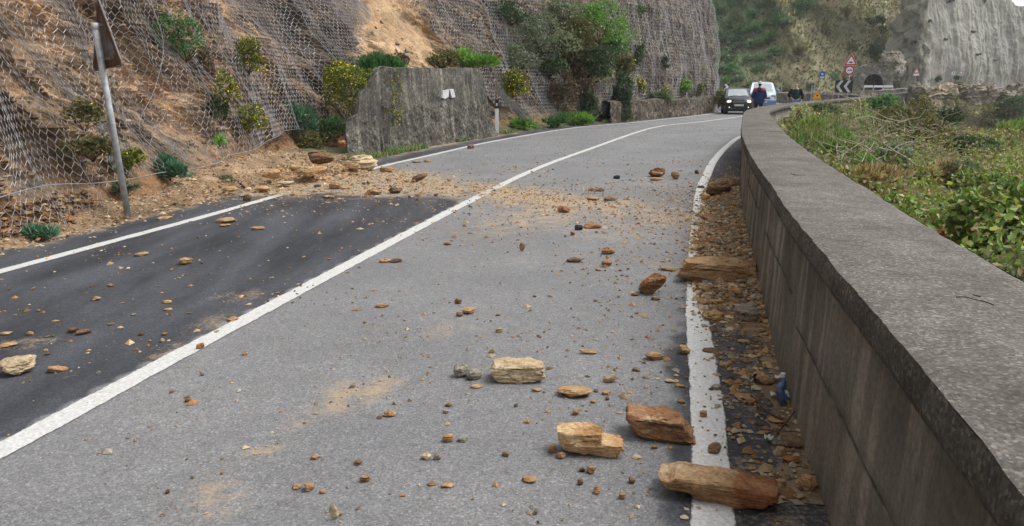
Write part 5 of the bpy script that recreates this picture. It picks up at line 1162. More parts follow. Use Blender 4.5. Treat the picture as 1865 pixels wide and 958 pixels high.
 (497, 325, 40, 20, 'tan', "broad tan slab on the earth heap", dict(z=.12)),
 (476, 349, 30, 14, 'ochre', "orange stone below the broad tan slab", dict(z=.02)),
 (520, 338, 34, 11, 'cream', "cream flake right of the orange stone", dict(z=.03)),
 (451, 366, 16, 14, 'brown', "brown stone just outside the left edge line below the heap", {}),
 (706, 314, 30, 12, 'ochre', "ochre slab at the right foot of the pale yellow boulder", {}),
 (764, 332, 34, 13, 'brown', "dark slab standing on edge in the spilled earth", dict(depth=.3, tilt=(0, .35))),
 (610, 345, 22, 14, 'rust', "rust stone in the spilled earth, left one", {}),
 (629, 345, 24, 7, 'ochre', "ochre flake touching the left rust stone in the spill", {}),
 (682, 356, 34, 13, 'rust', "crumbling rust stone in the middle of the spilled earth", {}),
 (720, 353, 26, 13, 'brown', "brown stone right of the crumbling rust one", {}),
 (597, 361, 22, 7, 'tan', "tan flake at the near edge of the spill", {}),
 (578, 341, 14, 7, 'dark', "dark flake on the end of the left edge line", {}),
 (645, 310, 30, 14, 'tan', "tan slab leaning against the pale yellow boulder", dict(z=.1)),
 (420, 350, 30, 14, 'tan', "tan stone low on the earth bank under the netting", dict(z=.05)),
 (623, 268, 16, 14, 'red', "reddish round stone caught at the broken end of the concrete block", dict(z=.35)),
 (1437, 832, 12, 10, 'grey', "small grey stone between red and brown stones at the parapet", {}),
]
for (px, py, wp, hp, mt, lb, kw) in BIG: rock(px, py, wp, hp, mt, lb, **kw)
# smaller stones: individuals copied from a few base stones
base_small = {}
for mt in ('cream', 'tan', 'ochre', 'rust', 'brown', 'grey'):
    base_small[mt] = []
    for k in range(3):
        V_, Fc = rock_verts(900 + k * 13 + len(mt), 1, .75, .5 if k else .32, 3, .8, None, (0, 0), 8); base_small[mt].append(mk_mesh("small_stone", V_, Fc, M[mt]))
r5 = np.random.default_rng(55)
LMK = [((36, 685), "cream boulder"), ((143, 608), "brown slab pair"), ((339, 483), "orange brown wedge"), ((413, 406), "long flat orange flake"), ((365, 637), "reddish stone on the centre line"), ((942, 698), "large layered block"),
       ((1042, 726), "flat topped ochre rock"), ((1073, 832), "notched tan slab"), ((1200, 805), "rust brown rock"), ((1303, 921), "long rust slab"), ((1304, 519), "largest flat slab"), ((1187, 538), "striped block"), ((1308, 364), "brown boulder by the parapet"),
       ((1196, 323), "dark brown standing rock"), ((1108, 464), "rust stone in the right lane"), ((1081, 417), "long reddish slab"), ((854, 573), "tan block shaped stone"), ((951, 458), "pointed ochre flake"), ((710, 479), "two flakes beside the centre line"),
       ((584, 300), "dark angular boulder"), ((657, 314), "pale yellow boulder"), ((764, 332), "slab standing on edge"), ((682, 356), "crumbling rust stone"), ((476, 349), "orange stone below the heap"), ((232, 383), "leaning sign pole"), ((816, 807), "square ochre stone"),
       ((564, 896), "ochre wedge in the foreground"), ((667, 880), "rust brown block"), ((963, 881), "oval tan stone"), ((1357, 588), "greyish tan boulder"), ((1390, 702), "ochre slab in the litter"), ((1437, 742), "blue bottle"), ((1467, 895), "tan block at the parapet"),
       ((1028, 388), "rust stone on the dust band"), ((1190, 657), "flat ochre flake by the edge line"), ((609, 947), "pale upright shard"), ((42, 424), "leftmost green plant"), ((1230, 327), "upright orange stone"), ((816, 447), "dark rust stone by the centre line")]
LMP = [(G(*p)[:2], n_) for p, n_ in LMK]; USED = set()
TONE = {'cream': 'cream', 'tan': 'tan', 'ochre': 'ochre', 'rust': 'rust coloured', 'brown': 'brown', 'grey': 'greyish'}
def put_small(x, y, z, size, word, grp, lb):
    mt = str(r5.choice(['cream', 'tan', 'ochre', 'ochre', 'ochre', 'tan', 'rust', 'brown', 'grey'])); order = sorted(LMP, key=lambda q: (q[0][0] - x) ** 2 + (q[0][1] - y) ** 2)
    tone = TONE[mt]; where = 'in the rubble' if 'rubble' in lb else 'in the spilled earth' if 'spilled' in lb else 'on the verge' if 'verge' in lb else 'on the left lane' if 'left lane' in lb else 'on the right lane'; szw = 'tiny' if size < .025 else 'small' if size < .06 else 'fist sized'; lb0 = None
    for q, nm_ in order[:3]:
        dx_, dy_ = x - q[0], y - q[1]; rel = ('right of' if dx_ > 0 else 'left of') if abs(dx_) > abs(dy_) else ('beyond' if dy_ > 0 else 'in front of')
        if math.hypot(dx_, dy_) < .45: rel = 'close ' + rel if rel not in ('in front of', 'beyond') else ('just in front of' if rel == 'in front of' else 'just beyond')
        c_ = f"{szw} {tone} stone {where}, {rel} the {nm_}"; c_ = c_ if len(c_.split()) <= 16 else f"{szw} {tone} stone {rel} the {nm_}"; lb0 = lb0 or c_
        if c_ not in USED: lb0 = c_; break
    USED.add(lb0); lb = lb0
    o = obj("small_stone", base_small[mt][int(r5.integers(0, 3))], None, (x, y, z), (r5.normal(0, .15), r5.normal(0, .15), r5.uniform(0, 6.28)), lb, "stone", grp)
    s_ = size; o.scale = (s_, s_ * r5.uniform(.7, 1.2), s_ * r5.uniform(.6, 1.3))
done = 0
while done < 46:   # left lane
    px, py = r5.uniform(0, 880), r5.uniform(360, 700); p = G(px, py)
    if centre.dist(p[None, :2])[0][0] < .1 or left.dist(p[None, :2])[0][0] > -.05: continue
    put_small(p[0], p[1], 0, r5.uniform(.02, .05), 0, "small stones scattered on the left lane", "small stone chip scattered on the dark asphalt of the left lane"); done += 1
done = 0
while done < 62:   # right lane
    px, py = r5.uniform(100, 1250), r5.uniform(330, 950) if r5.random() < .6 else r5.uniform(330, 600); p = G(px, py)
    if centre.dist(p[None, :2])[0][0] > -.1 or right.dist(p[None, :2])[0][0] < .12: continue
    put_small(p[0], p[1], 0, r5.uniform(.015, .04), 0, "small stones scattered on the right lane", "small stone scattered on the grey asphalt of the right lane"); done += 1
sg = np.concatenate([r5.uniform(wb.sY(2.6), wb.sY(12.5), 16), r5.uniform(wb.sY(5.2), wb.sY(11), 70)])
for s_ in sg:
    d_ = r5.uniform(.03, .55); q = wb.at(s_) + wb.nl(s_) * d_; zz = snap(*[float(v) for v in proj(np.array([q[0], q[1], .05]))[:2]], GUT)[2] if d_ < .6 else 0
    put_small(q[0], q[1], max(0, zz), r5.uniform(.03, .10), 0, "stones in the rubble along the parapet", "stone in the rubble between the white line and the parapet")
for _ in range(34):
    px, py = r5.uniform(400, 820), r5.uniform(318, 366); p = G(px, py); put_small(p[0], p[1], 0.01, r5.uniform(.05, .12), 0, "stones in the spilled earth", "stone in the spilled earth at the end of the left edge line")
for _ in range(30):
    s_ = r5.uniform(left.sY(5.5), left.sY(14)); q = left.at(s_) + left.nl(s_) * r5.uniform(.5, 1.3); put_small(q[0], q[1], .03, r5.uniform(.03, .09), 0, "stones on the earth verge under the netting", "stone on the earth verge under the netting")

# uncountable chips: one mesh
def chips(P, size, r_, pal):
    n = len(P); T = np.array([[1, 1, 1], [1, -1, -1], [-1, 1, -1], [-1, -1, 1]], float) * .6; O = np.array([[1, 0, 0], [-1, 0, 0], [0, 1, 0], [0, -1, 0], [0, 0, .8], [0, 0, -.5]])
    V = O[None] * (size[:, None, None] * r_.uniform(.45, 1.2, (n, 6, 1)) * np.array([1.1, .8, .72])); a = r_.uniform(0, 6.28, n); c, s_ = np.cos(a), np.sin(a)
    X = V[..., 0] * c[:, None] - V[..., 1] * s_[:, None]; Y = V[..., 0] * s_[:, None] + V[..., 1] * c[:, None]; Vv = np.stack([X, Y, V[..., 2]], -1) + P[:, None]
    Of = np.array([[0, 2, 4], [2, 1, 4], [1, 3, 4], [3, 0, 4], [2, 0, 5], [1, 2, 5], [3, 1, 5], [0, 3, 5]]); Fc = (np.arange(n)[:, None, None] * 6 + Of[None]).reshape(-1, 3)
    pal = np.array(pal); cc = pal[r_.integers(0, len(pal), n)] * r_.uniform(.6, 1.25, (n, 1)); return Vv.reshape(-1, 3), Fc, np.repeat(cc, 6, 0)
PC = [(.36, .22, .10), (.42, .30, .16), (.30, .16, .07), (.46, .37, .24), (.20, .12, .06), (.40, .24, .11), (.33, .29, .22), (.13, .085, .05)]
cp_ = []
# density-driven sampling over the road
N = 420000; X = r5.uniform(-6.5, 5.5, N); Y = r5.uniform(1.2, 16.5, N); XY = np.stack([X, Y], -1); dw, _ = wb.dist(XY); dl, _ = left.dist(XY); du = dust_at(X, Y)
clus = sstep(.12, .5, fbm(V3(X * 1.7, Y * 1.7, 0), 4, 171)); dr, _ = right.dist(XY)
den = (.008 + .040 * clus + .20 * np.clip(du, 0, 1) ** 1.4 + .10 * (1 - sstep(.3, 1.3, np.abs(dr))) * sstep(2, 6, Y) * (1 - sstep(11, 14, Y)) + .035 * (1 - sstep(.2, .9, dw)) + .05 * (1 - sstep(0, 2.5, np.abs(Y - 11.0)))) * (1 - .6 * (np.abs(centre.dist(XY)[0]) < .09))
ok = (dw > .03) & (dl < 1.25) & (r5.uniform(0, 1, N) < den); X, Y = X[ok], Y[ok]; dl = dl[ok]; dw = dw[ok]
sz = np.clip(r5.lognormal(-4.95, .6, len(X)), .0025, .034) * (1 + .05 * Y)
Zc = np.where(dl > .6, .02 + .14 * sstep(.6, 1.2, dl), 0.003); env = (.12 + .88 * sstep(4.6, 6.4, Y)) * (1 - sstep(11, 13.5, Y)); Zc = Zc + np.where(dw < .62, .13 * env * np.clip(1 - dw / .62, 0, 1) ** 1.3, 0)
cp_.append(chips(np.stack([X, Y, Zc], -1), sz, r5, PC))
# beyond the slide
N = 1600; s_ = r5.uniform(centre.sY(16), centre.sY(32), N); d_ = r5.uniform(-2.9, 3, N); q = centre.at(s_) + centre.nl(s_) * d_[:, None]; cp_.append(chips(np.c_[q, np.full(N, .003)], r5.uniform(.008, .02, N), r5, [(.10, .07, .045), (.2, .14, .08)]))
# heap and verge
i = r5.integers(0, VERGE.shape[0] * VERGE.shape[1], 22000); Q = VERGE.reshape(-1, 3)[i] + r5.normal(0, .03, (len(i), 3)) * [1, 1, .2]; Q = Q[(Q[:, 1] < 16.5)]; cp_.append(chips(Q, np.clip(r5.lognormal(-4.1, .55, len(Q)), .006, .08), r5, PC + [(.26, .2, .13), (.17, .11, .06)]))
i = r5.integers(0, MND.shape[0] * MND.shape[1], 6000); Q = MND.reshape(-1, 3)[i]; Q = Q[Q[:, 2] > .0] + [0, 0, .005]; cp_.append(chips(Q, np.clip(r5.lognormal(-3.9, .5, len(Q)), .008, .07), r5, PC))
i = r5.integers(0, GUT.shape[0] * GUT.shape[1], 13000); Q = GUT.reshape(-1, 3)[i]; ky = .25 + .75 * sstep(4.5, 6, Q[:, 1]); Q = Q[(Q[:, 2] > -.008) & (r5.uniform(0, 1, len(Q)) < ky)]; Q[:, 2] = np.maximum(Q[:, 2], 0) + .004; cp_.append(chips(Q, np.clip(r5.lognormal(-3.95, .5, len(Q)), .008, .05), r5, PC + [(.30, .25, .18), (.42, .33, .2)]))
V_, F_, C_ = merge(cp_)
obj("stone_chips", mk_mesh("stone_chips", V_, F_, M['chips'], False, col=C_), label="countless ochre stone chips and grit strewn over the road", cat="gravel", kind='stuff')
# loose rubble bagged in the foot of the netting at left
i = r5.integers(0, len(sarr), 3000); sq = r5.uniform(toe.sY(5), toe.sY(9.0), 1800); zq = r5.uniform(.0, .42, 1800) ** 1.2; Q = cliff_pos(sq, zq, 2, .03 + .05 * r5.uniform(0, 1, 1800))
V_, F_, C_ = chips(Q, np.clip(r5.lognormal(-3.3, .4, len(Q)), .015, .09), r5, [(.19, .10, .05), (.26, .15, .075), (.11, .07, .045), (.33, .22, .12)])
obj("caught_rubble", mk_mesh("caught_rubble", V_, F_, M['chips'], False, col=C_), label="brown rubble caught behind the foot of the netting at the left edge", cat="rubble", kind='stuff')
# loose blocks on the cliff face
sq = r5.uniform(toe.sY(4), toe.sY(34), 5000); zq = r5.uniform(.3, 4.5, 5000); mk = fbm(V3(sq * .8, zq * .8 + sq * .6, 0), 3, 181) > .02; sq, zq = sq[mk], zq[mk]; Q = cliff_pos(sq, zq, 2, -.02)
V_, F_, C_ = chips(Q, np.clip(r5.lognormal(-3.1, .55, len(Q)), .015, .16), r5, [(.17, .115, .07), (.25, .16, .09), (.10, .075, .05), (.32, .23, .14), (.19, .17, .14)])
obj("cliff_scree", mk_mesh("cliff_scree", V_, F_, M['chips'], False, col=C_), label="loose angular rock fragments on the cliff face behind the netting", cat="scree", kind='stuff')

# gutter litter and sticks
p = G(1437, 742); mb = MB(); t = np.linspace(0, 1, 9); rr = .026 * np.array([.5, .9, 1, .85, .95, 1, .8, .45, .4]); mb.tube(np.c_[.0 + .01 * np.sin(t * 9), t * .02, t * .15], rr, 10)
bt = thing("plastic_bottle", "crushed blue plastic bottle standing against the parapet foot", "bottle", (p[0] - .03, p[1] + .02, .0), .2)
o = obj("bottle_body", mb.mesh("bottle_body", M['plasticblue'], True), bt); mb = MB(); mb.tube([(0.004, .02, .15), (.004, .02, .17)], .013, 10); obj("cap", mb.mesh("cap", M['white']), bt)
def scrap(px, py, w_, mat, label):
    p = G(px, py); k = float(proj(p)[2]) / F; W = w_ * k; r_ = np.random.default_rng(int(px)); u = np.linspace(-1, 1, 9); U, Vv = np.meshgrid(u, u, indexing='ij')
    P = np.stack([U * W * .5, Vv * W * .35, .02 + .02 * fbm(V3(U * 2, Vv * 2, px), 3, 7) + .012 * np.abs(U)], -1); f = grid_faces(9, 9)
    V2 = np.vstack([P.reshape(-1, 3), P.reshape(-1, 3) - [0, 0, .002]]); obj("litter_scrap", mk_mesh("litter_scrap", V2, np.vstack([f, f[:, ::-1] + 81]), mat, True), None, (p[0], p[1], 0), (0, 0, r_.uniform(0, 3)), label, "litter")
scrap(1420, 727, 28, M['plasticclear'], "clear crumpled plastic scrap left of the blue bottle"); scrap(1378, 696, 22, M['black'], "dark torn plastic scrap among the ochre flakes"); scrap(1412, 696, 16, M['white'], "small white paper scrap right of the dark plastic scrap")
scrap(1399, 805, 16, M['offwhite'], "torn white paper scrap on the asphalt of the gutter"); scrap(1366, 700, 8, M['plasticclear'], "tiny bluish plastic bit in the litter")
def stick(pts, r0, label, z=.015):
    P = [G(x, y, z + dz) for x, y, dz in pts]; mb = MB(); mb.tube(spline(P, .03), r0, 6); obj("stick", mb.mesh("stick", M['bark'], True), label=label, cat="stick")
stick([(1368, 720, 0), (1395, 748, .02), (1430, 768, 0)], .005, "thin dark stick in the litter beside the parapet"); stick([(1415, 790, 0), (1432, 770, .01), (1450, 745, .03)], .004, "thin stick leaning towards the parapet foot")
stick([(422, 325, .12), (434, 331, .08), (445, 341, .02)], .02, "short weathered stick on the earth bank under the netting")

# ------------------------------------------------------------------ road furniture
def pole_sign(name, label, cat, base, loc_z, polez, rotz, parts_fn, lean=(0, 0), r=.03):
    t = thing(name, label, cat, (base[0], base[1], loc_z), rotz); mb = MB(); mb.tube([(0, 0, -.05), (lean[0] * .5, 0, polez / 2), (lean[0], lean[1], polez)], r, 10); obj("pole", mb.mesh("pole", M['pole'], True), t); parts_fn(t); return t
def rtri(w_, h_, cz, r=.04, inv=False):
    """rounded triangle outline in x,z"""
    c = [(-w_ / 2, cz), (w_ / 2, cz), (0, cz + h_)]; o = []
    for i in range(3):
        p, a, b = [np.array(c[j]) for j in (i, i - 1, (i + 1) % 3)]; da = (a - p) / np.linalg.norm(a - p); db = (b - p) / np.linalg.norm(b - p)
        for t in np.linspace(0, 1, 5): o.append(tuple(p + da * r * 1.6 * (1 - t) ** 2 + db * r * 1.6 * t ** 2))
    return o
# leaning warning sign seen from behind
bs = G(232, 383, .12); tp = atY(172, 42, bs[1])
sg_ = thing("warning_sign", "rusty triangular road sign seen from behind on a leaning grey pole", "road sign", (bs[0], bs[1], .05))
ln = tp - np.array([bs[0], bs[1], .05]); mb = MB(); mb.tube([(0, 0, 0), tuple(ln * .5), tuple(ln)], .038, 14); obj("pole", mb.mesh("pole", M['pole'], True), sg_)
yaw_ = R(-42); ctr = ln * .86
poly = rtri(.90, .80, 0, .045)
def tri_plate(y0, y1, grow=1.0):
    P = np.array([(p[0] * grow, p[1]) for p in poly]); n_ = len(P); cz_ = .27
    ringsP = [P * 1.0, (P - [0, cz_]) * .90 + [0, cz_], (P - [0, cz_]) * .55 + [0, cz_], (P - [0, cz_]) * .05 + [0, cz_]]
    V = []; rim = []
    for y in (y0, y1):
        for k, q in enumerate(ringsP): V += [(a, y, b) for a, b in q]; rim += [1., .7, .15, .0][k:k + 1] * n_
    Fc = []
    for s__ in (0, 1):
        o = s__ * 4 * n_
        for k in range(3):
            for i in range(n_):
                f = (o + k * n_ + i, o + k * n_ + (i + 1) % n_, o + (k + 1) * n_ + (i + 1) % n_, o + (k + 1) * n_ + i); Fc.append(f if s__ else f[::-1])
        f = tuple(o + 3 * n_ + i for i in range(n_)); Fc.append(f if s__ else f[::-1])
    for i in range(n_): Fc.append((i, (i + 1) % n_, 4 * n_ + (i + 1) % n_, 4 * n_ + i))
    return V, Fc, rim
V_, Fc, rim = tri_plate(0, .004); lean_a = math.atan2(ln[0], ln[2])
pl = obj("back_plate", mk_mesh("back_plate", V_, Fc, M['rustback'], fattr={'rim': rim}), sg_, (ln[0] * .86 + .045, ln[1] * .8 + .055, ln[2] - .50), (0, lean_a, yaw_))
mb = MB(); ol = np.array(rtri(.90, .80, 0, .045)); P3 = np.c_[ol[:, 0], np.zeros(len(ol)), ol[:, 1]]; mb.tube(np.vstack([P3, P3[:1]]), .012, 6); obj("edge_rim", mb.mesh("edge_rim", M['rustback']), pl)
mb = MB(); [mb.prism(rtri(.885, .79, .006, .045), .005, .007)]; obj("red_border", mb.mesh("red_border", M['redp']), pl, (0, .002, 0)); mb = MB(); mb.prism(rtri(.66, .58, .09, .03), .008, .010); obj("white_field", mb.mesh("white_field", M['white']), pl, (0, .002, 0))
for zz in (.10, .48):
    mb = MB(); w2 = .12 if zz < .3 else .07; mb.box((0, -.045, zz), (w2 * 2, .012, .035)); mb.box((-w2 + .02, -.02, zz), (.012, .05, .03)); mb.box((w2 - .02, -.02, zz), (.012, .05, .03)); obj("bracket", mb.mesh("bracket", M['rustback']), pl)
mb = MB(); mb.tube([(0, 0, 0), (0, 0, .07)], .042, 12); obj("pole_cap", mb.mesh("pole_cap", M['offwhite'], True), sg_, tuple(ln * .97))
# delineator
b0 = G(905, 246); t = thing("marker_post", "white road marker post with a black band at the end of the concrete block", "marker post", (b0[0], b0[1], 0)); hh_ = atY(903, 182, b0[1])[2]
mb = MB(); mb.prism([(-.06, 0), (.06, 0), (.06, hh_ * .76), (-.06, hh_ * .76)], -.03, .03); obj("post", mb.mesh("post", M['white'], False, .01), t)
mb = MB(); mb.prism([(-.062, hh_ * .76), (.062, hh_ * .76), (.062, hh_ * .965), (.02, hh_), (-.062, hh_ * .985)], -.032, .032); bb = obj("black_band", mb.mesh("black_band", M['black']), t)
mb = MB(); mb.box((0, -.036, hh_ * .87), (.06, .006, .09)); obj("reflector", mb.mesh("reflector", M['offwhite']), t)

def disc(mb, cx, cz, r, y0, y1, n=28): mb.prism([(cx + r * math.cos(a), cz + r * math.sin(a)) for a in np.linspace(0, 2 * np.pi, n, endpoint=False)], y0, y1)
def tri_sign(t, w_, z0, symbol=True, y=-.05):
    h_ = w_ * .88; mb = MB(); mb.prism(rtri(w_ * 1.06, h_ * 1.06, z0 - .015, .05), y, y + .01); o = obj("sign_plate", mb.mesh("sign_plate", M['white']), t)
    mb = MB(); mb.prism(rtri(w_, h_, z0, .05), y - .004, y - .001); obj("red_border", mb.mesh("red_border", M['redp']), o)
    mb = MB(); mb.prism(rtri(w_ * .66, h_ * .66, z0 + h_ * .11, .03), y - .008, y - .005); obj("white_field", mb.mesh("white_field", M['white']), o)
    if symbol:
        mb = MB(); mb.prism([(-.17 * w_ / .9, z0 + .15), (.17 * w_ / .9, z0 + .15), (.17 * w_ / .9, z0 + .175)] + [(.11 * math.cos(a) * w_ / .9, z0 + .175 + .075 * math.sin(a)) for a in np.linspace(0, np.pi, 9)] + [(-.17 * w_ / .9, z0 + .175)], y - .012, y - .009); obj("bump_symbol", mb.mesh("bump_symbol", M['black']), o)
def on_far(px, Y): return atY(px, 156, Y)[:2]
# big sign pair and chevron board near the parapet end
Yd = 51.0; b = on_far(1545, Yd); zt = atY(1547, 99, Yd)[2]
t = thing("warning_sign", "red bordered bump triangle above a red truck disc, on one pole over the chevron board", "road sign", (b[0], b[1], 0), R(-12)); mb = MB(); mb.tube([(0, 0, -.6), (0, 0, zt - .05)], .03, 8); obj("pole", mb.mesh("pole", M['pole'], True), t)
tri_sign(t, .86, atY(1547, 119, Yd)[2]); z1 = atY(1545, 128, Yd)[2]
mb = MB(); disc(mb, -.04, z1, .30, -.05, -.04); dp = obj("disc_plate", mb.mesh("disc_plate", M['redp']), t); mb = MB(); disc(mb, -.04, z1, .215, -.055, -.0515); obj("white_field", mb.mesh("white_field", M['white']), dp)
mb = MB(); y_ = -.062; mb.box((-.11, y_, z1 + .0), (.10, .006, .07)); mb.box((-.165, y_, z1 - .01), (.03, .006, .05)); mb.box((.03, y_, z1 + .015), (.13, .006, .11)); mb.box((.11, y_, z1 - .005), (.035, .006, .07))
for xw in (-.15, -.09, -.01, .08): disc(mb, xw, z1 - .045, .018, y_ - .003, y_ + .003, 10)
obj("truck_symbol", mb.mesh("truck_symbol", M['printblue_refl']), dp)
Yc = 50.5; c0_ = on_far(1537, Yc); za, zb_ = atY(1537, 168.5, Yc)[2], atY(1537, 146, Yc)[2]; wch = 29.5 * Yc / F / 1.0
t = thing("chevron_board", "black board with two white left pointing chevrons on the parapet end", "road sign", (c0_[0], c0_[1], 0), R(-10)); mb = MB(); mb.box((0, 0, (za + zb_) / 2), (wch, .03, zb_ - za)); bd_ = obj("board", mb.mesh("board", M['black'], False, .008), t)
hz_ = (zb_ - za); zm = (za + zb_) / 2
for k, cx_ in enumerate((-.27, .20)):
    q = wch * .22; ch_ = [(cx_ - .22, zm), (cx_ + .04, zm + hz_ * .47), (cx_ + .22, zm + hz_ * .47), (cx_ - .03, zm), (cx_ + .24, zm - hz_ * .47), (cx_ + .06, zm - hz_ * .47)]; mb = MB(); mb.prism(ch_, -.022, -.018); obj("chevron", mb.mesh("chevron", M['offwhite']), bd_)
mb = MB(); mb.tube([(-.25, .03, -.4), (-.25, .03, zb_ - .05)], .03, 8); mb.tube([(.28, .03, -.4), (.28, .03, zb_ - .05)], .03, 8); obj("post", mb.mesh("post", M['pole']), t)
# blue sign
Yb = 60.; b = on_far(1494, Yb); t = thing("blue_road_sign", "small blue rectangular sign on a thin pole behind the orange triangle", "road sign", (b[0], b[1], 0), R(-8)); z1, z2 = atY(1496, 143, Yb)[2], atY(1496, 130, Yb)[2]
mb = MB(); mb.tube([(0, 0, -.2), (.06, 0, z2)], .03, 8); obj("pole", mb.mesh("pole", M['pole']), t); w_ = 9.5 * Yb / F; mb = MB(); mb.box((.06, -.04, (z1 + z2) / 2), (w_, .02, z2 - z1)); p_ = obj("sign_plate", mb.mesh("sign_plate", M['bluep'], False, .01), t)
mb = MB(); mb.box((.06, -.053, z1 + .09), (w_ * .8, .005, .12)); disc(mb, .06, (z1 + z2) / 2 + .06, .09, -.056, -.051, 12); obj("white_panel", mb.mesh("white_panel", M['offwhite']), p_)
# orange temporary triangle
Yo = 41.5; b = on_far(1490, Yo); z1, z2 = atY(1490, 178.5, Yo)[2], atY(1490, 164, Yo)[2]; t = thing("roadwork_sign", "temporary orange warning triangle behind the parapet right of the man in black", "road sign", (b[0], b[1], 0), R(-8)); wt = 17.5 * Yo / F
mb = MB(); mb.prism(rtri(wt, z2 - z1 + .1, z1 - .08, .04), -.02, 0); p_ = obj("sign_plate", mb.mesh("sign_plate", M['orange']), t); mb = MB(); mb.prism(rtri(wt * .68, (z2 - z1) * .66, z1 + .02, .03), -.026, -.022); f_ = obj("yellow_field", mb.mesh("yellow_field", M['yellow']), p_)
mb = MB(); mb.box((0, -.03, z1 + .12), (.12, .004, .05)); mb.box((.02, -.03, z1 + .17), (.04, .004, .09)); obj("dark_symbol", mb.mesh("dark_symbol", M['carblack']), p_)
mb = MB(); mb.tube([(-wt * .35, 0, 0), (-.05, 0, z2 - .1)], .015, 6); mb.tube([(wt * .35, 0, 0), (.05, 0, z2 - .1)], .015, 6); mb.tube([(0, .45, 0), (0, .02, z2 - .1)], .015, 6); obj("stand", mb.mesh("stand", M['pole']), t)
# two bare posts
for (px, Yp, y1_, lb) in ((1484, 62., 136, "tall thin bare post left of the blue sign"), (1479, 63., 155, "short thin post left of the tall bare post"), (1424, 75., 154, "short white post on the stone parapet behind the man in black")):
    b = on_far(px, Yp); mb = MB(); mb.tube([(0, 0, -.2), (0, 0, atY(px, y1_, Yp)[2])], .04, 8); t = obj("post", mb.mesh("post", M['pole']), None, (b[0], b[1], 0), label=lb, cat="post")
# small white chevron sign and back-facing triangle at the bend
Ys = 92.; b = on_far(1323, Ys); z1, z2 = atY(1323, 163, Ys)[2], atY(1323, 153, Ys)[2]; t = thing("chevron_sign", "small dark sign with one white right pointing chevron behind the black car", "road sign", (b[0], b[1], 0), R(-5)); hz_ = z2 - z1; zm = (z1 + z2) / 2; w_ = 10 * Ys / F
mb = MB(); mb.tube([(0, .04, -.2), (0, .04, z2)], .03, 8); obj("pole", mb.mesh("pole", M['pole']), t); mb = MB(); mb.box((0, 0, zm), (w_, .02, hz_)); p_ = obj("board", mb.mesh("board", M['black']), t)
mb = MB(); mb.prism([(w_ * .45, zm), (.0, zm + hz_ * .48), (-w_ * .42, zm + hz_ * .48), (w_ * .0, zm), (-w_ * .42, zm - hz_ * .48), (.0, zm - hz_ * .48)], -.02, -.012); obj("chevron", mb.mesh("chevron", M['white']), p_)
Ys = 62.; b = on_far(1306, Ys); t = thing("warning_sign", "dark triangular sign seen from behind on a thin pole at the cliff corner", "road sign", (b[0], b[1], 0), R(20)); z1, z2 = atY(1306, 145, Ys)[2], atY(1306, 135, Ys)[2]; mb = MB(); mb.tube([(0, -.03, 0), (0, -.03, z2)], .03, 8); obj("pole", mb.mesh("pole", M['pole']), t)
mb = MB(); mb.prism(rtri(.8, z2 - z1 + .15, z1 - .05, .04), 0, .015); obj("sign_plate", mb.mesh("sign_plate", M['rustback']), t)
# far signs
Yf = 106.; b = on_far(1666, Yf); t = thing("warning_sign", "distant red triangle with a white panel under it before the pale cliff", "road sign", (b[0], b[1], 1.0), R(-10)); z1 = atY(1665, 133, Yf)[2] - 1.0; mb = MB(); mb.tube([(0, 0, -.3), (0, 0, z1 + .7)], .04, 8); obj("pole", mb.mesh("pole", M['pole']), t); tri_sign(t, .75, z1, False)
mb = MB(); mb.box((0, -.05, z1 - .22), (.72, .02, .26)); obj("white_panel", mb.mesh("white_panel", M['white']), t)
Yf = 112.; b = on_far(1747, Yf); t = thing("warning_sign", "farthest small red and white triangle on a leaning pole before the pale cliff", "road sign", (b[0], b[1], 1.2), R(-10)); z1 = atY(1747, 134, Yf)[2] - 1.2; mb = MB(); mb.tube([(-.15, 0, -.3), (0, 0, z1 + .4)], .04, 8); obj("pole", mb.mesh("pole", M['pole']), t); tri_sign(t, .52, z1, False)
b = on_far(1733, Yf); t = thing("road_sign", "small white square sign left of the farthest triangle", "road sign", (b[0], b[1], 1.2), R(-10)); z1 = atY(1733, 135, Yf)[2] - 1.2; mb = MB(); mb.tube([(0, 0, -.3), (0, 0, z1 + .3)], .04, 8); obj("pole", mb.mesh("pole", M['pole']), t); mb = MB(); mb.box((0, -.05, z1 + .15), (.42, .02, .42)); p_ = obj("sign_plate", mb.mesh("sign_plate", M['white']), t); mb = MB(); mb.box((0, -.065, z1 + .15), (.2, .006, .24)); obj("dark_symbol", mb.mesh("dark_symbol", M['printblue_refl']), p_)

# tunnel portal
Yt = 110.5; bt_ = on_far(1590, Yt); zb0 = float(zroad(bt_[0], 100)) ; kx = Yt / F * 1.03
tp_ = thing("tunnel_portal", "dark arched tunnel portal framed by rough stones at the foot of the hillside", "tunnel", (bt_[0], bt_[1], zb0), R(-14))
wA, hA = 30 * kx / 2, atY(1590, 134.5, Yt)[2] - zb0
arch = [(-wA, -.2)] + [(-wA, hA * .55)] + [(wA * math.cos(a) * 1.0, hA * .55 + hA * .45 * math.sin(a)) for a in np.linspace(np.pi, 0, 13)[1:-1]] + [(wA, hA * .55), (wA, -.2)]
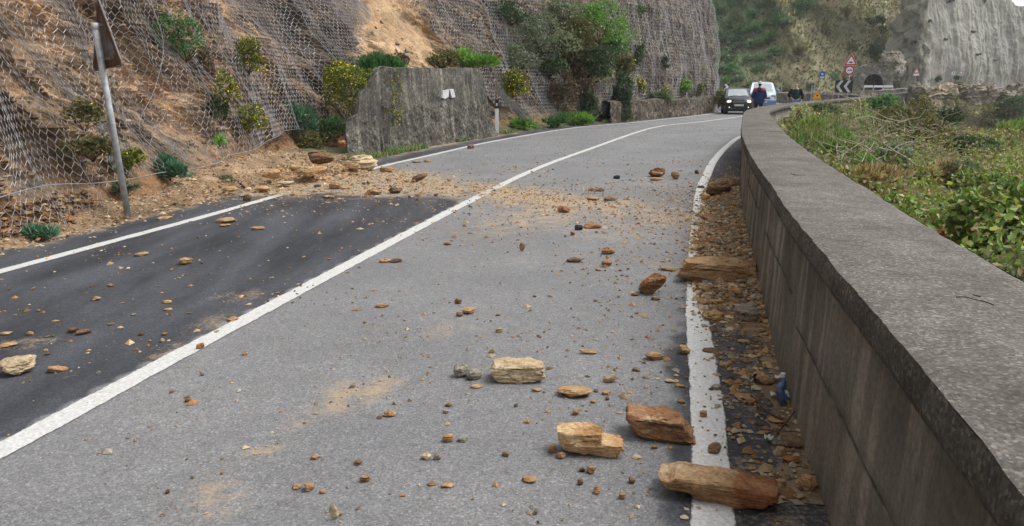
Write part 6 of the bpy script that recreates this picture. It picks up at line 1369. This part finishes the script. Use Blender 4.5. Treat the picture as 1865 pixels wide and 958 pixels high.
# front facing: outer rough outline minus the arch, as a ring of quads with depth
outer = [(-wA - 1.6, -.2), (-wA - 1.5, hA * .9)] + [((wA + 1.3) * math.cos(a), hA * .9 + 1.5 * math.sin(a) * (1.2 if 1.2 < a < 2.4 else .8)) for a in np.linspace(np.pi, 0, 13)[1:-1]] + [(wA + 1.3, hA * .8), (wA + 1.5, -.2)]
n_a = len(arch); V = [(p[0], -.0, p[1]) for p in outer] + [(p[0], -.05, p[1]) for p in arch] + [(p[0], 7, p[1]) for p in arch] + [(p[0], 3., p[1]) for p in outer]
Fq = [(i, i + 1, n_a + i + 1, n_a + i) for i in range(n_a - 1)] + [(n_a + i, n_a + i + 1, 2 * n_a + i + 1, 2 * n_a + i) for i in range(n_a - 1)] + [(i + 1, i, 3 * n_a + i, 3 * n_a + i + 1) for i in range(n_a - 1)]
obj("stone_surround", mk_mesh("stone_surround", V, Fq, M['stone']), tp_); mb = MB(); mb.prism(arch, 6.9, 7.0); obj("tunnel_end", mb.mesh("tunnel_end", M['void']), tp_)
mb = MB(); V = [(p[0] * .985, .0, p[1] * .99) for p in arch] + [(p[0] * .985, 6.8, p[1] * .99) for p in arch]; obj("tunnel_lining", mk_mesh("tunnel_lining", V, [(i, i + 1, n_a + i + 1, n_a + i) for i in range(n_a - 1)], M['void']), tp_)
Yt2 = 104.; b = on_far(1600, Yt2); zz = float(zroad(b[0], b[1])); t = thing("barrier", "low white barrier on the far road below the tunnel portal", "barrier", (b[0], b[1], zz), R(-14)); zt_ = atY(1600, 155.5, Yt2)[2] - zz
for k in range(3): mb = MB(); mb.box((-1.25 + k * 1.25, 0, zt_ - .14), (1.17, .12, .28)); obj("rail", mb.mesh("rail", M['white'], False, .02), t)
mb = MB(); [mb.box((x_, 0, (zt_ - .28) / 2), (.1, .1, max(.1, zt_ - .28))) for x_ in (-1.8, -.6, .6, 1.8)]; obj("legs", mb.mesh("legs", M['offwhite']), t)

# rock outcrops below the far road
def crag(px, py, wpx, hpx, Yd, label, seed, colr=(.36, .31, .24)):
    b = atY(px, py, Yd); k = Yd / F; V_, Fc = rock_verts(seed, wpx * k, wpx * k * .9, hpx * k * 1.15, 5, 1.6, None, (0, .05), 10, 2.6); V_ = V_ + V_ / (np.linalg.norm(V_, axis=1)[:, None] + .1) * (fbm(V_ * 1.1 + seed, 5, seed, .6) * .75)[:, None]
    zc = V_[:, 2:] / (hpx * k); c_ = np.array(colr) * (1 + .5 * fbm(V_ * np.array([.8, .8, 2.5]), 4, seed)[:, None]); gm_ = sstep(.1, .4, fbm(V_ * .7, 3, seed + 3))[:, None]; c_ = c_ * (1 - gm_ * .7) + np.array([.07, .09, .04]) * gm_ * .7
    obj("rock_outcrop", mk_mesh("rock_outcrop", V_, Fc, M['cliff'], False, col=c_), None, (b[0], b[1] + 2, b[2]), (0, 0, .4), label, "rock")
crag(1722, 232, 66, 70, 90, "tan layered rock outcrop standing below the far road", 61)
crag(1632, 152, 60, 52, 111.5, "grey broken rock spur between the tunnel portal and the pale cliff", 66, (.30, .28, .25)); crag(1552, 158, 22, 34, 110.2, "small rock pile on the left shoulder of the tunnel portal", 67, (.24, .21, .17))
crag(1690, 205, 46, 48, 93, "dark grey craggy outcrop at the right end of the retaining wall", 62, (.22, .20, .17))
crag(1798, 196, 66, 40, 97, "pale rock outcrop under the far road, left of the last one", 63, (.34, .31, .26)); crag(1852, 210, 70, 48, 97, "rock outcrop at the right edge under the far road", 64, (.27, .25, .21)); crag(1755, 176, 44, 26, 98, "low rocky knoll under the farthest signs", 65, (.22, .20, .14))

# ------------------------------------------------------------------ cars
def car(name, label, loc, rotz, L, W, H, prof, body, lower, wheels_r=.29, roofcol=None, door_open=False):
    """front at -Y. prof: list of (y, z) of the body top line, glass spans given as ('w', i0, i1)"""
    t = thing(name, label, "car", loc, rotz)
    top, gl = prof; n = len(top); tt = np.linspace(-1, 1, 11); P = np.zeros((n, 11, 3))
    for i, (y, z) in enumerate(top):
        hw = W / 2 * (1.0 if z < H * .62 else 1.0 - .20 * (z - H * .62) / (H * .38)); hw *= .93 + .07 * min(1, (y + L / 2) / .5) if y < 0 else .97
        P[i, :, 0] = tt * hw; P[i, :, 1] = y + (.16 * tt ** 4 if y < -L * .3 else .0) - (.05 * tt ** 2 if y > L * .4 else 0); P[i, :, 2] = z - .035 * tt ** 4
    V = P.reshape(-1, 3).tolist(); Fq = [tuple(int(k) for k in f) for f in grid_faces(n, 11)]
    low = [(top[0][0], .18), (top[-1][0], .22)]; kb = len(V)
    # side skins: from outline down to sill
    for sgn, j in ((-1, 0), (1, 10)):
        st0 = len(V); V += [(P[i, j, 0] if top[i][1] < .62 * H else W / 2 * sgn * .985, P[i, j, 1], min(top[i][1], H * .60)) for i in range(n)]; st1 = len(V); V += [(sgn * W / 2 * .97, P[i, j, 1], .20) for i in range(n)]
        for i in range(n - 1):
            Fq.append((i * 11 + j, (i + 1) * 11 + j, st0 + i + 1, st0 + i)); Fq.append((st0 + i, st0 + i + 1, st1 + i + 1, st1 + i))
    obj("body", mk_mesh("body", V, Fq, M[body], True), t)
    mb = MB(); mb.box((0, 0, .22), (W * .9, L * .92, .12)); obj("underbody", mb.mesh("underbody", M['black']), t)
    for nm, i0, i1, mt, cols_ in gl:
        Q = P[i0:i1 + 1, cols_[0]:cols_[1] + 1].copy(); 
        d_ = np.array([0, -(Q[1:, :, 2] - Q[:-1, :, 2]).mean(), (Q[1:, :, 1] - Q[:-1, :, 1]).mean()]); d_ /= np.linalg.norm(d_) + 1e-9; Q = Q + d_ * .012
        o = obj(nm, mk_mesh(nm, Q.reshape(-1, 3), grid_faces(Q.shape[0], Q.shape[1]), M[mt], True), t)
    # side windows
    ys = [p_[0] for p_ in top if p_[1] > H * .9]; y0, y1 = min(ys), max(ys)
    for sgn in (-1, 1):
        x0, x1 = sgn * W / 2 * .992, sgn * W / 2 * .86; yb, yt = y0 - .45, y0 + .05
        V = [(x0, yb + .1, H * .62), (x0, y1 + .2, H * .62), (x1, y1 - .05, H * .93), (x1, yt + .05, H * .93)]; o = mk_mesh("side_window", V, [(0, 1, 2, 3)], M['darkglass']); obj("side_window", o, t)
    for (wx, wy) in ((-1, -1), (1, -1), (-1, 1), (1, 1)):
        mb = MB(); x_ = wx * (W / 2 - .10); mb.tube([(x_ - .09, 0, 0), (x_ + .095, 0, 0)], wheels_r, 20); wl = obj("wheel", mb.mesh("wheel", M['tyre'], False), t, (0, wy * L * .31, wheels_r)); mb = MB(); mb.tube([(x_ - wx * .05, 0, 0), (x_ + wx * .105, 0, 0)], wheels_r * .6, 14); obj("rim", mb.mesh("rim", M['rim']), wl)
    return t, P
# black hatchback
L, W, H = 3.5, 1.50, 1.48
top = [(-1.75, .20), (-1.77, .42), (-1.74, .62), (-1.66, .80), (-1.35, .93), (-.95, 1.0), (-.90, 1.005), (-.55, 1.22), (-.28, 1.40), (-.10, 1.46), (.4, 1.49), (1.0, 1.46), (1.45, 1.36), (1.62, 1.0), (1.74, .85), (1.75, .45), (1.72, .22)]
cc0 = atY(1358, 156, 43.2)[:2]
ct, P = car("parked_car", "small black hatchback with lit headlights stopped in the oncoming lane with a door open", (cc0[0], cc0[1] + 1.6, 0), R(-17 + 6), L, W, H, (top, [("windscreen", 6, 8, 'glass', (1, 9)), ("rear_window", 12, 13, 'darkglass', (1, 9))]), 'carblack', 'black')
for sgn in (-1, 1):
    mb = MB(); V, Fc = rock_verts(5, .28, .14, .17, 3, 0, None, (0, 0), 0, 2.2); V[:, 2] -= .1; o = obj("headlight", mk_mesh("headlight", V, Fc, M['lamp'], True), ct, (sgn * .54, -1.60, .74), (0, 0, sgn * .35)); mb = MB(); disc(mb, 0, 0, .035, -.03, .03, 14); obj("fog_light", mb.mesh("fog_light", M['lamp']), ct, (sgn * .52, -1.70, .40))
    mb = MB(); V, Fc = rock_verts(6, .22, .12, .15, 2, 0, None, (0, 0), 0, 2.4); obj("wing_mirror", mk_mesh("wing_mirror", V, Fc, M['carblack'], True), ct, (sgn * .86, -.68, .98))
mb = MB(); mb.box((0, -1.79, .52), (.52, .015, .115)); obj("number_plate", mb.mesh("number_plate", M['offwhite'], False, .004), ct)
mb = MB(); mb.box((0, -1.775, .34), (1.0, .03, .13)); g_ = obj("grille", mb.mesh("grille", M['black']), ct); mb = MB(); mb.box((0, -1.765, .70), (.70, .025, .035)); obj("chrome_bar", mb.mesh("chrome_bar", M['chrome']), ct); mb = MB(); mb.box((0, -1.79, .70), (.13, .02, .05)); obj("emblem", mb.mesh("emblem", M['chrome'], False, .006), ct)
mb = MB(); mb.tube([(-.5, -.92, 1.01), (.0, -.86, 1.06)], .008, 5); mb.tube([(.05, -.92, 1.01), (.5, -.86, 1.06)], .008, 5); obj("wipers", mb.mesh("wipers", M['black']), ct)
dr_ = obj("open_door", None, ct, (.74, -.62, 0), (0, 0, R(62))); dr_.empty_display_size = .1
mb = MB(); mb.prism([(0, .28), (0, .95), (0, .95)] and [(0.0, .28), (.0, .97), (1.0, .99), (1.02, .28)], -.03, .03)
m_ = mb.mesh("door_panel", M['carblack'], False, .01); o = obj("door_panel", m_, dr_, (0, 0, 0)); mb = MB(); mb.tube([(.0, 0, .97), (.42, 0, 1.40), (.95, 0, 1.42), (1.0, 0, .99)], .022, 6); obj("window_frame", mb.mesh("window_frame", M['carblack']), dr_); mb = MB(); mb.prism([(.04, .98), (.42, 1.37), (.93, 1.39), (.97, .99)], -.004, .004); obj("door_glass", mb.mesh("door_glass", M['glass']), dr_)
# pale van
L, W, H = 4.2, 1.82, 1.86
top = [(-2.1, .22), (-2.13, .48), (-2.08, .80), (-1.98, .98), (-1.45, 1.12), (-1.05, 1.20), (-1.0, 1.21), (-.60, 1.52), (-.30, 1.74), (-.10, 1.82), (.5, 1.87), (1.4, 1.85), (1.95, 1.76), (2.05, 1.2), (2.1, .9), (2.1, .5), (2.08, .25)]
vc0 = atY(1405, 156, 55.)[:2]
vt, P = car("parked_van", "pale silver blue van standing behind the black hatchback", (vc0[0], vc0[1] + 2, 0), R(-14), L, W, H, (top, [("windscreen", 6, 8, 'glass', (1, 9)), ("rear_window", 12, 13, 'darkglass', (1, 9))]), 'carsilver', 'printblue_refl', .31)
vt['category'] = "van"
for sgn in (-1, 1):
    V, Fc = rock_verts(5, .36, .18, .26, 3, 0, None, (0, 0), 0, 2.2); V[:, 2] -= .1; obj("headlight", mk_mesh("headlight", V, Fc, M['glass'], True), vt, (sgn * .68, -1.93, .86), (0, 0, sgn * .35)); V, Fc = rock_verts(6, .24, .14, .26, 2, 0, None, (0, 0), 0, 2.6); obj("wing_mirror", mk_mesh("wing_mirror", V, Fc, M['printblue_refl'], True), vt, (sgn * 1.05, -.8, 1.12))
mb = MB(); mb.box((0, -2.125, .38), (1.75, .10, .36)); obj("bumper", mb.mesh("bumper", M['printblue_refl'], False, .03), vt); mb = MB(); mb.box((0, -2.185, .45), (.52, .015, .12)); obj("number_plate", mb.mesh("number_plate", M['offwhite']), vt); mb = MB(); mb.box((0, -2.12, .72), (.9, .03, .10)); obj("grille", mb.mesh("grille", M['black']), vt)  # bumper blue is a reflection put into the colour of the pale van

# ------------------------------------------------------------------ people
def skin_mesh(name, joints, edges, radii, mat, sub=2, root=0):
    me = bpy.data.meshes.new(name + "_skel"); me.from_pydata([tuple(float(v) for v in j) for j in joints], edges, []); o = bpy.data.objects.new(name + "_skel", me); COL.objects.link(o)
    md = o.modifiers.new("s", 'SKIN'); sv__ = me.skin_vertices[0].data if me.skin_vertices else None
    if sv__ is None: return None
    for i, r_ in enumerate(radii):
        rr = r_ if isinstance(r_, tuple) else (r_, r_); sv__[i].radius = rr; sv__[i].use_root = (i == root)
    md.use_smooth_shade = True; ms = o.modifiers.new("u", 'SUBSURF'); ms.levels = sub; ms.render_levels = sub
    dg = bpy.context.evaluated_depsgraph_get(); ev = o.evaluated_get(dg); m2 = bpy.data.meshes.new_from_object(ev); m2.name = name
    bpy.data.objects.remove(o); m2.materials.clear(); m2.materials.append(mat); m2.polygons.foreach_set('use_smooth', np.full(len(m2.polygons), True)); return m2
def ensure_skin(me):
    return
def person(label, loc, rotz, hgt, arms, face=True):
    """front at -Y; arms: dict side -> (elbow, wrist)"""
    t = thing("person", label, "person", loc, rotz); k = hgt / 1.75
    J = [(0, 0, .95), (0, 0, 1.12), (0, 0, 1.30), (0, 0, 1.43), (0, -.01, 1.52), (0, -.015, 1.60), (0, -.02, 1.70)]; Rr = [(.155, .11), (.14, .10), (.16, .11), (.11, .08), .052, (.072, .088), (.065, .08)]
    E = [(0, 1), (1, 2), (2, 3), (3, 4), (4, 5), (5, 6)]
    for sgn in (-1, 1):
        b = len(J); J += [(sgn * .10, 0, .88), (sgn * .115, -.02, .50), (sgn * .12, .01, .10), (sgn * .13, -.12, .035)]; Rr += [(.09, .09), (.06, .06), (.042, .042), (.04, .03)]; E += [(0, b), (b, b + 1), (b + 1, b + 2), (b + 2, b + 3)]
        el, wr = arms[sgn]; b = len(J); sh = (sgn * .185, 0, 1.40); J += [sh, el, wr]; Rr += [.055, .042, .03]; E += [(3, b), (b, b + 1), (b + 1, b + 2)]
        d = np.array(wr) - np.array(el); d /= np.linalg.norm(d); side = np.cross(d, [0, 1, 0]); side /= np.linalg.norm(side) + 1e-9
        pc = np.array(wr) + d * .06; J.append(tuple(pc)); Rr.append((.032, .02)); E.append((b + 2, b + 3)); pi_ = b + 3
        for f in range(4):
            o_ = side * (f - 1.5) * .018; ln_ = (.075, .09, .085, .065)[f]; q0 = pc + d * .035 + o_; q1 = q0 + d * ln_ * .6; q2 = q1 + d * ln_ * .35 + np.array([0, -.02, 0]); b2 = len(J); J += [tuple(q0), tuple(q1), tuple(q2)]; Rr += [.0095, .009, .008]; E += [(pi_, b2), (b2, b2 + 1), (b2 + 1, b2 + 2)]
        q0 = pc - d * .02 + np.array([-sgn * .02, -.03, 0]); q1 = q0 + d * .035 + np.array([0, -.015, 0]); b2 = len(J); J += [tuple(q0), tuple(q1)]; Rr += [.011, .009]; E += [(pi_, b2), (b2, b2 + 1)]
    J = [tuple(np.array(j) * k) for j in J]; Rr = [tuple(v * k for v in r_) if isinstance(r_, tuple) else r_ * k for r_ in Rr]
    bm_ = skin_mesh("body", J, E, Rr, M['skin'], 2); o = obj("body", bm_, t)
    return t, J, k
def garment(parent, name, J, E, Rr, mat): 
    m = skin_mesh(name, J, E, Rr, mat, 2); return obj(name, m, parent)
def blob(parent, name, c, d, mat, seed=3, sub=3, box=2.0):
    V, Fc = rock_verts(seed, d[0], d[1], d[2], sub, 0, None, (0, 0), 0, box); V[:, 2] -= (V[:, 2].max() + V[:, 2].min()) / 2; return obj(name, mk_mesh(name, V, Fc, mat, True), parent, c)
# man in white hat, seen from behind
Yp = 39.3; b = atY(1384, 156, Yp)[:2]
arms = {-1: ((-.27, .02, 1.13), (-.29, -.06, .90)), 1: ((.27, .02, 1.13), (.27, -.10, .90))}
pt, J, k = person("person in a long navy jacket with red shoulders and white hat, seen from behind", (b[0], b[1], 0), R(180 - 19), 1.76, arms)
garment(pt, "jacket", [(0, 0, .62), (0, 0, .88), (0, 0, 1.12), (0, 0, 1.30), (0, .01, 1.42), (0, 0, 1.50), (-.21, .0, 1.39), (-.30, .02, 1.13), (-.31, -.06, .95), (.21, .0, 1.39), (.30, .02, 1.13), (.29, -.10, .95)],
        [(0, 1), (1, 2), (2, 3), (3, 4), (4, 5), (4, 6), (6, 7), (7, 8), (4, 9), (9, 10), (10, 11)], [(.31, .22), (.30, .21), (.27, .19), (.25, .17), (.18, .12), .08, .11, .10, .085, .11, .10, .085], M['navy'])
for sgn in (-1, 1): blob(pt, "red_shoulder_panel", (sgn * .165, .075, 1.37), (.22, .24, .22), M['redcloth'], 4)
blob(pt, "hood", (0, .15, 1.40), (.24, .16, .26), M['navy'], 8)
garment(pt, "trousers", [(0, 0, .92), (-.11, 0, .86), (-.12, -.01, .5), (-.13, .01, .10), (.11, 0, .86), (.12, -.01, .5), (.13, .01, .10)], [(0, 1), (1, 2), (2, 3), (0, 4), (4, 5), (5, 6)], [(.16, .12), .115, .09, .075, .115, .09, .075], M['darkcloth'])
for sgn in (-1, 1): blob(pt, "shoe", (sgn * .13, -.06, .045), (.11, .29, .11), M['black'], 3)
ht = blob(pt, "hat", (0, -.01, 1.755), (.21, .24, .16), M['hatcloth'], 2); mb = MB(); mb.tube([(0, 0, -.055), (0, 0, -.035)], [.165, .15], 20); obj("hat_brim", mb.mesh("hat_brim", M['hatcloth']), ht)
blob(pt, "hair", (0, .035, 1.66), (.165, .15, .14), M['rustback'] and M['darkcloth'], 2)
# man in black jacket facing the camera
Yp = 37.2; b = atY(1450.5, 156, Yp)[:2]
arms = {-1: ((-.30, .03, 1.14), (-.17, -.14, 1.02)), 1: ((.30, .04, 1.13), (.29, -.04, .90))}
pt, J, k = person("bald man in open black jacket, dark green shirt and blue jeans behind the parapet", (b[0], b[1], 0), R(-18), 1.74, arms)
garment(pt, "shirt", [(0, 0, .88), (0, 0, 1.10), (0, 0, 1.28), (0, 0, 1.40), (0, 0, 1.46)], [(0, 1), (1, 2), (2, 3), (3, 4)], [(.175, .14), (.18, .14), (.19, .14), (.205, .125), (.12, .09)], M['greencloth'])
garment(pt, "jacket", [(0, .045, .90), (0, .045, 1.12), (0, .04, 1.30), (0, .03, 1.42), (-.20, .01, 1.39), (-.315, .03, 1.14), (-.22, -.11, 1.04), (.20, .01, 1.39), (.315, .04, 1.13), (.305, -.03, .95)],
        [(0, 1), (1, 2), (2, 3), (3, 4), (4, 5), (5, 6), (3, 7), (7, 8), (8, 9)], [(.225, .11), (.225, .11), (.225, .11), (.15, .09), .085, .078, .06, .085, .078, .06], M['darkcloth'])
garment(pt, "jeans", [(0, 0, .93), (-.11, 0, .86), (-.12, -.02, .5), (-.125, .01, .10), (.11, 0, .86), (.12, -.02, .5), (.125, .01, .10)], [(0, 1), (1, 2), (2, 3), (0, 4), (4, 5), (5, 6)], [(.165, .125), .105, .08, .07, .105, .08, .07], M['jeans'])
for sgn in (-1, 1): blob(pt, "shoe", (sgn * .125, -.07, .045), (.11, .29, .11), M['black'], 3)
for sgn in (-1, 1): blob(pt, "ear", (sgn * .082, 0, 1.63), (.025, .04, .07), M['skin'], 3, 2); blob(pt, "eye", (sgn * .032, -.088, 1.645), (.028, .02, .018), M['black'], 3, 2)
blob(pt, "nose", (0, -.105, 1.615), (.03, .04, .055), M['skin'], 3, 2); blob(pt, "mouth", (0, -.092, 1.565), (.055, .02, .014), M['redcloth'], 3, 2); blob(pt, "beard", (0, -.062, 1.545), (.115, .07, .07), M['offwhite'], 3, 2)
print("verts", sum(len(o.data.vertices) for o in bpy.data.objects if o.type == 'MESH'))

# ------------------------------------------------------------------ thin coastal air
mh = bpy.data.materials.new("air"); mh.use_nodes = True; mh.node_tree.nodes.clear(); oh = mh.node_tree.nodes.new("ShaderNodeOutputMaterial"); vh = mh.node_tree.nodes.new("ShaderNodeVolumePrincipled")
vh.inputs['Density'].default_value = .0004; vh.inputs['Color'].default_value = (.93, .95, .97, 1); mh.node_tree.links.new(vh.outputs[0], oh.inputs['Volume'])
mb = MB(); mb.box((0, 0, 20), (10100, 10100, 132)); obj("haze", mb.mesh("haze", mh), kind='stuff', label="thin pale coastal haze over the inlet", cat="haze")
